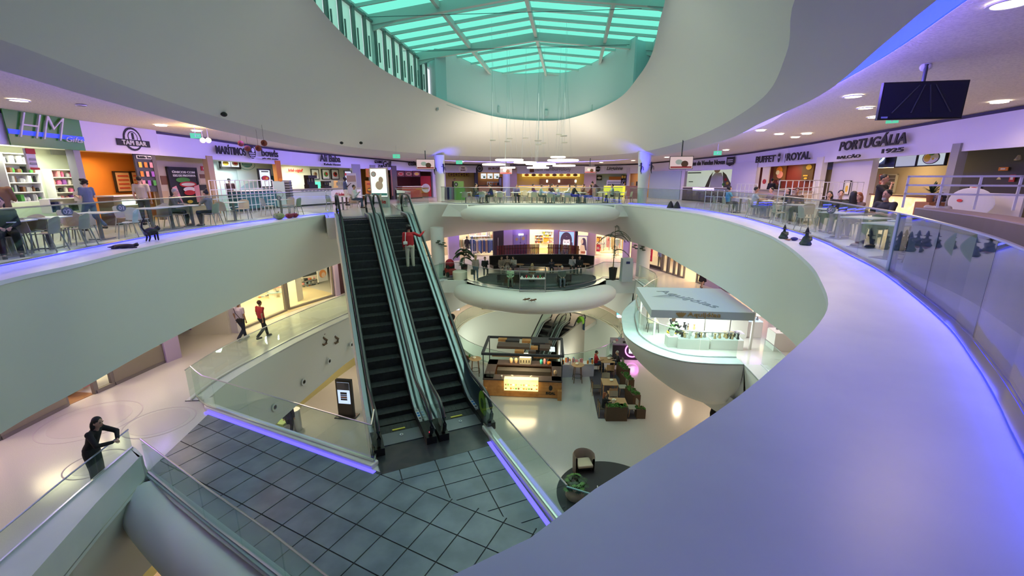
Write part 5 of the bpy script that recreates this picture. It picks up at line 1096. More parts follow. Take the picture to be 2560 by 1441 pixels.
def person(label,loc,rz,pose='stand',H=1.70,arms=('down','down'),top=(.1,.1,.1),sleeve='long',bottom=(.03,.03,.04),legs='trousers',hair='short',hc='black',skin='light',shoes=(.02,.02,.02),lean=0.0,vox=.024,z=None,hturn=0.0,hnod=0.0,hips=None,group=None,seat=.46,fem=False):
 s=H/1.72;root=thing('person',label,'person',loc,rz,group)
 sit=pose=='sit'
 hp=Vector((0,0,(seat+.09)if sit else.94))
 if pose=='bend':lean=.9
 def up(v):
  v=Vector(v)-hp;cl,sl=math.cos(lean),math.sin(lean);return Vector((v.x,v.y*cl+v.z*sl,-v.y*sl+v.z*cl))+hp
 b=hp.z-.94
 sw=.165 if fem else.19
 chest=up((0,0,1.27+b));neck=up((0,.0,1.46+b));headc=up((0,.025,1.605+b));sh=[up((x*sw,0,1.395+b))for x in(-1,1)]
 hipj=[Vector((x*.09,0,hp.z-.03))for x in(-1,1)]
 if sit:kn=[Vector((x*.12,.41,seat+.06))for x in(-1,1)];an=[Vector((x*.13,.40+.06*x,.09))for x in(-1,1)]
 elif pose=='crossed':hp.z=hp.z
 if pose=='walk':kn=[Vector((-.1,.20,.50)),Vector((.1,.0,.48))];an=[Vector((-.1,.26,.09)),Vector((.1,-.34,.16))]
 elif not sit:kn=[Vector((x*.10,.02,.50))for x in(-1,1)];an=[Vector((x*.11,0.0,.09))for x in(-1,1)]
 toe=[a+Vector((0,.16,-.04))for a in an]
 el,wr,hd=[],[],[]
 for i,x in enumerate((-1,1)):
  a,w_=ARMS[arms[i]];R3=Matrix.Rotation(-lean*(.5 if sit else.8),3,'X')
  e=sh[i]+R3@Vector((a[0]*x,a[1],a[2]));w2=sh[i]+R3@Vector((w_[0]*x,w_[1],w_[2]));el.append(e);wr.append(w2);hd.append((w2-e).normalized())
 body=MB()
 HM_=Matrix.Translation(headc)@Matrix.Rotation(hturn,4,'Z')@Matrix.Rotation(-lean*.5-hnod,4,'X')
 body.ell((0,0,.015),(.074,.092,.112),14,10,HM_);body.ell((0,.03,-.05),(.055,.06,.06),10,8,HM_);body.ell((0,.098,-.012),(.014,.022,.028),8,6,HM_)
 for x in(-1,1):body.ell((x*.076,-.005,-.005),(.014,.022,.032),8,6,HM_)
 caps(body,neck+Vector((0,0,-.06)),headc+Vector((0,0,-.05)),.052,.048)
 for i,x in enumerate((-1,1)):
  caps(body,sh[i],el[i],.046,.037);caps(body,el[i],wr[i],.036,.025)
  pc=wr[i]+hd[i]*.05;body.ell(pc,(.026,.03,.03),8,6);caps(body,wr[i],pc+hd[i]*.025,.022,.024)
  caps(body,hipj[i],kn[i],.085,.052);caps(body,kn[i],an[i],.05,.034);caps(body,an[i]+Vector((0,-.02,-.02)),toe[i],.035,.028)
 body.tube([hp+Vector((0,0,-.05)),up((0,0,1.10+b)),chest,neck],[.12,.105,.115,.055],10,flat=(1.12,.72))
 V_,F=remesh_mb(body,vox*.8)
 out=MB();out.add(V_,F)
 for i,x in enumerate((-1,1)):
  d=hd[i];side=d.cross(Vector((0,0,1)));side=side.normalized()if side.length>.1 else Vector((1,0,0));dn=side.cross(d).normalized()*-1
  if dn.z>0:dn=-dn
  base=wr[i]+d*.085
  for k in range(4):
   o_=side*(k-1.5)*.017;L_=(.055,.066,.062,.048)[k];p0=base+o_-d*.015;p1=p0+(d*.8+dn*.4)*L_*.6;p2=p1+(d*.4+dn*.8)*L_*.55
   out.tube([p0,p1,p2],[.0085,.008,.006],6)
  sg=1 if side.x*x<0 else-1
  p0=wr[i]+d*.035+side*sg*.022;out.tube([p0,p0+d*.025+side*sg*.022,p0+d*.055+side*sg*.026+dn*.008],[.010,.009,.007],6)
 out.mi=1
 for x in(-1,1):out.ell((x*.031,.083,.018),(.011,.008,.007),8,5,HM_);out.box((x*.031,.088,.040),(.03,.008,.006),0,HM_)
 out.mi=2;out.ell((0,.087,-.052),(.024,.008,.007),8,5,HM_)
 out.build('body',[SKIN[skin],EYE,LIP],root,smooth=True,angle=70)
 tg=MB();tr=[.155,.155,.15,.15,.075]if not fem else[.145,.145,.128,.14,.07]
 tg.tube([hp+Vector((0,0,-.08)),hp+Vector((0,0,.05)),up((0,0,1.10+b)),up((0,.0,1.33+b)),up((0,0,1.45+b))],tr,12,flat=(1.15,.80))
 for i in(0,1):
  tg.ell(sh[i],.072,10,8);caps(tg,up((0,0,1.36+b)),sh[i],.075,.068)
  if sleeve=='long':caps(tg,sh[i],el[i],.064,.053);caps(tg,el[i],wr[i]-hd[i]*.02,.052,.040)
  elif sleeve=='short':caps(tg,sh[i],sh[i]+(el[i]-sh[i])*.62,.066,.060)
 V_,F=remesh_mb(tg,vox);MB().add(V_,F).build('top',cloth(top),root,smooth=True,angle=70)
 lg=MB();lg.tube([hp+Vector((0,0,.06)),hp+Vector((0,0,-.08))],[.15,.155],12,flat=(1.15,.82))
 if legs=='trousers':
  for i in(0,1):caps(lg,hipj[i],kn[i],.103,.075);caps(lg,kn[i],an[i]+Vector((0,0,.03)),.074,.060)
 elif legs=='shorts':
  for i in(0,1):caps(lg,hipj[i],hipj[i]+(kn[i]-hipj[i])*.85,.108,.088)
 elif legs=='skirt':
  lg.tube([hp,(kn[0]+kn[1])/2+Vector((0,0,-.06))],[.16,.26],12,flat=(1,.7))
 V_,F=remesh_mb(lg,vox);MB().add(V_,F).build('trousers' if legs=='trousers' else legs,cloth(bottom),root,smooth=True,angle=70)
 sh_=MB()
 for i in(0,1):
  caps(sh_,an[i]+Vector((0,-.04,-.045)),toe[i]+Vector((0,0,-.008)),.044,.038);sh_.box((an[i]+toe[i])/2+Vector((0,0,-.062)),(.085,.24,.028))
 V_,F=remesh_mb(sh_,vox);MB().add(V_,F).build('shoes',cloth(shoes),root,smooth=True,angle=70)
 if hair!='bald':
  h_=MB();h_.ell((0,-.018,.04),(.086,.098,.100),14,10,HM_)
  if hair in('long','wavy'):
   w_=.09 if hair=='long' else.11
   h_.ell((0,-.06,-.06),(w_,.06,.16),12,8,HM_);h_.ell((0,-.07,-.18),(w_*.9,.05,.12),12,8,HM_)
  if hair=='curly':
   for k in range(16):
    t_=k*2.4;h_.ell((math.cos(t_)*.075,-.02+math.sin(t_)*.08,.03+.07*math.sin(k*1.3)),.042,8,6,HM_)
  if hair=='bun':h_.ell((0,-.06,.14),.045,8,6,HM_)
  if hair=='hood':h_.ell((0,-.03,.01),(.10,.105,.14),12,8,HM_);h_.ell((0,-.06,-.16),(.13,.09,.12),12,8,HM_)
  V_,F=remesh_mb(h_,vox*.7)
  inv=HM_.inverted();keep=MB();keep.add(V_,F)
  keep.v=[tuple(HM_@Vector((q.x,min(q.y,.055 if q.z>.045 else(.02 if hair!='hood' else.04)),q.z)))for q in[inv@Vector(v)for v in keep.v]]
  keep.build('hair' if hair not in('cap','hood')else hair,HAIRC[hc]if hair not in('cap',)else cloth((.25,.25,.27)),root,smooth=True,angle=70)
 root.scale=(s,s,s)
 if z is not None:root.location.z=z
 return root
def face_to(p,q):return math.atan2(q[1]-p[1],q[0]-p[0])-PI/2
# ------------ food court furniture
CHB=mat('chair_beige',(.52,.44,.34),.5);CHW=mat('chair_white',(.74,.74,.76),.45);CHL=mat('chair_leg',(.42,.39,.34),.45);TTOP=mat('table_top',(.80,.80,.82),.3);TLEG=mat('table_leg',(.20,.20,.21),.4,.3)
def make_chair(m,label='beige shell chair',arms=False):
 t=thing('shell_chair',label,'chair')
 n,k=8,7;vs=[]
 for j in range(k):
  for i in range(n):
   x=-1+2*i/(n-1);y=-1+2*j/(k-1);w_=.215+.015*y
   vs.append((x*w_,y*.20,.455+.02*x*x-.012*(1-y*y)-(.018 if y>.9 else 0)))
 def shell(vs,n,k,th,nm,axis):
  N=len(vs);v2=[tuple(Vector(v)+Vector(axis)*th)for v in vs];fs=[(j*n+i,j*n+i+1,(j+1)*n+i+1,(j+1)*n+i)for j in range(k-1)for i in range(n-1)]
  fs2=[tuple(a+N for a in f[::-1])for f in fs];rim=[i for i in range(n)]+[j*n+n-1 for j in range(1,k)]+[(k-1)*n+i for i in range(n-2,-1,-1)]+[j*n for j in range(k-2,0,-1)]
  fr_=[(rim[a],rim[(a+1)%len(rim)],rim[(a+1)%len(rim)]+N,rim[a]+N)for a in range(len(rim))]
  return MB().add(vs+v2,fs+fs2+fr_).build(nm,m,t,smooth=True,angle=50)
 shell(vs,n,k,.012,'seat',(0,0,-1))
 vb=[]
 for j in range(6):
  for i in range(n):
   x=-1+2*i/(n-1);q=j/5;w_=.205-.03*max(q-.7,0)/.3;zt_=.46+.37*q-.05*x*x*(q>.85)
   vb.append((x*w_,-.19-.07*q+.045*x*x,zt_))
 shell(vb,n,6,.012,'backrest',(0,-1,0))
 for sx in(-1,1):
  for sy,nm in((1,'leg'),(-1,'leg')):
   MB().tube([(sx*.19,sy*.16,.45),(sx*.225,sy*(.22 if sy>0 else.25),0)],[.017,.013],6).build('leg',CHL,t,smooth=True)
 return t
def make_table(w_=.75,d_=.75,label='white square table'):
 t=thing('cafe_table',label,'table')
 MB().box((0,0,.74),(w_,d_,.025)).build('tabletop',TTOP,t,bevel=.004)
 MB().box((0,0,.37),(.07,.07,.71)).build('pedestal',TLEG,t)
 MB().box((0,0,.012),(.42,.42,.022)).build('foot_plate',TLEG,t)
 return t
chair_b,ub=make_chair(CHB),[False];chair_w,uw=make_chair(CHW),[False];tab,ut=make_table(),[False]
GL_ALL=[[p[:2]for p in GLL],[p[:2]for p in GLR],[p[:2]for p in fr]]
def clear_glass(P,dmin):
 """keep a thing at least dmin behind the glass line (away from the void)"""
 P=Vector(P);cen=Vector((-.3,16,0))
 for _ in range(3):
  best=None
  for gl in GL_ALL:
   for a,b in zip(gl[:-1],gl[1:]):
    A,B=Vector((a[0],a[1],0)),Vector((b[0],b[1],0));e=B-A;t=min(max((Vector((P.x,P.y,0))-A).dot(e)/e.length_squared,0),1);q=A+e*t
    n_=Vector((e.y,-e.x,0)).normalized();n_=n_ if n_.dot(q-cen)>0 else-n_
    dd=(Vector((P.x,P.y,0))-q);dist=dd.length
    if best is None or dist<best[0]:best=(dist,n_,dd.dot(n_),q)
  if best[2]<dmin and(best[2]>-9):P+=best[1]*(dmin-best[2])
  else:break
 return P
OVR={'at the left edge of the frame':(-11.6,10.2),'before the bearded man':(8.66,10.75),'nearest the pale railing post':(7.98,9.2),'before the man in the checked shirt':(9.0,9.75),'left of the bearded man':(9.25,12.4)}
def table_set(px,py,desc,rot,chairs,used=(),zt=.75,m=None):
 """one table with its chairs; chairs is a string of sides l r n f (as the camera sees them)"""
 P=clear_glass(G(px,py,zt),.98);P.z=0
 if desc in OVR:P=Vector((*OVR[desc],0))
 if 1190<px<1600:
  Y=(33.9+(px*7%5)*.25)if('back row' in desc)else 31.35+(px*3%4)*.18
  P=Vector(((px-1280)/FPX*(Y*.97+.4),Y,0));chairs='lrnf' if px%3 else chairs+('f' if 'f' not in chairs else '')
 place(tab,ut,P,rot,'white square table %s'%desc,'table','white food court tables')
 view=math.atan2(P.y,P.x);out={}
 for k,ch in enumerate(chairs):
  wht=ch.isupper();c_=ch.lower()
  a={'n':view+PI,'f':view,'l':view+PI/2,'r':view-PI/2}[c_]
  a=rot+round((a-rot)/(PI/2))*PI/2
  d_=.62+.05*((k*7)%3);q=P+Vector((math.cos(a),math.sin(a),0))*d_
  jit=((px*13+k*29)%17-8)*.03
  full={'n':'near','f':'far','l':'left','r':'right'}[c_]
  pr,us=(chair_w,uw)if wht else(chair_b,ub)
  place(pr,us,q,face_to(q,P)+jit,'%s chair %s of table %s'%('white' if wht else 'beige',full,desc),'chair','shell chairs of the food court')
  out[c_]=(q,face_to(q,P)+jit)
 return P,out
TS={}
for key,px,py,desc,rot,chs in[('a',15,573,'at the left edge of the frame',.3,'l'),('b',205,550,'behind the left glass before the gift shop',.3,'nrf'),('c',330,541,'behind the left glass before the round emblem sign',.25,'nflr'),('d',440,530,'behind the left glass before the dessert poster',.2,'lnR'),('e',540,521,'with a cloth-draped white chair before the beige wall',.15,'fNl'),('f',622,514,'where the couple sits left of the escalators',.1,'lr'),('g',705,507,'before the white lattice left of the escalators',.05,'nfl'),('h',775,500,'nearest the escalator landing on the left',0,'lrf'),('i',470,517,'further back before the dessert poster',.2,'f'),('j',905,492,'empty on the landing behind the escalators',0,'l'),('k',1018,490,'where the man in white sits by the pizza counter',.1,'lr'),('l',1050,488,'beside the red and white banner',.0,'rn'),('m',1207,489,'leftmost of the front row over the bulging balcony',0,'lrf'),('n',1250,491,'second from left in the front row over the bulging balcony',.05,'lrn'),('o',1290,490,'third in the front row over the bulging balcony',0,'lrf'),('p',1330,492,'fourth in the front row over the bulging balcony',.1,'l'),('q',1372,490,'of the couple in pale clothes in the front row',0,'lr'),('r',1412,491,'right of the pale-clothed couple in the front row',.1,'lnf'),('s',1452,491,'between the dark jacket man and the woman in red',0,'lr'),('t',1506,490,'of the pale-shirted diner right of the woman in red',0,'lr'),('u',1548,487,'rightmost in front row by the pasta shop',.1,'lrf'),('v',1235,483,'in the back row before the burger counter',0,'lr'),('w',1312,483,'in the back row left of the lattice tables',0,'lrf'),('x',1352,482,'in the back row before the bright yellow shop',0,'lr'),('y',1400,482,'in the back row before the middle of the yellow shop',0,'lrf'),('z',1436,482,'in the back row at the right of the yellow shop',0,'lr'),('A',1535,482,'in the back row before the yellow pasta counter',0,'LR'),('B',1630,493,'first right of the right blue column',-.1,'lr'),('C',1672,495,'of the diner in blue',-.15,'lr'),('D',1709,498,'second from the diner in blue',-.2,'rn'),('E',1750,501,'of the diner in white before the jacket picture',-.2,'lr'),('F',1800,505,'between the diner in white and the lattice',-.25,'nfr'),('G',1850,510,'before the lilac pier and the buffet',-.3,'nlf'),('H',1916,520,'with dark sides before the leaning diner',-.35,'fl'),('I',1966,524,'before the buffet lattice',-.4,'nf'),('J',2022,531,'left of the bearded man',.35,'f'),('K',2090,552,'before the bearded man',.35,'f'),('L',2168,568,'nearest the pale railing post',.35,'r'),('M',2225,539,'before the man in the checked shirt',.35,'fr'),('N',2012,507,'furthest back before the buffet counter',-.4,'lr'),('O',1885,500,'behind the lattice left of the buffet',-.3,'fr')]:
 TS[key]=table_set(px,py,desc,rot,chs)
def seat_at(key,side,label,**k):
 q,a=TS[key][1][side];return person(label,(q.x,q.y,0),a,'sit',**k)
GF=lambda x,y:tuple(clear_glass(G(x,y,0),.45))
ARM_T=('table','table')
q=Vector((-11.05,9.55,0))
tt=G(15,573,.75)
place(chair_b,ub,q,R(-131),'beige shell chair under the woman in black at far left','chair','shell chairs of the food court')
person('seated woman in black with dark hair just behind the left glass',(q.x,q.y,0),R(-131),'sit',H=1.66,arms=('lap','lap'),top=(.012,.012,.014),bottom=(.012,.012,.014),hair='long',hc='black',vox=.018,fem=True)
person('standing man in a brown jacket seen from behind at the gift shop',GF(32,614),R(35),H=1.74,arms=('down','phone'),top=(.17,.10,.05),bottom=(.03,.03,.04),vox=.02)
person('curly haired woman holding books in a blue top before the gift shop',GF(238,577),R(80),'walk',H=1.66,arms=('carry','carry'),top=(.10,.14,.24),sleeve='short',bottom=(.06,.10,.20),hair='curly',vox=.02,fem=True)
tag(MB().box((0,0,0),(.24,.05,.30)).build('book_stack',CW,loc=G(238,577,0)+Vector((-.28,.0,1.12)),rz=.3),'pale stack of books held by the curly haired woman','book')
person('man in a cream shirt seen from behind at the drinks menu board',GF(370,562),R(20),H=1.76,arms=('down','down'),top=(.55,.48,.36),sleeve='short',bottom=(.05,.05,.05),vox=.02)
seat_at('f','l','seated grey haired man in a dark jacket leaning at the couple table',H=1.75,arms=ARM_T,top=(.10,.09,.085),bottom=(.03,.04,.035),hair='short',hc='grey',lean=.25,vox=.02)
seat_at('f','r','seated woman with tied dark hair facing the grey haired man',H=1.64,arms=('chin','chin'),top=(.30,.27,.26),sleeve='short',bottom=(.02,.02,.02),hair='bun',vox=.02,fem=True,lean=.1)
person('person in dark clothes standing at the bowls shop counter',GF(583,522),R(20),H=1.7,arms=('phone','phone'),top=(.08,.03,.04),bottom=(.03,.03,.03),vox=.026)
person('man in white shorts and a navy top standing behind the escalators',GF(867,514),R(-60),H=1.80,arms=('down','phone'),top=(.08,.11,.18),sleeve='short',bottom=(.75,.70,.58),legs='shorts',skin='dark',shoes=(.03,.03,.03),vox=.024)
seat_at('k','l','seated man in white by the pizza counter looking at a phone',H=1.72,arms=('phone','phone'),top=(.65,.68,.72),bottom=(.05,.08,.14),skin='tan',vox=.026)
person('employee in black standing by the green booth at the far left shop',GF(1138,492),R(180),H=1.74,arms=('table','down'),top=(.03,.03,.02),vox=.028,skin='tan')
seat_at('m','l','seated man in dark green wearing a black cap, front row left',H=1.78,arms=ARM_T,top=(.06,.055,.04),bottom=(.05,.06,.06),hair='short',vox=.026,lean=.2)
seat_at('m','r','seated person in black with short hair at the front row left table',H=1.72,arms=ARM_T,top=(.015,.015,.015),vox=.026,lean=.2)
seat_at('o','f','person in a violet shirt leaning over a back table',H=1.70,arms=ARM_T,top=(.12,.10,.25),vox=.028,lean=.35,skin='tan')
seat_at('q','l','seated diner in pale green left of the pale couple table',H=1.68,arms=ARM_T,top=(.30,.38,.33),bottom=(.08,.09,.1),hair='short',hc='brown',vox=.026,lean=.15)
seat_at('q','r','seated diner in cream right of the pale couple table',H=1.66,arms=ARM_T,top=(.62,.60,.48),sleeve='short',bottom=(.2,.25,.3),hair='short',hc='brown',vox=.026,lean=.15,fem=True)
seat_at('x','r','seated woman with long dark hair before the bright yellow shop',H=1.65,arms=('lap','lap'),top=(.08,.02,.03),hair='long',vox=.028,fem=True)
seat_at('x','l','seated person in a maroon top before the bright yellow shop',H=1.68,arms=ARM_T,top=(.10,.04,.04),vox=.028)
seat_at('y','l','seated diner in dark clothes in the middle of the back row',H=1.7,arms=ARM_T,top=(.04,.03,.04),vox=.028)
seat_at('y','r','seated diner in white in the middle of the back row',H=1.66,arms=ARM_T,top=(.6,.58,.55),vox=.028,hair='long',fem=True)
seat_at('z','r','seated diner with a large dark hairdo at the right of the yellow shop',H=1.66,arms=('chin','lap'),top=(.16,.08,.06),hair='curly',hc='brown',vox=.028,fem=True)
seat_at('s','l','seated man in a dark jacket opposite the woman in red',H=1.78,arms=('reach','reach'),top=(.025,.022,.03),bottom=(.02,.02,.025),vox=.026,lean=.28,hc='brown')
seat_at('s','r','seated woman in dark red with long hair, front row',H=1.66,arms=ARM_T,top=(.28,.04,.03),bottom=(.06,.08,.10),hair='long',hc='brown',vox=.026,fem=True)
person('worker with a high bun bending over to wipe a table',GF(1496,502),R(90),'bend',H=1.72,arms=('reach','reach'),top=(.07,.045,.07),sleeve='short',bottom=(.03,.03,.03),hair='bun',vox=.026,fem=True)
seat_at('t','r','seated diner in a pale blue shirt facing the frame',H=1.7,arms=ARM_T,top=(.38,.46,.48),sleeve='short',bottom=(.06,.06,.07),vox=.026)
seat_at('C','l','seated diner in a bright blue shirt right of the blue column',H=1.7,arms=ARM_T,top=(.10,.38,.62),bottom=(.1,.1,.12),hair='curly',vox=.026,sleeve='short')
seat_at('E','l','seated diner in a white shirt before the jacket picture',H=1.72,arms=ARM_T,top=(.66,.68,.74),sleeve='short',bottom=(.05,.08,.14),vox=.024,skin='tan')
seat_at('E','r','seated diner in black opposite the white shirt',H=1.68,arms=ARM_T,top=(.02,.02,.02),hair='long',vox=.024)
seat_at('D','r','seated diner in mauve behind the diner in blue',H=1.66,arms=ARM_T,top=(.22,.15,.2),vox=.026)
seat_at('G','f','seated man with a tan face laughing before the buffet',H=1.72,arms=ARM_T,top=(.10,.07,.05),vox=.024,hc='brown',skin='tan')
seat_at('H','f','seated woman in black leaning her head on her hand',H=1.66,arms=('chin','table'),top=(.03,.02,.03),hair='wavy',vox=.022,fem=True,hturn=-.3,lean=.2)
seat_at('I','n','seated diner in dark green seen from behind at the buffet lattice',H=1.7,arms=ARM_T,top=(.03,.045,.035),hair='wavy',vox=.024)
seat_at('I','f','seated diner in black beyond the buffet lattice',H=1.7,arms=ARM_T,top=(.02,.02,.02),vox=.024)
seat_at('J','f','seated woman with red brown hair seen from behind',H=1.66,arms=ARM_T,top=(.16,.10,.09),hair='wavy',hc='red',vox=.022,fem=True)
person('standing woman in black with tied hair before the buffet',GF(1921,520),R(-60),H=1.70,arms=('down','phone'),top=(.015,.015,.018),vox=.024,fem=True)
person('standing woman with long brown hair and raised hand at the buffet',GF(1940,520),R(60),H=1.66,arms=('phone','out'),top=(.06,.045,.035),hair='long',hc='brown',vox=.024,fem=True)
seat_at('K','f','bearded man with folded arms in a black T-shirt behind the right glass',H=1.80,arms=('cross','cross'),top=(.025,.025,.03),sleeve='short',bottom=(.04,.06,.10),skin='tan',hc='black',vox=.016)
seat_at('M','f','seated man in a checked beige shirt with black hair at right',H=1.74,arms=ARM_T,top=(.42,.36,.30),sleeve='short',bottom=(.03,.03,.04),skin='brown',hair='curly',vox=.018)
person('standing man in black with folded arms by the gold bar',(10.75,13.0,0),R(-150),H=1.78,arms=('cross','chin'),top=(.015,.015,.018),sleeve='short',bottom=(.015,.015,.018),skin='tan',vox=.02)
for o in bpy.data.objects:
 if o.get('label','').startswith('bearded man'):
  MB().ell((0,.082,1.132),(.050,.036,.045),12,8).build('beard',HAIRC['grey'],o,smooth=True)
def lattice(label,a,b,h,nv,nh,th=.03,z=0.0,group=None):
 A,B=Vector((a[0],a[1],z)),Vector((b[0],b[1],z));d=B-A;L=d.length;t=thing('lattice_screen',label,'screen',A,math.atan2(d.y,d.x),group)
 for i in range(nv+1):MB().box((L*i/nv,0,h/2),(th,th,h)).build('upright',WHITEP,t)
 for j in range(nh):MB().box((L/2,0,h-(h-.25)*j/max(nh-1,1)*.9-.015),(L+th,th,th)).build('crossbar',WHITEP,t)
 return t
lattice('long white lattice screen before the bowls shop',G(536,543,0),G(690,524,0),1.62,14,4)
lattice('short white lattice screen before the lilac pier',G(1836,524,0),G(1886,528,0),1.42,5,4)
lattice('tall white lattice screen before the buffet photos',clear_glass(G(1933,560,0),.25),G(2046,535,0),1.62,8,5)
lattice('white lattice screen before the lilac door wall',G(2040,548,0),G(2142,552,0),1.55,7,3)
lattice('white lattice screen right of the man in white, low',G(1760,522,0),G(1838,528,0),1.1,5,3)
lattice('low white lattice along the far tables',G(1338,489,0),G(1450,489,0),1.05,16,4,.04)
bw=[tuple(v[:2])for v in(Vector((7.9,8.6,0)),Vector((9.2,6.9,0)),Vector((8.2,4.7,0)),Vector((6.8,2.8,0)),Vector((5.2,0.9,0)))]
bt=thing('booth_wall','curved booth wall with a brown leather top behind the smoky railing','partition',(7.3,7.9,0));LEATH=mat('brown_leather',(.22,.15,.11),.45);BOOTH=mat('booth_grey',(.50,.52,.62),.5)
bp_=cr([(7.32,7.95),(7.0,7.1),(6.45,5.9),(5.85,4.9),(5.2,3.9),(4.6,3.0),(3.9,2.0)],4);bp_=[(x,y)for x,y,z in bp_]
Wb(MB().strip(bp_,0,.86,.10),'wall_panel',BOOTH,bt);Wb(MB().strip(offset(bp_,.13),.88,1.16,.40),'leather_top',LEATH,bt,bevel=.02)
lattice('white grid screen on the booth wall before the plant',(7.85,8.9),(10.4,7.2),.62,6,3,.035,1.1);lattice('white grid screen on the booth wall at the right edge',(8.25,6.35),(7.1,3.6),.62,6,3,.035,1.12)
def leafy(label,loc,h,n,L,col,pot_m,pot=(.16,.28),arch=.6,wleaf=.05,nm='potted_plant',z0=None,up=.9):
 t=thing(nm,label,'plant',loc);rnd=random.Random(int(abs(loc[0]*100)+abs(loc[1]*10)))
 MB().lathe([(pot[0]*.7,0),(pot[0],pot[1]),(pot[0]*.9,pot[1]),(pot[0]*.85,pot[1]-.04)],(0,0,0),20).build('pot',pot_m,t,smooth=True,angle=50)
 mb=MB()
 for i in range(n):
  a=rnd.uniform(0,2*PI);l=L*rnd.uniform(.7,1.1);bz=pot[1]+h*rnd.uniform(0,1)**1;k=6;el_=rnd.uniform(.2,up)
  pts=[]
  for j in range(k+1):
   s_=j/k;r_=l*s_*math.cos(el_);zz=l*(s_*math.sin(el_)-arch*s_*s_*.6);w_=wleaf*math.sin(PI*min(s_*.9+.08,1));pts.append((r_,zz,w_))
  vs=[]
  for r_,zz,w_ in pts:vs+=[(math.cos(a)*r_-math.sin(a)*w_,math.sin(a)*r_+math.cos(a)*w_,bz+zz),(math.cos(a)*r_+math.sin(a)*w_,math.sin(a)*r_-math.cos(a)*w_,bz+zz)]
  mb.add(vs,[(2*j,2*j+1,2*j+3,2*j+2)for j in range(k)])
 mb.build('foliage',col,t);
 if h>.3:MB().cyl((0,0,pot[1]-.05),(0,0,pot[1]+h),.02,.012,6).build('stem',c('stem',(.12,.09,.04)),t)
 return t
LEAF=mat('leaf_dark',(.015,.05,.02),.45);LEAFB=mat('leaf_bright',(.06,.20,.03),.45)
P=G(2325,505,.95);leafy('spiky dark pineapple-like plant in a pot on the bar partition',(P.x,P.y,.95),.05,26,.55,LEAF,c('terracotta',(.20,.08,.04)),(.13,.24),.5,.035,up=1.4)
tag(MB().box((0,0,.47),(.5,.5,.95)).build('pot_stand',c('terrastand',(.28,.12,.06)),loc=(P.x,P.y,0)),'brown box stand under the spiky plant','stand')
for x,y,lab,hh in((1104,478,0,0),):pass
def hang_tv(label,px,py,w_,h_,Y,rz,on,tiltx=0.0,zc=3.5):
 P=GY(px,py,Y);t=thing('hanging_screen',label,'screen',P,rz)
 MB().box((0,0,0),(w_,.07,h_)).build('case',BLACK,t);MB().box((0,-.038,0),(w_*.96,.01,h_*.92)).build('display',emat('tv_on',(.75,.55,.55),.8)if on else mat('tv_back',(.010,.012,.03),.35),t)
 MB().cyl((0,.05,0),(0,.05,zc-P.z),.03).build('mount_pole',DSTEEL,t);MB().box((0,.05,0),(w_*.3,.06,h_*.3)).build('bracket',DSTEEL,t)
 if on:deco(t,[('e',-.1*w_,.05*h_,.3*w_,.4*h_,CW),('e',.15*w_,-.1*h_,.3*w_,.5*h_,CBN),('b',0,-.35*h_,w_*.9,.12*h_,CR)],.04)
 return t
t=hang_tv('big dark hanging screen seen from its back at upper right',2303,252,1.30,.62,8.2,R(-10),False,zc=3.58)
for k in range(4):MB().cyl((-.45+.3*k,-.05,-.2),(-.1+.08*k,-.05,.25),.012,n=6).build('bracket_arm',DSTEEL,t)
MB().box((-.55,-.045,-.27),(.10,.01,.03)).build('maker_plate',c('plate',(.3,.35,.6)),t)
hang_tv('lit hanging screen over the middle of the pizza sign',1064,411,1.15,.62,28.5,R(8),True,zc=3.4)
hang_tv('lit hanging screen left of the shield sign',1703,407,1.1,.62,22.5,R(-14),True,zc=3.55)
hang_tv('small lit screen on the lilac column beside the burger counter',1265,427,.95,.52,34.2,0,True,zc=3.2)
hang_tv('small lit screen on the lilac column beside the pasta shop',1475,425,.85,.50,34.2,0,True,zc=3.2)
for k,(x,y)in enumerate(((1104,492),(1112,493))):
 pass
P=G(1113,499,0);t=thing('waste_station','grey striped waste station beside the left blue column','bin',P)
for k,m_ in enumerate((CK,CGY,CN,CLB,CGY,CK)):MB().box((-.05+k*.18,0,.5),(.17,.55,1.0)).build('front_stripe',m_,t)
P=G(1150,500,0);t=thing('kiosk_booth','bright green booth with lettuce picture right of the left blue column','booth',P)
MB().box((0,0,.5),(.85,.6,1.0)).build('body',c('booth_green',(.10,.30,.05)),t);MB().box((-.05,0,1.25),(.75,.5,.5)).build('header',c('booth_green2',(.22,.42,.12)),t);deco(t,[('e',-.25,1.25,.3,.34,CK),('e',-.25,1.25,.16,.18,CGY)],.26)
P=G(1585,497,0);tag(MB().box((0,0,.55),(1.5,.6,1.1)).build('partition_box',c('rust_box',(.30,.16,.12)),loc=P),'brown boxed partition left of the right blue column','partition')
P=G(1632,492,0);tag(MB().box((0,0,.55),(.9,.5,1.1)).build('partition_box',c('rust_box',(.30,.16,.12)),loc=P),'brown boxed partition right of the right blue column','partition')
P=G(1462,484,0);tag(MB().box((0,0,.55),(2.2,.5,1.1)).build('partition_box',c('clay_box',(.45,.28,.2)),loc=P),'long clay coloured partition before the lilac column by the pasta shop','partition')
P=G(704,520,0);t=thing('standing_sign','white standing sign with a round orange top left of the kebab counter','sign',P,R(10));MB().box((0,0,.8),(.62,.06,1.5)).build('board',c('aqua_board',(.55,.72,.68)),t);MB().lathe([(.1,-.02),(.1,.02)],(0,0,0),16).build('orange_disc',CO,t).matrix_local=Matrix.Translation((.15,-.05,1.62))@Matrix.Rotation(PI/2,4,'X');deco(t,[('r',0,.8,.4,.4,CGY)],.05)
P=G(722,519,0);t=thing('tray_rack','grey rack of stacked trays beside the standing sign','rack',P,R(10));MB().box((0,0,.8),(.5,.5,1.6)).build('frame',CGY,t)
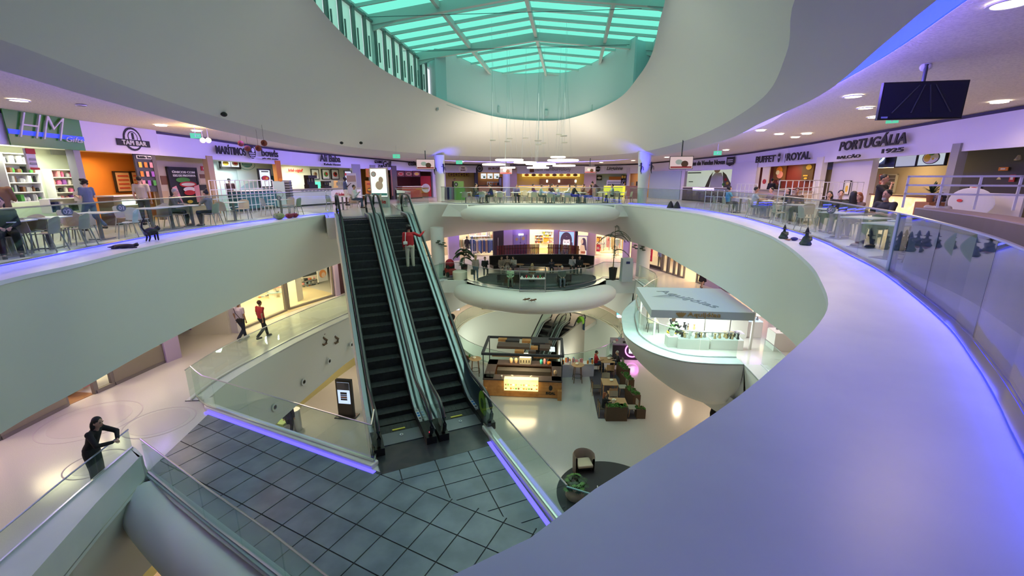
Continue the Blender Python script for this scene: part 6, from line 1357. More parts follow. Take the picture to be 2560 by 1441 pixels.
for k in range(9):MB().box((0,-.03,.25+k*.15),(.56,.56,.03)).build('tray',CK,t)
def cat(label,loc,rz,lying=False):
 t=thing('cat_figure',label,'decoration',loc,rz);FUR=mat('black_fur',(.008,.008,.012),.5);mb=MB()
 if lying:
  mb.ell((0,0,.055),(.26,.09,.055),12,8);mb.ell((.24,.02,.07),(.06,.05,.045),10,8);caps(mb,(-.2,0,.04),(-.34,.03,.035),.03,.015);caps(mb,(.12,-.06,.03),(.28,-.08,.02),.025,.02);caps(mb,(-.1,-.06,.03),(-.2,-.12,.02),.03,.02)
  ears=((.26,.05,.12),(.26,-.01,.12))
 else:
  mb.ell((0,0,.26),(.10,.16,.11),12,8);mb.ell((0,.18,.33),(.075,.075,.07),12,8);caps(mb,(0,.10,.28),(0,.17,.33),.08,.06)
  for sx in(-1,1):
   caps(mb,(sx*.06,.12,.24),(sx*.06,.12,.02),.032,.022);caps(mb,(sx*.06,-.10,.24),(sx*.065,-.07,.12),.045,.026);caps(mb,(sx*.065,-.07,.12),(sx*.06,-.11,.02),.026,.022)
  mb.tube([(0,-.14,.28),(0,-.2,.40),(.04,-.19,.52),(.10,-.17,.60),(.12,-.16,.66)],[.028,.025,.022,.02,.014],8);ears=((.035,.18,.41),(-.035,.18,.41))
 V_,F=remesh_mb(mb,.014);o_=MB();o_.add(V_,F)
 for e in ears:o_.cyl((e[0],e[1],e[2]-.035),(e[0],e[1],e[2]+.01),.022,.003,6)
 o_.build('body',FUR,t,smooth=True,angle=70);return t
P=G(381,603,0.012);cat('black cat figure standing with its tail raised on the left ledge',P,R(-20));P=G(311,621,0.012);cat('black cat figure lying flat on the left ledge',P,R(18),True)
def pumpkin(label,loc,r,m,ribs=12):
 t=thing('pumpkin',label,'decoration',loc);n,k=48,10;vs=[]
 for j in range(k+1):
  ph=PI*j/k
  for i in range(n):th=2*PI*i/n;q=r*(1+.07*abs(math.cos(ribs*th/2)))*math.sin(ph);vs.append((q*math.cos(th),q*math.sin(th),r*.68+r*.68*math.cos(ph)-(.06*r if j<2 else 0)))
 MB().add(vs,[(j*n+i,(j+1)*n+i,(j+1)*n+(i+1)%n,j*n+(i+1)%n)for j in range(k)for i in range(n)]).build('flesh',m,t,smooth=True,angle=70)
 MB().cyl((0,0,r*1.25),(.02,0,r*1.55),.02,.014,6).build('stalk',c('stalk',(.12,.10,.03)),t);return t
pumpkin('pale green ribbed pumpkin on the left ledge near the escalators',G(698,549,.012),.21,mat('squash_green',(.30,.36,.16),.5,noise=(8,(.10,.16,.05),.8)))
pumpkin('dark red pumpkin on the left ledge, left one of the two by the escalators',G(724,546,.012),.16,mat('squash_red',(.22,.01,.02),.4));pumpkin('dark red pumpkin with a stem, right one of the two by the escalators',G(737,544,.012),.15,MATS['squash_red'])
def witch(label,loc,h,rz=0):
 t=thing('witch_figure',label,'decoration',loc,rz);m_=mat('dark_green_figure',(.02,.05,.03),.6,noise=(14,(.10,.09,.05),.6));mb=MB()
 mb.lathe([(.27*h,0),(.29*h,.08*h),(.22*h,.28*h),(.17*h,.45*h),(.08*h,.54*h)],(0,0,0),14);mb.ell((.0,-.02*h,.62*h),(.10*h,.10*h,.11*h));mb.ell((0,-.13*h,.61*h),(.02*h,.05*h,.02*h))
 MB().lathe([(.20*h,.67*h),(.20*h,.69*h),(.11*h,.71*h),(.07*h,.86*h),(.05*h,.93*h),(.01*h,1.0*h)],(0,0,0),16).build('pointed_hat',CK,t,smooth=True,angle=30);caps(mb,(-.2*h,-.1*h,.45*h),(.05*h,-.3*h,.28*h),.07*h,.05*h);caps(mb,(.2*h,-.1*h,.45*h),(.1*h,-.32*h,.30*h),.07*h,.05*h)
 for k in range(7):a=k*.9;mb.ell((math.cos(a)*.24*h,math.sin(a)*.24*h,.08*h),.09*h,8,6)
 V_,F=remesh_mb(mb,.02*h/.4);MB().add(V_,F).build('body',m_,t,smooth=True,angle=60);return t
witch('dark green witch figure on the right ledge, the smaller left one',G(1958,597,.012),.40);witch('dark green witch figure on the right ledge, the bigger right one',G(2013,613,.012),.46)
t=thing('bat_figure','dark blue and brown bat lying on the ledge between the two witches','decoration',G(1985,602,.012));MB().ell((0,0,.05),(.10,.07,.05)).build('body',c('batblue',(.03,.03,.15)),t,smooth=True);MB().add([(0,0,.06),(-.26,.05,.03),(-.2,-.1,.01),(.26,.05,.03),(.2,-.1,.01)],[(0,1,2),(0,3,4)]).build('wing',CBN,t)
for k,(x,y)in enumerate(((1676,520),(1692,521))):t=thing('dark_figure',['slim','broad'][k]+' dark seated figure on the ledge right of the blue column','decoration',G(x,y,.012));V_,F=remesh_mb((lambda m:(m.lathe([(.22,0),(.18,.12),(.10,.30),(.03,.4)],(0,0,0),12),m)[1])(MB()),.02);MB().add(V_,F).build('body',CK,t)
for k,(x,y)in enumerate(((602,359),(619,371),(646,371),(660,358))):
 P=GY(x,y,17.5-k*.3);t=thing('hanging_decoration',['leftmost','second','third','rightmost'][k]+' of the four red brown pumpkin faces hanging before the bowls sign','decoration',P);MB().ell((0,0,0),(.11,.10,.11)).build('head',c('ball_red',(.30,.05,.03)),t,smooth=True);MB().cyl((0,0,.1),(0,0,3.55-P.z),.004,n=4).build('string',CK,t);deco(t,[('t',-.04,.02,.04,.04,CK),('t',.04,.02,.04,.04,CK),('b',0,-.04,.08,.02,CK)],.10)
def exit_sign(label,px,py,Y,w_=.32):
 P=GY(px,py,Y);t=thing('exit_sign',label,'sign',P,math.atan2(P.y,P.x)-PI/2);MB().box((0,0,0),(w_,.04,w_*.55)).build('plate',emat('exit_green',(.10,.62,.38),1.0),t)
 deco(t,[('e',0,.1*w_,.10*w_,.10*w_,CW),('b',-.02*w_,-.03*w_,.09*w_,.2*w_,CW),('b',.25*w_,0,.2*w_,.06*w_,CW)],.024);MB().cyl((0,0,w_*.27),(0,0,zc2(P.y)-P.z),.008,n=4).build('rod',STEEL,t)
exit_sign('green exit sign beside the glowing lamps left of the bowls sign',489,340,16.5);exit_sign('green exit sign above the grill sign',991,391,26,.4);exit_sign('green exit sign above the slatted sign',1148,406,32,.45);exit_sign('green exit sign hanging between the shield and buffet signs',1794,383,25,.4);exit_sign('green exit sign just under the big hanging screen',2231,301,14,.3)
for k,x in enumerate((507,521)):
 P=GY(x,351,17.6);t=thing('flood_lamp',['left','right'][k]+' of the two glaring orange lamps left of the bowls sign','lamp',P);MB().ell((0,0,0),.09).build('bulb',emat('flood',(1,.62,.18),40),t);MB().cyl((0,0,.05),(0,0,zc2(P.y)-P.z),.01,n=5).build('stem',STEEL,t)
 light('flood_lamp_light','POINT',(P.x,P.y-.2,P.z),26,(1,.58,.2),size=.1)
for k,(x,y,Y,lab)in enumerate(((567,334,14,'dome camera left of the hanging pumpkin faces'),(904,376,24,'dome camera above the right end of the kebab shop'),(856,380,24,'small twin sensor right of the kebab sign'),(2322,134,8.3,'round cable plate above the big hanging screen'))):
 P=GY(x,y,Y);P.z=zc2(P.y)-.03;tag(MB().ell((0,0,-.02),(.09,.09,.07)).build('dome_camera',CK if k<3 else CW,loc=P),lab,'camera' if k<3 else 'plate')
for k,(x,y,txt)in enumerate(((168,529,'02'),(303,520,'01'),(697,495,'2'),(2078,525,'50'))):
 P,a=hit([p[:2]for p in(GLL if x<1280 else GLR)],x,y);a2=math.atan2(P.y,P.x)-PI/2;q=P+Vector((math.sin(a2),-math.cos(a2),0))*.05
 t=thing('number_sticker','round number sticker on the glass %s'%['before the gift shop','before the round emblem sign','left of the escalators','beside the bearded man'][k],'sticker',q,a2)
 deco(t,[('e',0,0,.20,.20,c('stk',(.22,.26,.24)))],0);lettering(txt,CW,t,(0,-.015,0),0,None,.10,.01,.003)
 # ------------ middle floor: shops behind the left walkway
def hp(poly,x,y):p,a=hit(poly,x,y);return(p.x,p.y)
TAUPE=mat('taupe_base',(.30,.27,.22),.4);WIN=SHOPGL;LILW=mat('lilac_wall',(.56,.46,.72),.5);BRW=mat('shop_bright',(.84,.78,.60),.6);WOODF=mat('wood_floor',(.36,.19,.08),.4,noise=(5,(.26,.12,.05),.7))
MULL=mat('mullion',(.24,.22,.22),.4,.4)
def shopwin(label,poly,xa,ya,xb,yb,sill,z0=Z1,top=-1.75,base=TAUPE,nmul=2):
 a,b=hp(poly,xa,ya),hp(poly,xb,yb);t=thing('shop_window',label,'window',(a[0],a[1],z0))
 if sill:Wb(MB().strip([a,b],z0,z0+sill,.12),'base_panel',base,t)
 Wb(MB().strip([a,b],z0+sill,top,.02),'glass_pane',WIN,t)
 for i in range(nmul):
  s_=i/max(nmul-1,1);p=(a[0]+(b[0]-a[0])*s_,a[1]+(b[1]-a[1])*s_);Wb(MB().box((p[0],p[1],(z0+top)/2),(.10,.14,top-z0)),'mullion',MULL,t)
 Wb(MB().strip([a,b],z0,z0+.1,.16),'plinth',MULL,t)
 return t
shopwin('long shop window over a taupe base at the left edge, middle floor',W1,0,1100,165,1015,.95)
shopwin('narrow shop window with white boxes beside the wooden shop floor',W1,240,985,283,962,.12)
shopwin('shop window of the jewellery display over a taupe base',W1,286,962,410,907,.72)
a,b=hp(W1,165,1015),hp(W1,240,985)
struct(MB().prism([a,b,(b[0]-3.2,b[1]+.3),(a[0]-3.2,a[1])],Z1,Z1+.012).build('floor_wood_shop',WOODF))
struct(MB().strip([hp(W1,411,905),hp(W1,448,893)],Z1,-1.75,.3).build('wall_pier_lilac',LILW))
W1o=[(-16.6,5.0),(-16.6,15.6)]
struct(MB().strip(W1o,Z1,-1.75,.1).build('wall_shop_back_left',mat('warm_back',(.62,.50,.36),.6)))
struct(MB().strip([(-12.9,15.75),(-20,15.6)],Z1,-1.75,.2).build('wall_corridor_near',PALE));struct(MB().strip([(-12.5,18.35),(-20,17.9)],Z1,-1.75,.2).build('wall_corridor_far',mat('corridor_white',(.78,.76,.72),.5)))
A=hp([(-12.5,18.3),(-20,17.85)],520,812)
t=thing('poster','purple poster on the white corridor wall left of the walking men','poster',(-14.6,18.05,-4.0),R(3.5));MB().box((0,0,0),(1.1,.04,1.5)).build('panel',PPU,t);deco(t,[('e',0,.1,.6,.7,CPK)],.03)
struct(MB().strip([hp(W1b,583,828),hp(W1b,600,826)],Z1,-1.75,.5).build('wall_pier_grey',LIL))
def tray_display(label,C,rz,w_,d_,n,m,z,nm='display_table',pal=(CW,CGY,CK),seed=1,h=.12):
 t=thing(nm,label,'display',(C[0],C[1],z),rz);MB().box((0,0,0),(w_,d_,.06)).build('tray',m,t);rnd=random.Random(seed)
 for k in range(n):MB().box((rnd.uniform(-.46,.46)*w_,rnd.uniform(-.42,.42)*d_,.05+h/4),(.10,.08,h*rnd.uniform(.4,1)),rnd.uniform(0,3)).build('stand',rnd.choice(pal),t)
 return t
p=hp(offset(W1,.55),345,925);an=math.atan2(-13.0+13.25,15.2-13.2);tray_display('lit jewellery tray full of silver pieces in the left shop window',p,R(84),2.5,.9,46,emat('tray_lit',(.8,.9,.75),.7),Z1+.80,seed=4)
for k,y in enumerate((6.5,9.5,12.5,14.6)):light('shop_light','AREA',(-15.0,y,-1.95),60 if k>1 else 35,(1,.82,.5),(0,0,0),1.2)
shelf_t=thing('book_stack','shelf of white boxes in the narrow shop window beside the wooden floor','box',(-14.0,12.9,Z1),R(80))
for k in range(12):MB().box((-.35+(k%4)*.23,.1*(k%2),.15+(k//4)*.3),(.2,.3,.12),.1).build('carton',[CW,CLB,CPK,CW][k%4],shelf_t)
DS=[hp(W1b,601,826),hp(W1b,845,735)]
WD=[(-16.4,19.2),(-15.2,24.0),(-13.4,27.2)]
struct(MB().strip(WD,Z1,-1.75,.1).build('wall_drugstore_back',BRW));struct(MB().strip([(-12.4,18.6),(-16.4,19.0)],Z1,-1.75,.1).build('wall_drugstore_side',BRW))
struct(MB().prism([DS[0],DS[1],(-13.4,27.2),(-16.4,19.1)],Z1,Z1+.01).build('floor_drugstore',mat('yellow_floor',(.80,.68,.44),.25)))
for k,(x,y)in enumerate(((-14.0,20.2),(-13.2,22.4),(-12.4,24.4))):light('shop_light','AREA',(x,y,-1.95),150,(1,.84,.46),(0,0,0),1.6)
t=shopwin('tall glass front of the bright drugstore on the middle floor',W1b,602,826,715,776,.05,nmul=2);shopwin('right glass pane of the bright drugstore with a white frame',W1b,722,772,835,739,.05,nmul=2)
for k,(x0,x1,ya,yb,lab)in enumerate(((748,790,690,735,'wall shelf of cosmetics in the drugstore, back right'),(640,690,735,770,'shelf of bottles in the drugstore, back left'))):
 t,w_,h_=wthing('display_shelf',lab,'shelf',WD,x0,ya,x1,yb,.3);rnd=random.Random(k)
 MB().box((0,.1,0),(w_,.1,h_)).build('frame',CW,t)
 for r_ in range(5):MB().box((0,0,-h_/2+h_*r_/5),(w_,.3,.03)).build('shelf_board',CGY,t);[MB().box((-w_/2+w_*(q+.5)/9,-.02,-h_/2+h_*r_/5+.1),(w_/12,.12,h_/5*rnd.uniform(.4,.8))).build('product',rnd.choice([CW,CPK,CK,CLB,CGY,CO]),t)for q in range(9)]
t,w_,h_=board('poster','poster with an orange haired face in the drugstore window','poster',W1b,799,672,824,705,CW,-.2);deco(t,[('e',0,.1*h_,.7*w_,.6*h_,CO),('e',.05*w_,0,.4*w_,.4*h_,c('skin_print',(.85,.6,.42)))])
p=hp(offset(W1b,1.2),738,765);tag(MB().box((0,0,1.6),(.7,.7,3.2)).build('column',CW,loc=(p[0],p[1],Z1)),'square white column inside the drugstore','column')
for k,(px,py)in enumerate(((683,745),(710,742))):P=G(px,py,Z1);t=thing('display_stand',['left','right'][k]+' small display stand on the drugstore floor','display',P);MB().cyl((0,0,0),(0,0,1.2),.22,n=12).build('post',CW,t);[MB().lathe([(.3,0),(.3,.05)],(0,0,.3+j*.3),14).build('shelf',[CLB,CPK,PPU][j],t)for j in range(3)]
struct(MB().strip([hp(W1b,836,739),hp(W1b,846,736)],Z1,-1.75,.4).build('wall_pier_drug',LILW))
struct(MB().strip([(-10.3,25.0),(-8.9,29.0)],Z1,-1.75,.1).build('wall_dark_shop',mat('dark_wine',(.08,.02,.03),.5)))
t=thing('mannequin','dark dressed mannequin in the window left of the escalator side','mannequin',(-9.75,24.9,Z1),R(180));V_,F=remesh_mb((lambda m:(m.tube([(0,0,.1),(0,0,.9),(0,0,1.35),(0,0,1.5)],[.12,.15,.2,.06],10),m.ell((0,0,1.66),.1),m)[2])(MB()),.03);MB().add(V_,F).build('figure',CK,t,smooth=True)
# ---- shops along the far side of the middle floor
WF=[(-9.4,29.5),(-7.6,33.0)]+W1b[5:]
WFB=offset(WF,3.6)
def fpan(xa,xb,m,out=0.0,y=610,th=.2,z0=Z1,z1=-1.75,nm='wall_far_pier',poly=None):
 a,b=hp(poly or WF,xa,y),hp(poly or WF,xb,y);o=Vector((b[0]-a[0],b[1]-a[1])).normalized();n_=Vector((o.y,-o.x))*out
 return struct(MB().strip([(a[0]+n_.x,a[1]+n_.y),(b[0]+n_.x,b[1]+n_.y)],z0,z1,th).build(nm,m))
struct(MB().strip(WFB,Z1,-1.75,.1).build('wall_far_shops_back',BRW))
BW=mat('clothes_back',(.55,.46,.30),.6)
fpan(1146,1234,BW,-2.8);fpan(1120,1147,LILW);fpan(1233,1258,c('dkpier',(.03,.025,.03)));fpan(1257,1280,LILW);fpan(1280,1326,mat('lilac_recess',(.42,.32,.62),.5),-.3);fpan(1384,1400,LILW);fpan(1436,1444,c('dkpier',(.03,.025,.03)));fpan(1470,1490,c('peach',(.66,.52,.42)));fpan(1560,1574,LILW);fpan(1574,1600,c('peach',(.66,.52,.42)),-.2,y=640)
for(x,e,cc)in((1060,110,(1,.75,.5)),(1165,110,(1,.86,.6)),(1215,110,(1,.86,.6)),(1340,190,(1,.82,.45)),(1375,150,(1,.82,.45)),(1510,170,(1,.78,.45)),(1545,170,(1,.78,.45))):
 p=hp(offset(WF,1.7),x,610);light('shop_light','AREA',(p[0],p[1],-1.95),e,cc,(0,0,0),1.6)
t,w_,h_=board('kids_door','lilac blue double door painted with circles and a wavy hem','door',WF,1284,588,1317,638,mat('door_lilac',(.30,.27,.62),.5),.0,c('door_frame',(.35,.25,.6)),.08)
deco(t,[('e',-.28*w_,.30*h_,.2*w_,.16*h_,CT),('e',.22*w_,.33*h_,.24*w_,.18*h_,CT),('e',0,.12*h_,.1*w_,.08*h_,c('dpurple',(.2,.12,.4))),('e',.3*w_,.05*h_,.12*w_,.1*h_,c('dpurple',(.2,.12,.4))),('e',-.25*w_,-.36*h_,.5*w_,.3*h_,c('dpurple',(.2,.12,.4))),('e',.2*w_,-.38*h_,.5*w_,.26*h_,c('dpurple',(.2,.12,.4))),('b',0,0,.015*w_,h_*.98,CK)],.035)
t,w_,h_=board('emergency_light','white emergency light over the lilac door','lamp',WF,1295,584,1307,588,emat('emg',(.9,.9,1),4),.2)
def rail_of_clothes(label,C,rz,w_,n,pal,h=1.25,seed=1,z=Z1):
 t=thing('clothes_rail',label,'clothes rail',(C[0],C[1],z),rz);rnd=random.Random(seed)
 MB().tube([(-w_/2,0,0),(-w_/2,0,h+.1),(w_/2,0,h+.1),(w_/2,0,0)],.02,6).build('rail_frame',STEEL,t)
 for k in range(n):
  x=-w_/2+w_*(k+.5)/n;L_=h*rnd.uniform(.62,.85);mb=MB();mb.add([(x-.03,-.20,h),(x+.03,-.20,h),(x+.03,.20,h),(x-.03,.20,h),(x-.05,-.24,h-L_),(x+.05,-.24,h-L_),(x+.05,.24,h-L_),(x-.05,.24,h-L_)],[(0,1,2,3),(4,5,6,7),(0,1,5,4),(1,2,6,5),(2,3,7,6),(3,0,4,7)]);mb.build('garment',rnd.choice(pal),t)
 return t
DEN=c('denim',(.05,.09,.2));DEN2=c('denim_light',(.16,.24,.42));KHA=c('khaki',(.36,.27,.16));GRN=c('sage',(.30,.32,.2))
def hpb(x,y,d):return hp(offset(WF,d),x,y)
rail_of_clothes('front rail of jeans and trousers in the clothes shop',hpb(1213,627,.7),R(10),1.9,18,[DEN,DEN2,KHA,DEN],1.35,2);rail_of_clothes('rail of pale sweaters in the clothes shop, left',hpb(1158,612,1.8),R(15),1.4,12,[GRN,CT,CW],1.4,3);rail_of_clothes('back rail of mixed tops in the clothes shop',hpb(1205,605,2.1),R(10),2.4,18,[CW,CT,CPK,CGY,GRN],1.7,4)
rail_of_clothes('rail of dark coats in the window right of the escalators',(-8.3,33.6),R(60),1.6,12,[CK,CBN,CPK,CGY],1.5,5)
tray_display('low table of folded jumpers in the clothes shop, left',hpb(1157,628,1.0),R(15),1.3,.8,12,CW,Z1+.6,pal=(CT,CW,GRN),seed=7,h=.3)
tray_display('white table of folded clothes in the clothes shop, centre',hpb(1200,600,1.9),R(12),1.8,.9,20,CW,Z1+1.6,pal=(CW,CPK,CGY),seed=8,h=.5)
for k,(x,y)in enumerate(((1187,645),(1240,640))):q=hp(WF,x,y);t=thing('security_gate',['left','right'][k]+' white security gate at the clothes shop entrance','gate',(q[0],q[1],Z1));MB().tube([(-.2,0,0),(-.2,0,1.6),(.2,0,1.6),(.2,0,0)],.03,6).build('frame',CW,t);MB().box((0,0,.5),(.4,.03,.1)).build('crossbar',CW,t)
def mannequin(label,C,rz,col,m2=CK):
 t=thing('mannequin',label,'mannequin',(C[0],C[1],Z1),rz);mb=MB();mb.tube([(0,0,.85),(0,0,1.2),(0,0,1.45),(0,0,1.52)],[.15,.13,.18,.05],10,flat=(1.1,.7));mb.ell((0,0,1.66),(.08,.09,.11))
 for sx in(-1,1):caps(mb,(sx*.18,0,1.4),(sx*.25,.02,.9),.05,.03)
 V_,F=remesh_mb(mb,.03);MB().add(V_,F).build('upper_body',cloth(col),t,smooth=True);mb=MB()
 for sx in(-1,1):caps(mb,(sx*.09,0,.85),(sx*.12,0,.1),.09,.05)
 V_,F=remesh_mb(mb,.03);MB().add(V_,F).build('lower_body',m2,t,smooth=True);MB().lathe([(.25,0),(.25,.03)],(0,0,0),16).build('stand',STEEL,t);return t
mannequin('black dressed mannequin in the clothes shop, left of the jeans',hpb(1168,630,1.2),PI,(.01,.01,.012));mannequin('blue dressed mannequin in the clothes shop beside the black one',hpb(1181,625,1.0),PI,(.05,.09,.18),DEN);mannequin('pale dressed mannequin in the right bright shop behind the palm',hpb(1542,628,1.2),PI,(.42,.55,.52),CW);mannequin('light mannequin in the window right of the escalators',(-7.6,34.6),PI,(.5,.4,.35),CK)
struct(MB().prism([hp(WF,1327,628),hp(WF,1385,628),hpb(1384,600,3.4),hpb(1328,600,3.4)],Z1,Z1+.012).build('floor_yellow_shop',mat('yellow_wood',(.70,.48,.20),.35)))
t,w_,h_=board('sales_desk','orange desk at the back of the bright shop','desk',WFB,1352,594,1372,604,CO,.3)
tray_display('red shelf table at the right of the bright shop entrance',hpb(1380,615,.9),R(0),.9,.7,8,CPK,Z1+.9,pal=(CW,CY),seed=9,h=.3)
shelf_unit('white stepped shelves with toys along the left of the bright shop',WFB,1330,583,1350,603,3,5,[CW,CY,CO,CPK],1.6,CW,seed=11)
shelf_unit('white wall shelves at the back right of the bright shop',WFB,1354,578,1384,592,2,6,[CW,CY,CPK,CGY],.3,CW,seed=12)
t,w_,h_=board('light_poster','large backlit poster of a dark haired face with white patches in a blue top','poster',WF,1397,578,1436,645,emat('poster_sky',(.42,.62,.95),1.0),.15,CPK,.08)
FP=emat('face_print',(1.0,.80,.80),1.0);HP_=emat('hair_print',(.10,.05,.10),.8)
deco(t,[('e',-.02*w_,.17*h_,.74*w_,.60*h_,HP_),('p',-.32*w_,-.10*h_,.22*w_,.40*h_,HP_,'hair',[(-.3,.5),(.5,.5),(.2,-.5),(-.6,-.4)]),('p',.32*w_,-.10*h_,.22*w_,.40*h_,HP_,'hair',[(-.5,.5),(.3,.5),(.6,-.4),(-.2,-.5)]),('e',0,.08*h_,.46*w_,.46*h_,FP,'face'),('b',0,-.17*h_,.20*w_,.16*h_,FP),('p',0,-.34*h_,.8*w_,.30*h_,emat('blue_top',(.10,.28,.55),.8),'top',[(-.5,-.5),(-.5,.2),(-.2,.5),(0,-.3),(.2,.5),(.5,.2),(.5,-.5)]),('e',0,.245*h_,.46*w_,.12*h_,HP_,'fringe'),('b',-.10*w_,.10*h_,.08*w_,.02*h_,HP_),('b',.10*w_,.10*h_,.08*w_,.02*h_,HP_),('b',-.13*w_,.02*h_,.16*w_,.09*h_,emat('patch',(.9,1,1),1.1)),('b',.12*w_,.0*h_,.14*w_,.09*h_,emat('patch',(.9,1,1),1.1)),('e',0,-.065*h_,.13*w_,.03*h_,emat('lip_print',(.6,.2,.25),.8))],.03)
t,w_,h_=board('light_poster','backlit poster of a long haired woman in profile on a pale ground','poster',WF,1444,590,1468,646,emat('poster_pale',(1.0,.86,.66),.9),.15,LILW,.08)
deco(t,[('e',.12*w_,.24*h_,.5*w_,.36*h_,HP_),('p',.22*w_,.05*h_,.40*w_,.4*h_,HP_,'hair',[(-.3,.5),(.4,.5),(.6,-.5),(-.4,-.3)]),('e',-.04*w_,.26*h_,.26*w_,.22*h_,emat('face2',(.85,.5,.35),.9),'face'),('p',.02*w_,-.15*h_,.62*w_,.55*h_,emat('body2',(.90,.55,.35),.9),'shoulders',[(-.3,.5),(.3,.45),(.5,0),(.4,-.5),(-.4,-.5),(-.5,.1)]),('b',.1*w_,-.22*h_,.45*w_,.1*h_,emat('red_top',(.5,.12,.06),.8))],.03)
fpan(1327,1560,LILW,0,y=575,z0=-2.05,nm='wall_far_header')
t,w_,h_=board('sale_sign','pink red -50% sale sign in the right bright shop','sign',offset(WF,1.0),1494,611,1503,628,c('sale_red',(.55,.04,.12)),.3);lettering('50%',CW,t,(0,-.05,0),0,w_*.7,.22,.02)
shelf_unit('peach shelves of shoes in the right bright shop',WFB,1492,590,1515,625,3,4,[CO,CPK,CT,CW],.6,CT,seed=14);tray_display('thin legged metal display frame in the right bright shop',hpb(1498,640,.7),0,.9,.5,4,STEEL,Z1+1.0,pal=(CW,),seed=3);rail_of_clothes('rail of pale clothes at the back of the right bright shop',hpb(1530,615,2.2),0,2.0,14,[CW,CT,CPK],1.5,15)
# ---- right walkway shops (sale windows, dark doors)
WR1=[(9.9,36.0),(10.4,33.4),(11.1,32.0),(12.9,26.2),(14.2,21.5),(15.0,16.0),(15.0,8.0)]
struct(MB().strip(offset(WR1,3.4),Z1,-1.75,.1).build('wall_right_shops_back',mat('peach_back',(.72,.54,.34),.6)))
for(x,y,e)in((12.6,31.8,150),(13.6,28.6,150),(14.8,25.0,120),(16.2,20.5,60)):light('shop_light','AREA',(x,y,-1.95),e,(1,.74,.42),(0,0,0),1.6)
shopwin('large bright shop window with white print behind the right column',WR1,1606,668,1652,688,.3,nmul=2,base=c('dkframe',(.04,.03,.035)))
t,w_,h_=board('sale_banner','tall crimson sale banner reading last minute prices -50% in the window','banner',WR1,1622,622,1637,652,c('crimson',(.55,.02,.08)),.25);[lettering(s_,CW,t,(0,-.05,h_*z_),0,w_*.62,h_*f_,.01)for s_,z_,f_ in(('LAST',.36,.10),('MINUTE',.20,.10),('PRICES',.04,.10),('-50%',-.24,.2))]
for k,x in enumerate((1655,1670,1684,1694)):
 shopwin(['first','second','third','fourth'][k]+' dark framed glass door from the left in the right walkway shop',WR1,x,690+k*3,x+11+k,692+k*4,0,nmul=2)
shopwin('dark framed glass door at the right end of the dark shop',WR1,1742,700,1762,712,0,nmul=3)
mannequin('blue dressed mannequin behind the dark framed doors',hp(offset(WR1,.8),1648,672),R(200),(.05,.07,.25),CK)
fpan(1764,1800,LILW,0,y=715,poly=WR1,nm='wall_right_lilac');fpan(1800,1830,c('mauve_grey',(.24,.17,.22)),-.1,y=735,poly=WR1,nm='wall_right_mauve')
P=G(1785,722,-4.0);t=thing('wall_screen','small teal glowing screen on the right walkway wall','screen',(13.6,22.2,-3.1),R(-70));MB().box((0,0,0),(.9,.06,.5)).build('panel',emat('teal_screen',(.2,.9,.85),1.4),t)
P=hp(WR1,1842,775);tag(MB().box((0,0,1.6),(.5,.5,3.2)).build('column',CBN,loc=(13.6,21.4,Z1)),'square brown column by the orange shop floor at right','column')
struct(MB().prism([(13.4,21.2),(14.3,15.0),(17.5,15.0),(17.0,21.2)],Z1,Z1+.012).build('floor_orange_shop',mat('orange_wood',(.62,.30,.10),.4)))
t=thing('tray_stand','white thin legged rail by the orange floor','stand',(12.9,18.6,Z1),R(-80));MB().tube([(-.5,0,0),(-.5,0,.9),(.5,0,.9),(.5,0,0)],.02,6).build('frame',CW,t)
# ---- sofas and things on the far middle floor
LEA=mat('black_leather',(.018,.015,.018),.32)
def sofa(label,path,z=Z1,facing=-1,h=.85,dep=.75,group=None):
 t=thing('sofa',label,'sofa',(path[0][0],path[0][1],z));o=offset(path,-.0)
 Wb(MB().strip(offset(path,-dep/2*facing*-1),z+.22,z+.46,dep),'seat',LEA,t,bevel=.03);Wb(MB().strip(path,z+.40,z+h+.25,.16),'backrest',LEA,t,bevel=.03)
 L_=plen(path)[-1]
 for k in range(max(2,int(L_/1.2))):
  (x,y),a=along(offset(path,-dep/2*facing*-1),L_*(k+.5)/max(2,int(L_/1.2)));
  for s_ in(-.25,.25):Wb(MB().box((x+math.cos(a+PI/2)*s_,y+math.sin(a+PI/2)*s_,z+.11),(.04,.04,.22)),'leg',STEEL,t)
 return t
def arc_at(pts,z=Z1):return[tuple(G(x,y,z)[:2])for x,y in pts]
sf=cr([tuple(G(x,y,Z1))for x,y in((1224,676),(1262,673),(1340,671),(1400,671),(1448,672),(1484,676))],3);sf=[p[:2]for p in sf]
sofa('long curved black sofa along the striped fence, facing the balcony',sf)
for k,(x0,x1)in enumerate(((1243,1300),(1392,1428))):a,b=G(x0,716,Z1),G(x1,716,Z1);sofa(['left','right'][k]+' black bench seen from behind beside the glass case',[tuple(b[:2]),tuple(a[:2])],h=.55)
for k,(x,y)in enumerate(((1300,682),(1395,683),(1463,681))):
 P=G(x,y,Z1);t=thing('side_table',['left','middle','right'][k]+' small round wooden table by the curved sofa','table',P);MB().lathe([(.30,.60),(.30,.63)],(0,0,0),20).build('tabletop',c('oak',(.50,.30,.15)),t);MB().cyl((0,0,0),(0,0,.6),.03).build('leg',STEEL,t)
t=thing('striped_fence','fence of dark red, orange and white upright slats behind the sofa','fence',(G(1275,655,Z1)[0],G(1275,655,Z1)[1],Z1));A=G(1222,652,Z1);B=G(1484,655,Z1)
fe=cr([tuple(G(x,y,Z1))for x,y in((1244,657),(1290,654),(1340,652),(1400,653),(1448,658))],6);fe=[p[:2]for p in fe];L_=plen(fe)[-1]
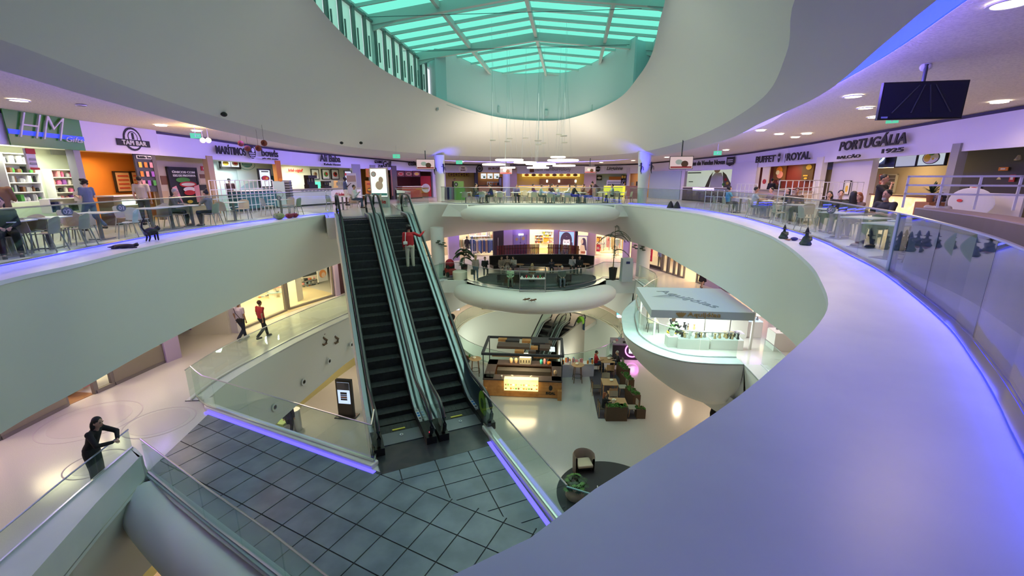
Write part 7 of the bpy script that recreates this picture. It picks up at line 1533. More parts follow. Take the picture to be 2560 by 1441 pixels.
for k in range(60):
 if 31<=k<=36:continue
 (x,y),a=along(fe,L_*k/60);Wb(MB().box((x,y,Z1+.75),(.09,.05,1.3),a),'slat',[c('fence_red',(.20,.015,.03)),c('fence_wine',(.10,.01,.02)),c('fence_orange',(.42,.16,.03))][(k//2)%3 if k>20 else(k%2)],t)
Wb(MB().strip([along(fe,L_*k/20)[0]for k in range(11)],Z1+1.05,Z1+1.12,.03),'rail',CBN,t);Wb(MB().strip([along(fe,L_*(12+k)/20)[0]for k in range(9)],Z1+1.05,Z1+1.12,.03),'rail',CBN,t)
rg=[tuple(G(x,y,Z1)[:2])for x,y in((1192,701),(1215,690),(1240,684),(1460,686),(1490,700),(1480,712),(1440,722),(1400,726),(1300,724),(1240,716))]
rg=cr(rg,4,True);tag(MB().prism([p[:2]for p in rg],Z1+.002,Z1+.018).build('carpet',mat('carpet_dark',(.05,.065,.07),.95)),'large dark carpet under the sofas behind the balcony glass','carpet')
P=G(1331,728,Z1);t=thing('glass_case','glass display case on the balcony with small toys inside','display case',P);f_=MB()
for sx in(-1,1):
 for sy in(-1,1):f_.box((sx*.78,sy*.25,.75),(.04,.04,1.5))
for z_ in(.02,.78,1.48):
 f_.box((0,-.25,z_),(1.6,.04,.04));f_.box((0,.25,z_),(1.6,.04,.04))
f_.build('frame',STEEL,t);MB().box((0,0,.80),(1.54,.48,.02)).build('shelf',CW,t)
for k in range(10):MB().box((-.65+k*.14,.05*(k%3-1),.90),(.08,.07,.1+.04*(k%3))).build('toy',[CW,CK,CR,CG,CBN][k%5],t)
def palm(label,px,py,h,n,z=Z1,L=1.1,m=LEAF,pot=c('dark_pot',(.02,.02,.022)),ph=.85,pr=.30,w_=.05):
 P=G(px,py,z);t=thing('potted_palm',label,'plant',P);rnd=random.Random(px)
 MB().lathe([(pr*.7,0),(pr,ph),(pr*.9,ph),(pr*.88,ph-.08)],(0,0,0),4 if pr>.29 else 16).build('pot',pot,t);MB().tube([(0,0,ph-.1),(.03,.02,h*.6),(0,0,h)],[.035,.028,.015],6).build('stem',c('stem',(.12,.09,.04)),t)
 for i in range(n):
  a=rnd.uniform(0,2*PI);z0=h*rnd.uniform(.55,1);mb=MB();l=L*rnd.uniform(.7,1.1);pts=[]
  for j in range(8):s_=j/7;pts.append(Vector((math.cos(a)*l*s_,math.sin(a)*l*s_,z0+l*(.55*s_-.95*s_*s_))))
  mb.tube(pts,[.012]*8,4);side=Vector((-math.sin(a),math.cos(a),0))
  for j in range(1,8):
   for sg in(-1,1):
    for q in(0,.5):
     p0=pts[j-1].lerp(pts[j],q);d_=(side*sg*.22+(pts[j]-pts[j-1]).normalized()*.12+Vector((0,0,-.08)))*(1-.3*abs(j-4)/4);u=(pts[j]-pts[j-1]).normalized()*w_*.5;mb.add([p0-u,p0+u,p0+d_],[(0,1,2)])
  mb.build('frond',m,t)
 return t
palm('tall slender palm in a tapered black pot beside the grey terminal',1531,700,3.6,15,L=1.15);palm('dark bushy plant in a cylindrical pot left of the sofas',1161,688,2.0,12,L=.9,w_=.12,ph=.75,pr=.25)
P=G(1150,697,Z1);tag(MB().lathe([(.5,0),(.5,.5),(.42,.55)],(0,0,0),24).build('cream_pouf',c('cream',(.8,.75,.6)),loc=P,smooth=True,angle=50),'round cream pouf below the dark bushy plant','pouf')
P=G(1564,703,Z1);t=thing('info_terminal','tall grey terminal box with a small screen right of the palm','terminal',P,R(5));MB().box((0,0,.78),(.75,.5,1.56),taper=.9).build('body',c('term_grey',(.45,.50,.50)),t);MB().box((0,-.26,1.3),(.25,.02,.16)).build('screen',CN,t)
t=thing('toy_ride','red toy car ride with black wheels beside the left column','ride',G(1127,690,Z1),R(-60));MB().box((0,0,.35),(1.1,.7,.4),taper=.8).build('body',CR,t,bevel=.08);MB().ell((-.1,0,.9),(.38,.3,.30)).build('canopy',c('ride_red',(.45,.02,.05)),t,smooth=True);MB().box((-.1,0,.65),(.5,.5,.4)).build('cabin',CK,t)
for sx in(-1,1):
 for sy in(-1,1):MB().cyl((sx*.38,sy*.32,.18),(sx*.38,sy*.44,.18),.19,n=16).build('wheel',CK,t)
t=thing('toy_ride','white and blue toy ride behind the left column by the escalator','ride',G(1072,672,Z1),R(20));MB().box((0,0,.4),(1.3,.7,.3),taper=.85).build('body',CW,t,bevel=.06);MB().tube([(-.5,0,.5),(-.2,0,1.0),(.4,0,1.0),(.5,0,.5)],.03,6).build('roof_bar',CK,t)
gz=lambda x,y:tuple(G(x,y,Z1))
PM=[('seated person in black at the left end of the curved sofa',1213,688,R(190),'sit',dict(arms=('chin','lap'),top=(.02,.02,.022))),('seated woman in grey trousers leaning over on the sofa, left one of the pair',1252,684,R(200),'sit',dict(arms=('lap','lap'),top=(.30,.22,.18),bottom=(.34,.28,.26),hair='long',hc='brown',lean=.3,fem=True)),('seated woman in pale trousers on the sofa, right one of the pair',1268,684,R(185),'sit',dict(arms=('phone','phone'),top=(.32,.24,.2),bottom=(.42,.36,.33),hair='long',hc='brown',fem=True)),('seated man in a white and black top bent over on the sofa',1286,684,R(150),'sit',dict(arms=('phone','phone'),top=(.52,.48,.46),bottom=(.08,.06,.07),lean=.25)),('seated boy in a pale green top on the left bench',1276,716,R(180),'sit',dict(H=1.62,arms=('lap','lap'),top=(.50,.60,.40),bottom=(.1,.14,.1))),('woman with long fair hair seen from behind by the glass case',1330,708,R(0),'sit',dict(arms=('lap','lap'),top=(.25,.14,.08),bottom=(.10,.08,.08),hair='wavy',hc='blond',fem=True)),('seated child in dark clothes in the middle of the curved sofa',1378,683,R(180),'sit',dict(H=1.35,arms=('phone','phone'),top=(.04,.04,.06))),('seated grey haired man in a grey cardigan on the right bench',1404,716,R(180),'sit',dict(arms=('lap','lap'),top=(.10,.11,.11),bottom=(.10,.13,.16),hc='grey')),('seated person in a black and white jacket on the right of the sofa',1430,684,R(175),'sit',dict(arms=('chin','lap'),top=(.45,.43,.45),bottom=(.03,.03,.03))),('seated person in black beside the black and white jacket',1448,685,R(170),'sit',dict(arms=('lap','lap'),top=(.015,.015,.018)))]
for lab,x,y,rz_,pose,kw in PM:
 kw.setdefault('vox',.026);P=G(x,y,Z1);person(lab,(P.x,P.y,Z1),rz_,pose,**kw)
person('standing woman with long fair hair in wide jeans carrying a bag',gz(1190,700),R(0),H=1.68,arms=('down','down'),top=(.34,.26,.24),bottom=(.08,.12,.22),hair='long',hc='blond',fem=True,vox=.026)
P=gz(1183,700);tag(MB().box((0,0,.55),(.3,.14,.35)).build('tote_bag',CK,loc=P),'black bag held by the fair haired woman in jeans','bag')
person('person in black with white print walking into the dark shop',(11.9,26.6,Z1),R(-40),'walk',H=1.72,top=(.015,.012,.04),bottom=(.02,.015,.02),legs='skirt',vox=.026)
wm=G(608,851,Z1);rm=G(660,846,Z1)
person('man in a white printed shirt and dark wide trousers walking away, middle floor',(wm.x,wm.y,Z1),R(-10),'walk',H=1.74,arms=('down','down'),top=(.62,.56,.68),sleeve='short',bottom=(.02,.025,.05),shoes=(.65,.62,.75),skin='tan',vox=.018)
t=thing('crossbody_bag','small black crossbody bag on the man in white','bag',(wm.x+.1,wm.y-.18,Z1+.95));MB().box((0,0,0),(.22,.08,.15)).build('pouch',CK,t,bevel=.02);MB().tube([(.05,0,.05),(-.12,-.02,.30),(-.22,.05,.50)],.012,5).build('strap',CK,t)
person('man in a red shirt walking away beside the man in white',(rm.x,rm.y,Z1),R(-25),'walk',H=1.68,arms=('down','swing'),top=(.42,.04,.05),sleeve='short',bottom=(.03,.03,.035),shoes=(.03,.02,.03),skin='tan',hc='brown',vox=.018)
person('person in black with dark hair leaning on the glass rail corner at left',(-9.16,8.35,Z1),R(-80),H=1.74,arms=('rail','rail'),top=(.010,.010,.012),bottom=(.012,.014,.018),hair='wavy',hc='black',lean=.35,vox=.016,fem=True,hturn=-.2)
q=esc_pt(esc2,.05,6.15,zprof(6.15,EL,4.965)-.02);person('person in a red top and cream trousers riding up the right escalator',q,EA,H=1.70,arms=('down','out'),top=(.50,.02,.03),bottom=(.66,.60,.48),hair='curly',hc='black',shoes=(.08,.05,.04),skin='tan',vox=.016)
t=thing('shoulder_bag','white shoulder bag on the back of the person in red','bag',(q[0]-.02,q[1],q[2]));t.location=esc_pt(esc2,-.12,5.97,zprof(6.15,EL,4.965)+1.05);t.rotation_euler=(0,0,EA);MB().box((-.02,0,-.02),(.16,.06,.12)).build('pouch',CW,t,bevel=.02);MB().tube([(-.02,0,.02),(.0,.02,.22),(.03,.08,.38)],.014,5).build('strap',CW,t)
# ---- jewellery stall on the hull balcony
RC=[G(1592,718,-3.05),G(1629,775,-3.05),G(1888,783,-3.05),G(1802,722,-3.05)]
kt=thing('jewellery_stall','white jewellery stall with a flat canopy roof and gold lettering','stall',(RC[1].x,RC[1].y,Z1))
ROOFM=mat('canopy_white',(.62,.70,.74),.5)
Wb(MB().prism([tuple(p[:2])for p in RC],-3.35,-3.05),'canopy',ROOFM,kt)
fa_=math.atan2(RC[2].y-RC[1].y,RC[2].x-RC[1].x);fl_=(RC[2]-RC[1]).length;fm_=(RC[1]+RC[2])/2
def kl(p):M=Matrix.Translation(kt.location).inverted();return M@Vector(p)
GOLD=c('gold',(.45,.30,.12))
n_=Vector((math.sin(fa_),-math.cos(fa_),0))*.03
for(u,v_)in((.0,.9),(.3,.9),(.98,.6),(1,.95)):
 pass
o=lettering('Aquijóias',GOLD,kt,kl((fm_.x+n_.x+.05,fm_.y+n_.y,-3.20)),fa_,fl_*.32,.22,.015)
deco_t=MB()
for k in range(5):
 x_=(k-2)*.07;P=fm_+n_-Vector((math.cos(fa_),math.sin(fa_),0))*(fl_*.21)+Vector((math.cos(fa_),math.sin(fa_),0))*x_;deco_t.add([(P.x,P.y,-3.09-.01*abs(k-2)),(P.x+.05,P.y,-3.15),(P.x-x_*.7,P.y,-3.32),(P.x-.05,P.y,-3.15)],[(0,1,2,3)])
Wb(deco_t,'emblem',GOLD,kt)
o=lettering('Aquijóias',c('roofprint',(.25,.30,.33)),kt,kl(((RC[0].x+RC[2].x)/2-.15,(RC[0].y+RC[2].y)/2+.0,-3.045)),R(-62),2.9,.6,.01,.004,tilt=0)
rm_=MB();c0=(RC[0]+RC[1])/2+Vector((1.15,0,0))
for k in range(6):a=R(-40+k*14);rm_.add([(c0 .x-.8,c0 .y+.1,-3.047),(c0 .x+.35+.1*(k%2),c0 .y+.1+(k-2.5)*.16,-3.047),(c0 .x+.30,c0 .y+.1+(k-2.2)*.16,-3.047)],[(0,1,2)])
Wb(rm_,'roof_emblem',MATS['c_roofprint'],kt)
for px_,py_ in((1720,872),(1874,874),(1634,838)):
 q_=G(px_,py_,Z1);Wb(MB().box((q_.x,q_.y,-4.18),(.08,.08,1.66)),'post',CW,kt)
for P in(RC[3]*.96+RC[0]*.04,RC[0]*.9+RC[3]*.1):Wb(MB().box((P.x*.98,P.y,-4.18),(.08,.08,1.66)),'post',CW,kt)
light('stall_light','AREA',((RC[0].x+RC[2].x)/2,(RC[0].y+RC[2].y)/2,-3.42),190,(.86,1,.92),(0,0,0),3.0,2.6)
U=Vector((math.cos(fa_),math.sin(fa_),0));Vv=Vector((-U.y,U.x,0));kb=Vector((6.35,15.35+1.1,0))
kb=G(1760,880,Z1);kb.z=0
def kp(u,v):return kb+U*u+Vv*v
def cab(label,u,v,w_,d_,h_,glow=None,n=10,seed=1,glass=True,m=CW):
 P=kp(u,v);t=thing('display_cabinet',label,'cabinet',(P.x,P.y,Z1),fa_);MB().box((0,0,h_/2),(w_,d_,h_)).build('body',m,t,bevel=.01)
 if glass:MB().box((0,0,h_+.14),(w_,d_,.26)).build('glass_top',SHOPGL,t)
 if glow:MB().box((0,0,h_+.012),(w_*.96,d_*.94,.02)).build('lit_tray',glow,t)
 rnd=random.Random(seed)
 for k in range(n):MB().lathe([(.04,0),(.06,.02),(.025,.15),(.05,.22)],(rnd.uniform(-.44,.44)*w_,rnd.uniform(-.35,.35)*d_,h_+.02),8).build('jewel_stand',rnd.choice([CW,CK,CGY,GOLD,CT]),t)
 return t
GLOWW=emat('case_glow',(.75,.9,.85),1.1)
cab('front jewellery case facing the glass, left half',-.35,.45,1.2,.45,.42,GLOWW,22,2);cab('front jewellery case facing the glass, right half',.95,.5,1.25,.45,.42,GLOWW,22,3)
cab('low blue lit glass case at the right of the jewellery stall',2.6,2.3,.7,.8,.7,emat('case_blue',(.5,.7,1),1.6),8,4);cab('back white cabinet of the stall with gold figures, left',-.2,2.0,1.4,.45,.85,None,12,5,False);cab('back white cabinet of the stall with a tilted tray, centre',1.05,2.0,1.0,.45,.85,emat('tray_gold',(.9,.8,.5),1.0),10,6,False);cab('back white cabinet of the stall at right',1.95,2.0,.7,.45,.85,None,8,7,False)
cab('white desk cabinet beside the stall worker',-.3,1.25,.6,.5,.5,None,8,8,False);cab('glass corner case outside the stall by the walkway glass',3.3,.7,1.1,.7,.75,emat('case_warm',(1,.85,.8),.9),7,9)
P=kp(-1.05,1.0);person('stall worker with brown hair in black seated among the jewellery',(P.x,P.y,Z1),fa_-R(60),'sit',H=1.6,arms=ARM_T,top=(.012,.012,.014),bottom=(.012,.012,.014),hair='wavy',hc='brown',vox=.018,fem=True,seat=.42,lean=.15)
t=thing('stool','stool under the stall worker','stool',(P.x,P.y,Z1));MB().lathe([(.2,.40),(.2,.45)],(0,0,0),18).build('seat',CY,t);MB().cyl((0,0,0),(0,0,.4),.03).build('leg',STEEL,t)
P=kp(-1.15,.55);leafy('small leafy plant inside the stall behind the glass',(P.x,P.y,Z1+.45),.25,34,.32,mat('leaf_pale',(.20,.40,.15),.5),CW,(.12,.22),.5,.03)
tag(MB().box((0,0,.22),(.4,.4,.44)).build('plant_stand',CW,loc=(P.x,P.y,Z1)),'white block under the stall plant','stand')
P=kp(-1.55,2.3);t=thing('shell_chair','beige upholstered chair at the left end of the jewellery stall','chair',(P.x,P.y,Z1),R(-100));MB().box((0,0,.45),(.5,.48,.08)).build('seat',CBEI,t,bevel=.03);MB().box((0,-.24,.75),(.48,.07,.55)).build('backrest',CBEI,t,bevel=.03);[MB().cyl((sx*.2,sy*.2,.42),(sx*.24,sy*.24,0),.015,n=6).build('leg',CK,t)for sx in(-1,1)for sy in(-1,1)]
P=kp(-1.5,2.9);t=thing('hanging_bag','black and white bag hanging on the teal screen of the stall','bag',(P.x,P.y,Z1+1.1));MB().ell((0,0,0),(.14,.08,.18)).build('pouch',CK,t);MB().tube([(-.1,0,.1),(0,0,.3),(.1,0,.1)],.012,5).build('strap',CW,t)
def porthole(label,P,nrm,r=.16):
 a=math.atan2(nrm[1],nrm[0])+PI/2;t=thing('wall_spotlight',label,'lamp',P,a)
 MB().lathe([(r,0),(r,.03),(r*.62,.03),(r*.55,-.02)],(0,0,0),24,caps=False).build('ring',WHITEP,t,smooth=True,angle=40).rotation_euler=(PI/2,0,0);MB().lathe([(r*.6,0),(r*.6,.01)],(0,0,0),20).build('recess',c('recess',(.16,.12,.08)),t).rotation_euler=(PI/2,0,0);MB().ell((0,-.02,0),r*.3).build('bulb',CK,t)
 return t
LAM=[((a[0]+b[0])/2,(a[1]+b[1])/2)for a,b in zip(LA,LAb)]
for k,(x,y)in enumerate(((683,1018),(756,955),(820,903),(876,862))):
 P,a=hit([(p[0],p[1])for p in LAM],x,y);porthole(['lowest','second lowest','third','highest'][k]+' round spotlight set in the pale wall left of the escalators',P+Vector((.07,-.02,0)),(1,-.2),.15)
P,a=hit([(-9.2,4.5),(-9.2,8.5),(-8.9,10)],360,1366);porthole('round spotlight in the pale wall below the leaning person',P+Vector((.12,0,0)),(1,0),.17)
for k,(x,y)in enumerate(((808,848),(837,845))):
 P,a=hit([(p[0],p[1])for p in LAM],x,y);t=thing('snake_figure',['left','right'][k]+' brown toy snake fixed on the pale wall left of the escalators','decoration',P+Vector((.10,-.05,0)),R(75))
 MB().tube([(.12,0,.28),(-.05,0,.26),(-.12,0,.14),(0,0,.02),(.12,0,-.08),(.08,0,-.22),(-.1,0,-.24),(-.18,0,-.16)],[.03,.05,.055,.055,.055,.055,.045,.02],8).build('body',mat('snake_brown',(.10,.055,.03),.5,noise=(20,(.25,.16,.08),.7)),t,smooth=True)
for k,(x,y)in enumerate(((1316,749),(1332,751))):P=GY(x,y,24.55);t=thing('lizard_figure',['left','right'][k]+' small brown lizard on the bulging middle balcony','decoration',P);MB().tube([(-.22,0,-.03),(-.08,0,0),(.08,0,.02),(.22,0,.06)],[.015,.05,.05,.035],6).build('body',CBN,t);[MB().cyl((x_,0,0),(x_+.03,0,s_*.10),.014,n=5).build('leg',CBN,t)for x_ in(-.1,.1)for s_ in(-1,1)]
for k,(x,y)in enumerate(((1097,607),(1110,612),(1588,618),(1607,622))):
 Pc=(-5.25,30.6)if k<2 else(9.25,30.3);P=GY(x,y,Pc[1]-.48);t=thing('snake_figure',['left','right','left','right'][k]+' dark green snake hung on the white middle floor column '+('beside the escalators' if k<2 else 'beside the palm'),'decoration',P);[MB().lathe([(.10,-.03),(.13,0),(.10,.03)],(q_[0],0,q_[1]),14).build('coil',c('snake_green',(.03,.06,.03)),t,smooth=True)for q_ in((-.1,0),(.08,-.1),(.0,.12))]
for k,(x,y)in enumerate(((228,1052),(400,1055),(240,1160))):
 P=G(x,y,Z1);r1,r2=(1.15,.85,.6)[k],(.9,.7,.45)[k];t=thing('floor_ring',['left','right','nearest'][k]+' faint circular inlay in the left walkway floor','floor inlay',(P.x,P.y,Z1));MB().lathe([(r1,.001),(r1,.004),(r1-.03,.004),(r1-.03,.001)],(0,0,0),48,caps=False).build('outer_ring',c('inlay',(.55,.50,.50)),t);MB().lathe([(r2,.001),(r2,.003)],(0,0,0),48).build('disc',c('inlay_disc',(.66,.62,.60),.2),t)
 # ------------ lower floor
WL=[(-10.9,5),(-10.9,17),(-11.2,21),(-10.7,24),(-10.2,26.2),(-8,31),(-6.0,40.4),(-4,42.6),(-1.6,43.4),(3,43.2),(8.6,41.2),(10.4,38),(12.5,30),(13,20),(12.8,8)]
struct(MB().strip(WL,Z0,Z0+.75,.12).build('wall_lower_base',mat('low_yellow',(.62,.58,.26),.4)));struct(MB().strip(offset(WL,.3),Z0+.7,-6.7,.1).build('wall_lower_shops',mat('low_warm',(.62,.48,.30),.6)))
gl0=lambda x,y:G(x,y,Z0)
for k,(px,py,lab)in enumerate(((1134,768,'left'),(1556,787,'right'))):
 t=hang_tv('small cyan and white advert screen hanging over the %s of the oval opening'%lab,px,py,1.0,.6,33.5,0,True,zc=-6.6);deco(t,[('b',0,.12,.96,.28,emat('cyan_ad',(.15,.75,.85),1.2)),('b',0,-.12,.96,.26,emat('white_ad',(.85,.9,1),1.2))],.06)
P=gl0(1128,838);t=thing('fire_point','red fire hose post beside the lower column left of the oval opening','post',P);MB().box((0,0,.7),(.18,.15,1.4)).build('post',CR,t);MB().lathe([(.26,-.08),(.26,.08)],(0,0,0),20).build('reel',CK,t).matrix_local=Matrix.Translation((.08,0,1.45))@Matrix.Rotation(PI/2,4,'X')
P=Vector((-1.7,39.0,Z0));t=thing('planter_box','brown box planter at the far rim of the oval opening','box',P);MB().box((0,0,.45),(2.2,.8,.9)).build('body',c('bronze_box',(.24,.17,.09)),t)
KA,KB=gl0(1208,990),gl0(1404,998);ka=math.atan2(KB.y-KA.y,KB.x-KA.x);KW=(KB-KA).length;KD=2.6
kt2=thing('coffee_kiosk','wooden coffee kiosk with dark open roof frame and lit cake display','kiosk',((KA.x+KB.x)/2,(KA.y+KB.y)/2,Z0),ka)
PINE=mat('pine_boards',(.52,.24,.07),.5,noise=(4,(.36,.15,.04),.7));DKW=mat('dark_counter',(.045,.03,.028),.4);FRM=mat('kiosk_frame',(.03,.032,.04),.4)
for k in range(5):MB().box((0,.06,.12+.19*k),(KW-.1,.1,.184)).build('front_board',PINE,kt2)
for sx in(-1,1):MB().box((sx*(KW/2-.06),KD/2,.5),(.1,KD-.1,.98)).build('side_panel',PINE,kt2);MB().box((sx*(KW/2-.12),-.10,.28),(.22,.26,.56)).build('corner_block',PINE,kt2)
MB().box((0,KD-.06,.5),(KW,.1,.98)).build('back_panel',PINE,kt2);MB().box((0,.24,1.03),(KW,.62,.07)).build('worktop',DKW,kt2);MB().box((0,KD-.35,1.03),(KW,.7,.07)).build('back_worktop',DKW,kt2)
for sx in(-1,1):MB().box((sx*(KW/2-.28),KD/2,1.03),(.56,KD,.07)).build('side_worktop',DKW,kt2)
MB().box((0,KD-.95,.46),(KW-1.2,.5,.9)).build('undercounter_fridges',c('fridge_dark',(.04,.038,.035)),kt2)
for sx in(-1,1):
 for y in(.04,KD-.04):MB().box((sx*(KW/2-.03),y,1.75),(.05,.05,1.5)).build('post',FRM,kt2)
for y in(.0,KD):MB().box((0,y,2.5),(KW+.1,.12,.12)).build('roof_beam',FRM,kt2)
for sx in(-1,1):MB().box((sx*KW/2,KD/2,2.5),(.14,KD,.12)).build('roof_beam',FRM,kt2)
MB().box((-.9,.05,2.40),(1.5,.03,.12)).build('wood_trim',PINE,kt2);MB().box((1.3,.05,2.38),(1.4,.03,.12)).build('wood_trim',PINE,kt2)
for k,(x,y,w_,d_)in enumerate(((-1.3,2.2,.5,.3),(-.7,2.15,.8,.4),(.1,2.2,.5,.4),(.9,2.1,1.0,.8),(-.9,1.35,1.2,.7),(.0,1.3,.7,.6),(.6,1.1,.4,.3),(1.2,1.2,.6,.6),(-.2,.55,.5,.3),(.5,.5,.4,.25),(1.4,1.9,.4,.5))):
 MB().box((x,y,2.50-.015*(k%3)),(w_,d_,.14)).build('roof_crate',[FRM,c('crate_brown',(.10,.06,.045)),PINE][0 if k in(1,3)else(2 if k in(0,2,6,8)else 1)],kt2)
MB().box((1.6,1.0,2.48),(.3,.6,.05)).build('light_panel',emat('case_glow',(.75,.9,.85),1.1),kt2)
MB().box((-.05,-.03,.82),(1.85,.36,.66)).build('cake_display',emat('cake_glow',(1,.78,.28),2.0),kt2);MB().box((-.05,-.22,.82),(1.9,.02,.68)).build('display_glass',SHOPGL,kt2)
for k in range(26):MB().box((-.88+(k%13)*.14,-.21,.62+.22*(k//13)),(.09,.03,.06+.02*(k%3))).build('pastry',[CBN,CW,CO,CT,CG][k%5],kt2)
lettering('SICAL',CK,kt2,(1.55,-.02,.32),0,.52,.15,.03);MB().ell((1.55,.0,.62),(.10,.02,.16)).build('coffee_emblem',CK,kt2)
light('kiosk_light','AREA',tuple((KA+KB)/2+Vector((0,1.4,2.3))),130,(1,.75,.42),(0,0,0),1.8)
light('cake_light','AREA',tuple((KA+KB)/2+Vector((0,-.3,.9))),16,(1,.75,.3),(R(75),0,0),1.6,.5)
def kk(x,y,z):c_,s_=math.cos(ka),math.sin(ka);b=kt2 .location;return(b.x+c_*x-s_*y,b.y+s_*x+c_*y,b.z+z)
t=thing('coffee_machine','white and steel coffee machine on the kiosk back counter','coffee machine',kk(.05,KD-.4,1.07),ka);MB().box((0,0,.22),(.72,.45,.44)).build('body',STEEL,t,bevel=.03);MB().box((0,.0,.5),(.66,.4,.12)).build('cup_tray',CW,t);[MB().cyl((-.25+.16*k,-.22,.12),(-.25+.16*k,-.22,.28),.03,n=8).build('group_head',CK,t)for k in range(4)]
for k,(x,y,h_,r_,m_,lab)in enumerate(((-1.75,.3,.2,.0,CW,'small glass snack box on the left of the kiosk counter'),(-1.15,.2,.12,.05,CW,'white cup on the kiosk counter beside the snack box'),(-.6,.2,.16,.12,SHOPGL,'left glass dome over the cake display'),(.5,.2,.16,.12,SHOPGL,'right glass dome over the cake display'),(1.2,KD-.4,.34,.08,CPK,'pink bottle on the kiosk back counter'),(1.0,KD-.4,.26,.09,mat('c_teal',(.05,.45,.38),.5),'teal tin on the kiosk back counter'),(1.45,KD-.4,.15,.12,CO,'orange bowl on the kiosk back counter'),(-.5,KD-.4,.3,.1,CT,'jar of rusks on the kiosk back counter, right of the cups'),(-.8,KD-.4,.3,.1,CT,'jar of rusks on the kiosk back counter, left one'),(1.8,.8,.25,.09,CT,'paper cups stacked at the right side of the kiosk'))):
 p_=kk(x,y,1.07)
 if r_:o=MB().lathe([(r_*.8,0),(r_,h_*.3),(r_,h_*.8),(r_*.4,h_)],(0,0,0),14).build('counter_item',m_,loc=p_,smooth=True,angle=50)
 else:o=MB().box((0,0,.1),(.5,.3,.2)).build('counter_item',SHOPGL,loc=p_,rz=ka)
 tag(o,lab,'counter item')
P=gl0(1202,990);tag(MB().lathe([(.16,0),(.2,.5),(.18,.5),(.15,.04)],(0,0,0),16,caps=False).build('waste_bin',c('wine_bin',(.10,.015,.03)),loc=P),'small dark wine red bin at the left of the coffee kiosk','bin')
for x,y,lab in((1190,932,'tall round wooden table left of the coffee kiosk'),(1441,948,'tall round wooden table right of the coffee kiosk')):
 P=gl0(x,y)+Vector((0,-.35,0));t=thing('high_table',lab,'table',P);OAK=mat('c_oak',(.50,.30,.15),.6);MB().lathe([(.36,1.06),(.38,1.08),(.36,1.10)],(0,0,0),24).build('tabletop',OAK,t)
 for k in range(4):a=PI/4+k*PI/2;MB().cyl((math.cos(a)*.24,math.sin(a)*.24,1.06),(math.cos(a)*.34,math.sin(a)*.34,0),.022,n=6).build('leg',c('walnut',(.16,.09,.05)),t)
 MB().lathe([(.29,.34),(.29,.37)],(0,0,0),20,caps=False).build('foot_ring',CK,t);tag(MB().lathe([(.08,0),(.11,.05),(.09,.09)],(0,0,0),12).build('napkin_bowl',c('cream',(.8,.75,.6)),loc=P+Vector((-.05,0,1.10))),'cream napkin holder on the %s'%lab,'bowl')
RUG=[tuple(gl0(x,y)[:2])for x,y in((1470,925),(1495,1047),(1593,1049),(1540,925))];tag(MB().prism(RUG,Z0+.003,Z0+.02).build('carpet',mat('rug_violet',(.055,.05,.07),.95)),'dark rug under the wooden café tables','carpet')
def wchair(label,P,rz,up=CT,grp=None):
 t=thing('wooden_chair',label,'chair',P,rz,grp);W_=MATS['c_oak'];MB().box((0,0,.45),(.46,.46,.05)).build('seat',up,t,bevel=.02);b_=MB();b_.loft([[(-.22+.44*i/6,-.22-.05*math.sin(PI*i/6),z_)for i in range(7)]for z_ in(.52,.68,.84)],False);b_.loft([[(-.22+.44*i/6,-.25-.05*math.sin(PI*i/6),z_)for i in range(7)]for z_ in(.52,.68,.84)],False);b_.build('backrest',up,t)
 for sx in(-1,1):MB().cyl((sx*.2,.18,.44),(sx*.23,.22,0),.02,.015,6).build('leg',W_,t);MB().cyl((sx*.21,-.25,.8),(sx*.23,-.25,0),.02,.015,6).build('leg',W_,t)
 return t
cb,cw_=c('cushion',(.42,.37,.30)),MATS['c_oak'];TB=[]
for k,(px,py)in enumerate(((1518,900),(1524,955),(1545,1005))):
 P=G(px,py,Z0+.75);P.z=Z0;nm_=('far','middle','near')[k];TB.append(P);t=thing('wooden_table','%s wooden café table on the dark rug'%nm_,'table',P,R(-3));MB().box((0,0,.735),(.85,.85,.03)).build('tabletop',cw_,t)
 for sx in(-1,1):
  for sy in(-1,1):MB().cyl((sx*.37,sy*.37,.72),(sx*.39,sy*.39,0),.03,.02,6).build('leg',cw_,t)
 for dx_,dy_,sd,up in((-.72,0,'left',c('seat_dark',(.10,.07,.05))),(.74,0,'right',cb),(0,.72,'far',cb),(0,-.72,'near',cw_)):
  if(k==2 and sd=='near')or(k==0 and sd=='far'):continue
  wchair('wooden chair on the %s side of the %s café table'%(sd,nm_),P+Vector((dx_,dy_,0)),math.atan2(-dy_,-dx_)-PI/2,up)
 tag(MB().lathe([(.06,0),(.11,.05),(.10,.08),(.02,.08)],(0,0,0),14).build('napkin_bowl',c('cream',(.8,.75,.6)),loc=P+Vector((.12-.3*(k==2),.1,.75))),'cream napkin holder on the %s café table'%nm_,'bowl')
tag(MB().box((0,0,.09),(.16,.02,.18)).build('menu_card',CW,loc=TB[2]+Vector((-.25,-.1,.75)),rz=.6),'folded white menu card on the near café table','card')
MOSS=mat('moss_green',(.05,.16,.02),.8,noise=(22,(.015,.06,.01),.8),bump=(30,1.0));BRB=mat('brown_planter',(.085,.048,.028),.5)
def mossbox(label,x0,y0,w_,d_,h_,rz_):
 t=thing('moss_planter',label,'planter',gl0(x0,y0),rz_);MB().box((0,d_/2,h_/2),(w_,d_,h_)).build('box',BRB,t);mb=MB();rnd=random.Random(x0)
 for k in range(int(w_*d_*90)):mb.ell((rnd.uniform(-.46,.46)*w_,d_/2+rnd.uniform(-.46,.46)*d_,h_+.01),rnd.uniform(.04,.075),6,4)
 mb.build('moss',MOSS,t)
mossbox('long brown planter box of moss at the near end of the café tables',1541,1054,1.05,.4,.75,0);mossbox('small square moss planter at the near right corner',1602,1048,.45,.4,.5,0)
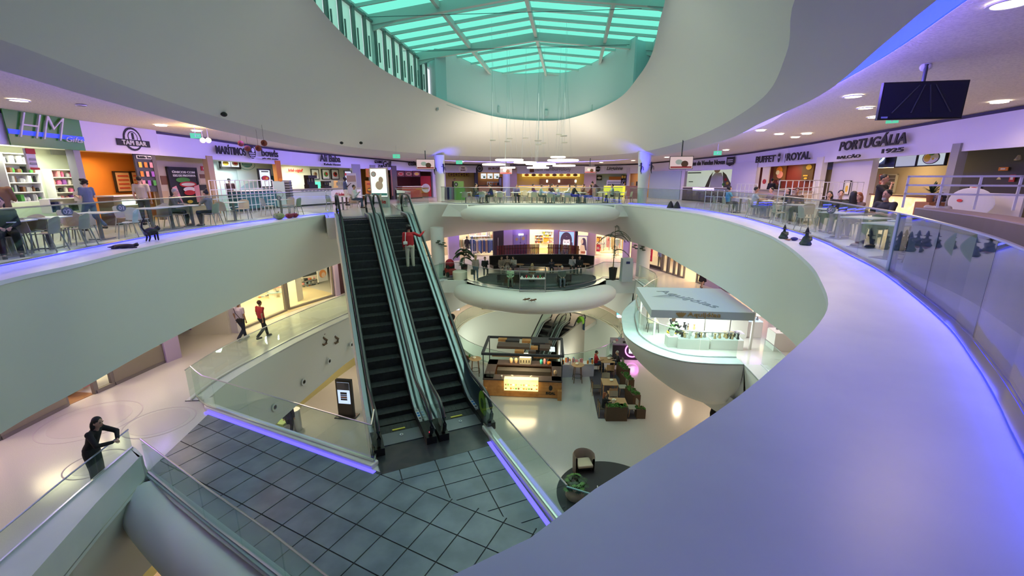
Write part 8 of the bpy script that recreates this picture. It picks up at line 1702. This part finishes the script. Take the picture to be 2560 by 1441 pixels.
for k,(x,y)in enumerate(((1590,1024),(1575,984),(1565,956))):mossbox(['nearest','middle','furthest'][k]+' of the three brown moss planters right of the café tables',x,y,.42,1.05,.8,R(8))
P=TB[0];person('seated man in a red shirt with dark hair at the far café table',(P.x-.70,P.y,Z0),R(-90),'sit',H=1.74,arms=('lap','table'),top=(.50,.02,.03),sleeve='short',bottom=(.03,.05,.10),skin='tan',vox=.018)
person('seated grey haired man in black at the far café table',(P.x+.72,P.y,Z0),R(90),'sit',H=1.74,arms=ARM_T,top=(.02,.02,.025),bottom=(.04,.06,.10),hc='grey',vox=.018,lean=.15)
P=TB[2];person('seated red haired woman in black at the near café table',(P.x-.70,P.y,Z0),R(-90),'sit',H=1.64,arms=ARM_T,top=(.012,.012,.014),bottom=(.02,.02,.02),hair='wavy',hc='red',vox=.018,fem=True)
P=gl0(1783,1088);person('woman with long dark hair in black holding a phone, lower right',P,R(-30),H=1.68,arms=('down','phone'),top=(.012,.012,.014),bottom=(.03,.04,.06),hair='long',fem=True,vox=.018)
P=gl0(1562,900);t=thing('phone_stall','black stall with a glowing pink ring sign and glass tops','stall',P,R(-4));MB().box((.1,.6,.5),(1.9,1.2,1.0)).build('body',CK,t);MB().box((.1,.6,1.06),(1.9,1.2,.1)).build('glass_top',c('stall_top',(.25,.22,.3),.2),t);[MB().box((-.7+.21*k,.25+.35*(k%3),1.16),(.16,.12,.1)).build('phone_box',[CW,CPK,CLB,CK][k%4],t)for k in range(8)]
PINK=emat('pink_ring',(1.0,.15,.85),5);deco(t,[('r',.45,.68,.98,.98,PINK,'ring_sign'),('b',.45,.68,.45,.40,emat('ring_centre',(1,.7,.98),4),'centre_mark')],.03);Q=P+Vector((.55,-.35,.6));light('pink_glow','POINT',Q,22,(1,.2,.9),size=.3)
t=tray_display('long counter of toys and boxes behind the coffee kiosk',(3.95,24.62),R(3),2.0,.5,26,CW,Z0+.8,pal=(CW,CPK,CLB,CO,CK),seed=21,h=.35);MB().box((0,0,-.4),(2.0,.5,.8)).build('counter_body',c('counter_lilac',(.5,.48,.6)),t)
P=gl0(1500,1240);rc=gl0(1500,1235);tag(MB().lathe([(2.05,.002),(2.05,.018)],(0,0,0),64,sy=1.0).build('round_carpet',mat('round_rug',(.045,.046,.05),.95),loc=(3.75,14.15,Z0)),'large round charcoal carpet under the tub chair','carpet')
P=gl0(1458,1178);t=thing('tub_chair','brown leather tub chair with a beige seat on the round carpet','chair',P,R(188));TUBM=mat('tub_leather',(.22,.16,.13),.4);n=15;ri=[]
for(r_,z_)in((.34,.0),(.36,.72),(.42,.80),(.46,.74),(.44,.0)):
 ri.append([(r_*math.cos(a),r_*math.sin(a)if math.sin(a)<0 else r_*math.sin(a)*1.0,z_*(1 if a>PI else.86)if z_>.1 else z_)for a in[R(150+240*i/(n-1))for i in range(n)]])
ri.append(ri[0]);MB().loft(ri,False).build('shell',TUBM,t,smooth=True,angle=60);MB().box((0,.03,.40),(.62,.56,.12)).build('seat',CBEI,t,bevel=.03);MB().box((0,.0,.30),(.62,.5,.1)).build('base',CK,t)
P=gl0(1436,1247);t=thing('potted_plant','green leafy plant in a round clay pot beside the tub chair','plant',P);MB().lathe([(.24,0),(.36,.18),(.36,.36),(.28,.46),(.25,.44)],(0,0,0),24).build('pot',c('clay_pot',(.42,.30,.24)),t,smooth=True);rnd=random.Random(5)
for g_,m_ in((0,LEAF),(1,LEAFB)):
 mb=MB()
 for i in range(46 if g_==0 else 16):
  a,e_=rnd.uniform(0,6.28),rnd.uniform(.3,1.3);l=rnd.uniform(.25,.5);c0_=Vector((math.cos(a)*math.cos(e_)*l,math.sin(a)*math.cos(e_)*l,.46+math.sin(e_)*l))
  for q in range(6):b_=a+(q-2.5)*.5;u=Vector((math.cos(b_),math.sin(b_),-.25))*.17;v_=Vector((-math.sin(b_),math.cos(b_),0))*.03;mb.add([c0_,c0_+u*.5+v_,c0_+u,c0_+u*.5-v_],[(0,1,2,3)])
 mb.build('foliage',m_,t)
t=thing('person','legs with a black and white sneaker of someone lying on the round carpet','person',gl0(1510,1250)+Vector((0,0,.02)),R(0));mb=MB();caps(mb,(-.15,0,.32),(.35,-.25,.45),.055,.075);caps(mb,(.35,-.25,.45),(.8,-.6,.3),.085,.1);V_,F=remesh_mb(mb,.02);MB().add(V_,F).build('leg',SKIN['tan'],t,smooth=True);mb=MB();caps(mb,(-.18,.0,.30),(-.22,.02,.48),.05,.045);V_,F=remesh_mb(mb,.015);MB().add(V_,F).build('sneaker',CK,t,smooth=True);MB().box((-.26,.03,.40),(.03,.09,.28)).build('sole',CW,t);MB().ell((.9,-.7,.28),(.28,.2,.18)).build('shorts',c('pinkshorts',(.6,.35,.35)),t);MB().box((1.2,-1.0,.15),(1.4,.9,.3)).build('lounger_cushion',CK,t)
P=gl0(868,1042);t=thing('info_totem','black information totem with a lit screen beside the left escalator','totem',P,R(-8));MB().box((0,0,1.05),(.82,.2,2.0)).build('case',BLACK,t,bevel=.02);MB().box((0,-.105,1.35),(.64,.012,1.15)).build('screen',emat('totem_screen',(.55,.70,.95),1.1),t);deco(t,[('b',0,1.72,.64,.40,c('totem_top',(.05,.06,.09))),('r',0,1.75,.16,.16,CW),('b',0,1.35,.34,.10,CK),('b',0,1.24,.34,.09,c('totem_a',(.1,.15,.3))),('b',0,1.13,.34,.09,CBN),('b',0,1.02,.34,.09,CK)],.11)
MB().box((0,0,.03),(1.05,.6,.05)).build('foot',BLACK,t)
P=gl0(741,1076);t=thing('waste_bin','tall steel cylinder bin seen through the bridge glass','bin',P);MB().lathe([(.26,0),(.26,1.05)],(0,0,0),24).build('body',STEEL,t,smooth=True,angle=40);MB().lathe([(.27,1.05),(.27,1.1)],(0,0,0),24).build('lid',CW,t)
P=gl0(727,1088);person('person in black walking past the steel bin on the lower floor',P,R(15),'walk',H=1.72,top=(.012,.012,.014),bottom=(.012,.012,.014),vox=.02,hair='hood')
P=gl0(712,1082);t=thing('planter_bench','white bench box with a green top beside the steel bin','bench',P+Vector((.05,.1,0)),R(75));MB().box((0,0,.25),(.9,.55,.5)).build('body',CW,t);MB().box((0,0,.56),(.8,.45,.12)).build('green_top',c('pale_lime',(.42,.60,.25)),t)
t=tray_display('red chair and dark tray rack by the lower column left of the oval opening',tuple(gl0(1160,925)[:2]),0,.8,.8,5,CK,Z0+.7,pal=(CG,CK,CBN),seed=2,h=.3)
struct(MB().prism([tuple(gl0(x,y)[:2])for x,y in((350,1441),(560,1441),(840,1441),(640,1300),(450,1300))],Z0,Z0+.004).build('floor_warm_light_patch',mat('floor_peach_light',(.78,.58,.44),.25)))  # warm light on the lower floor, put in as a peach coloured patch
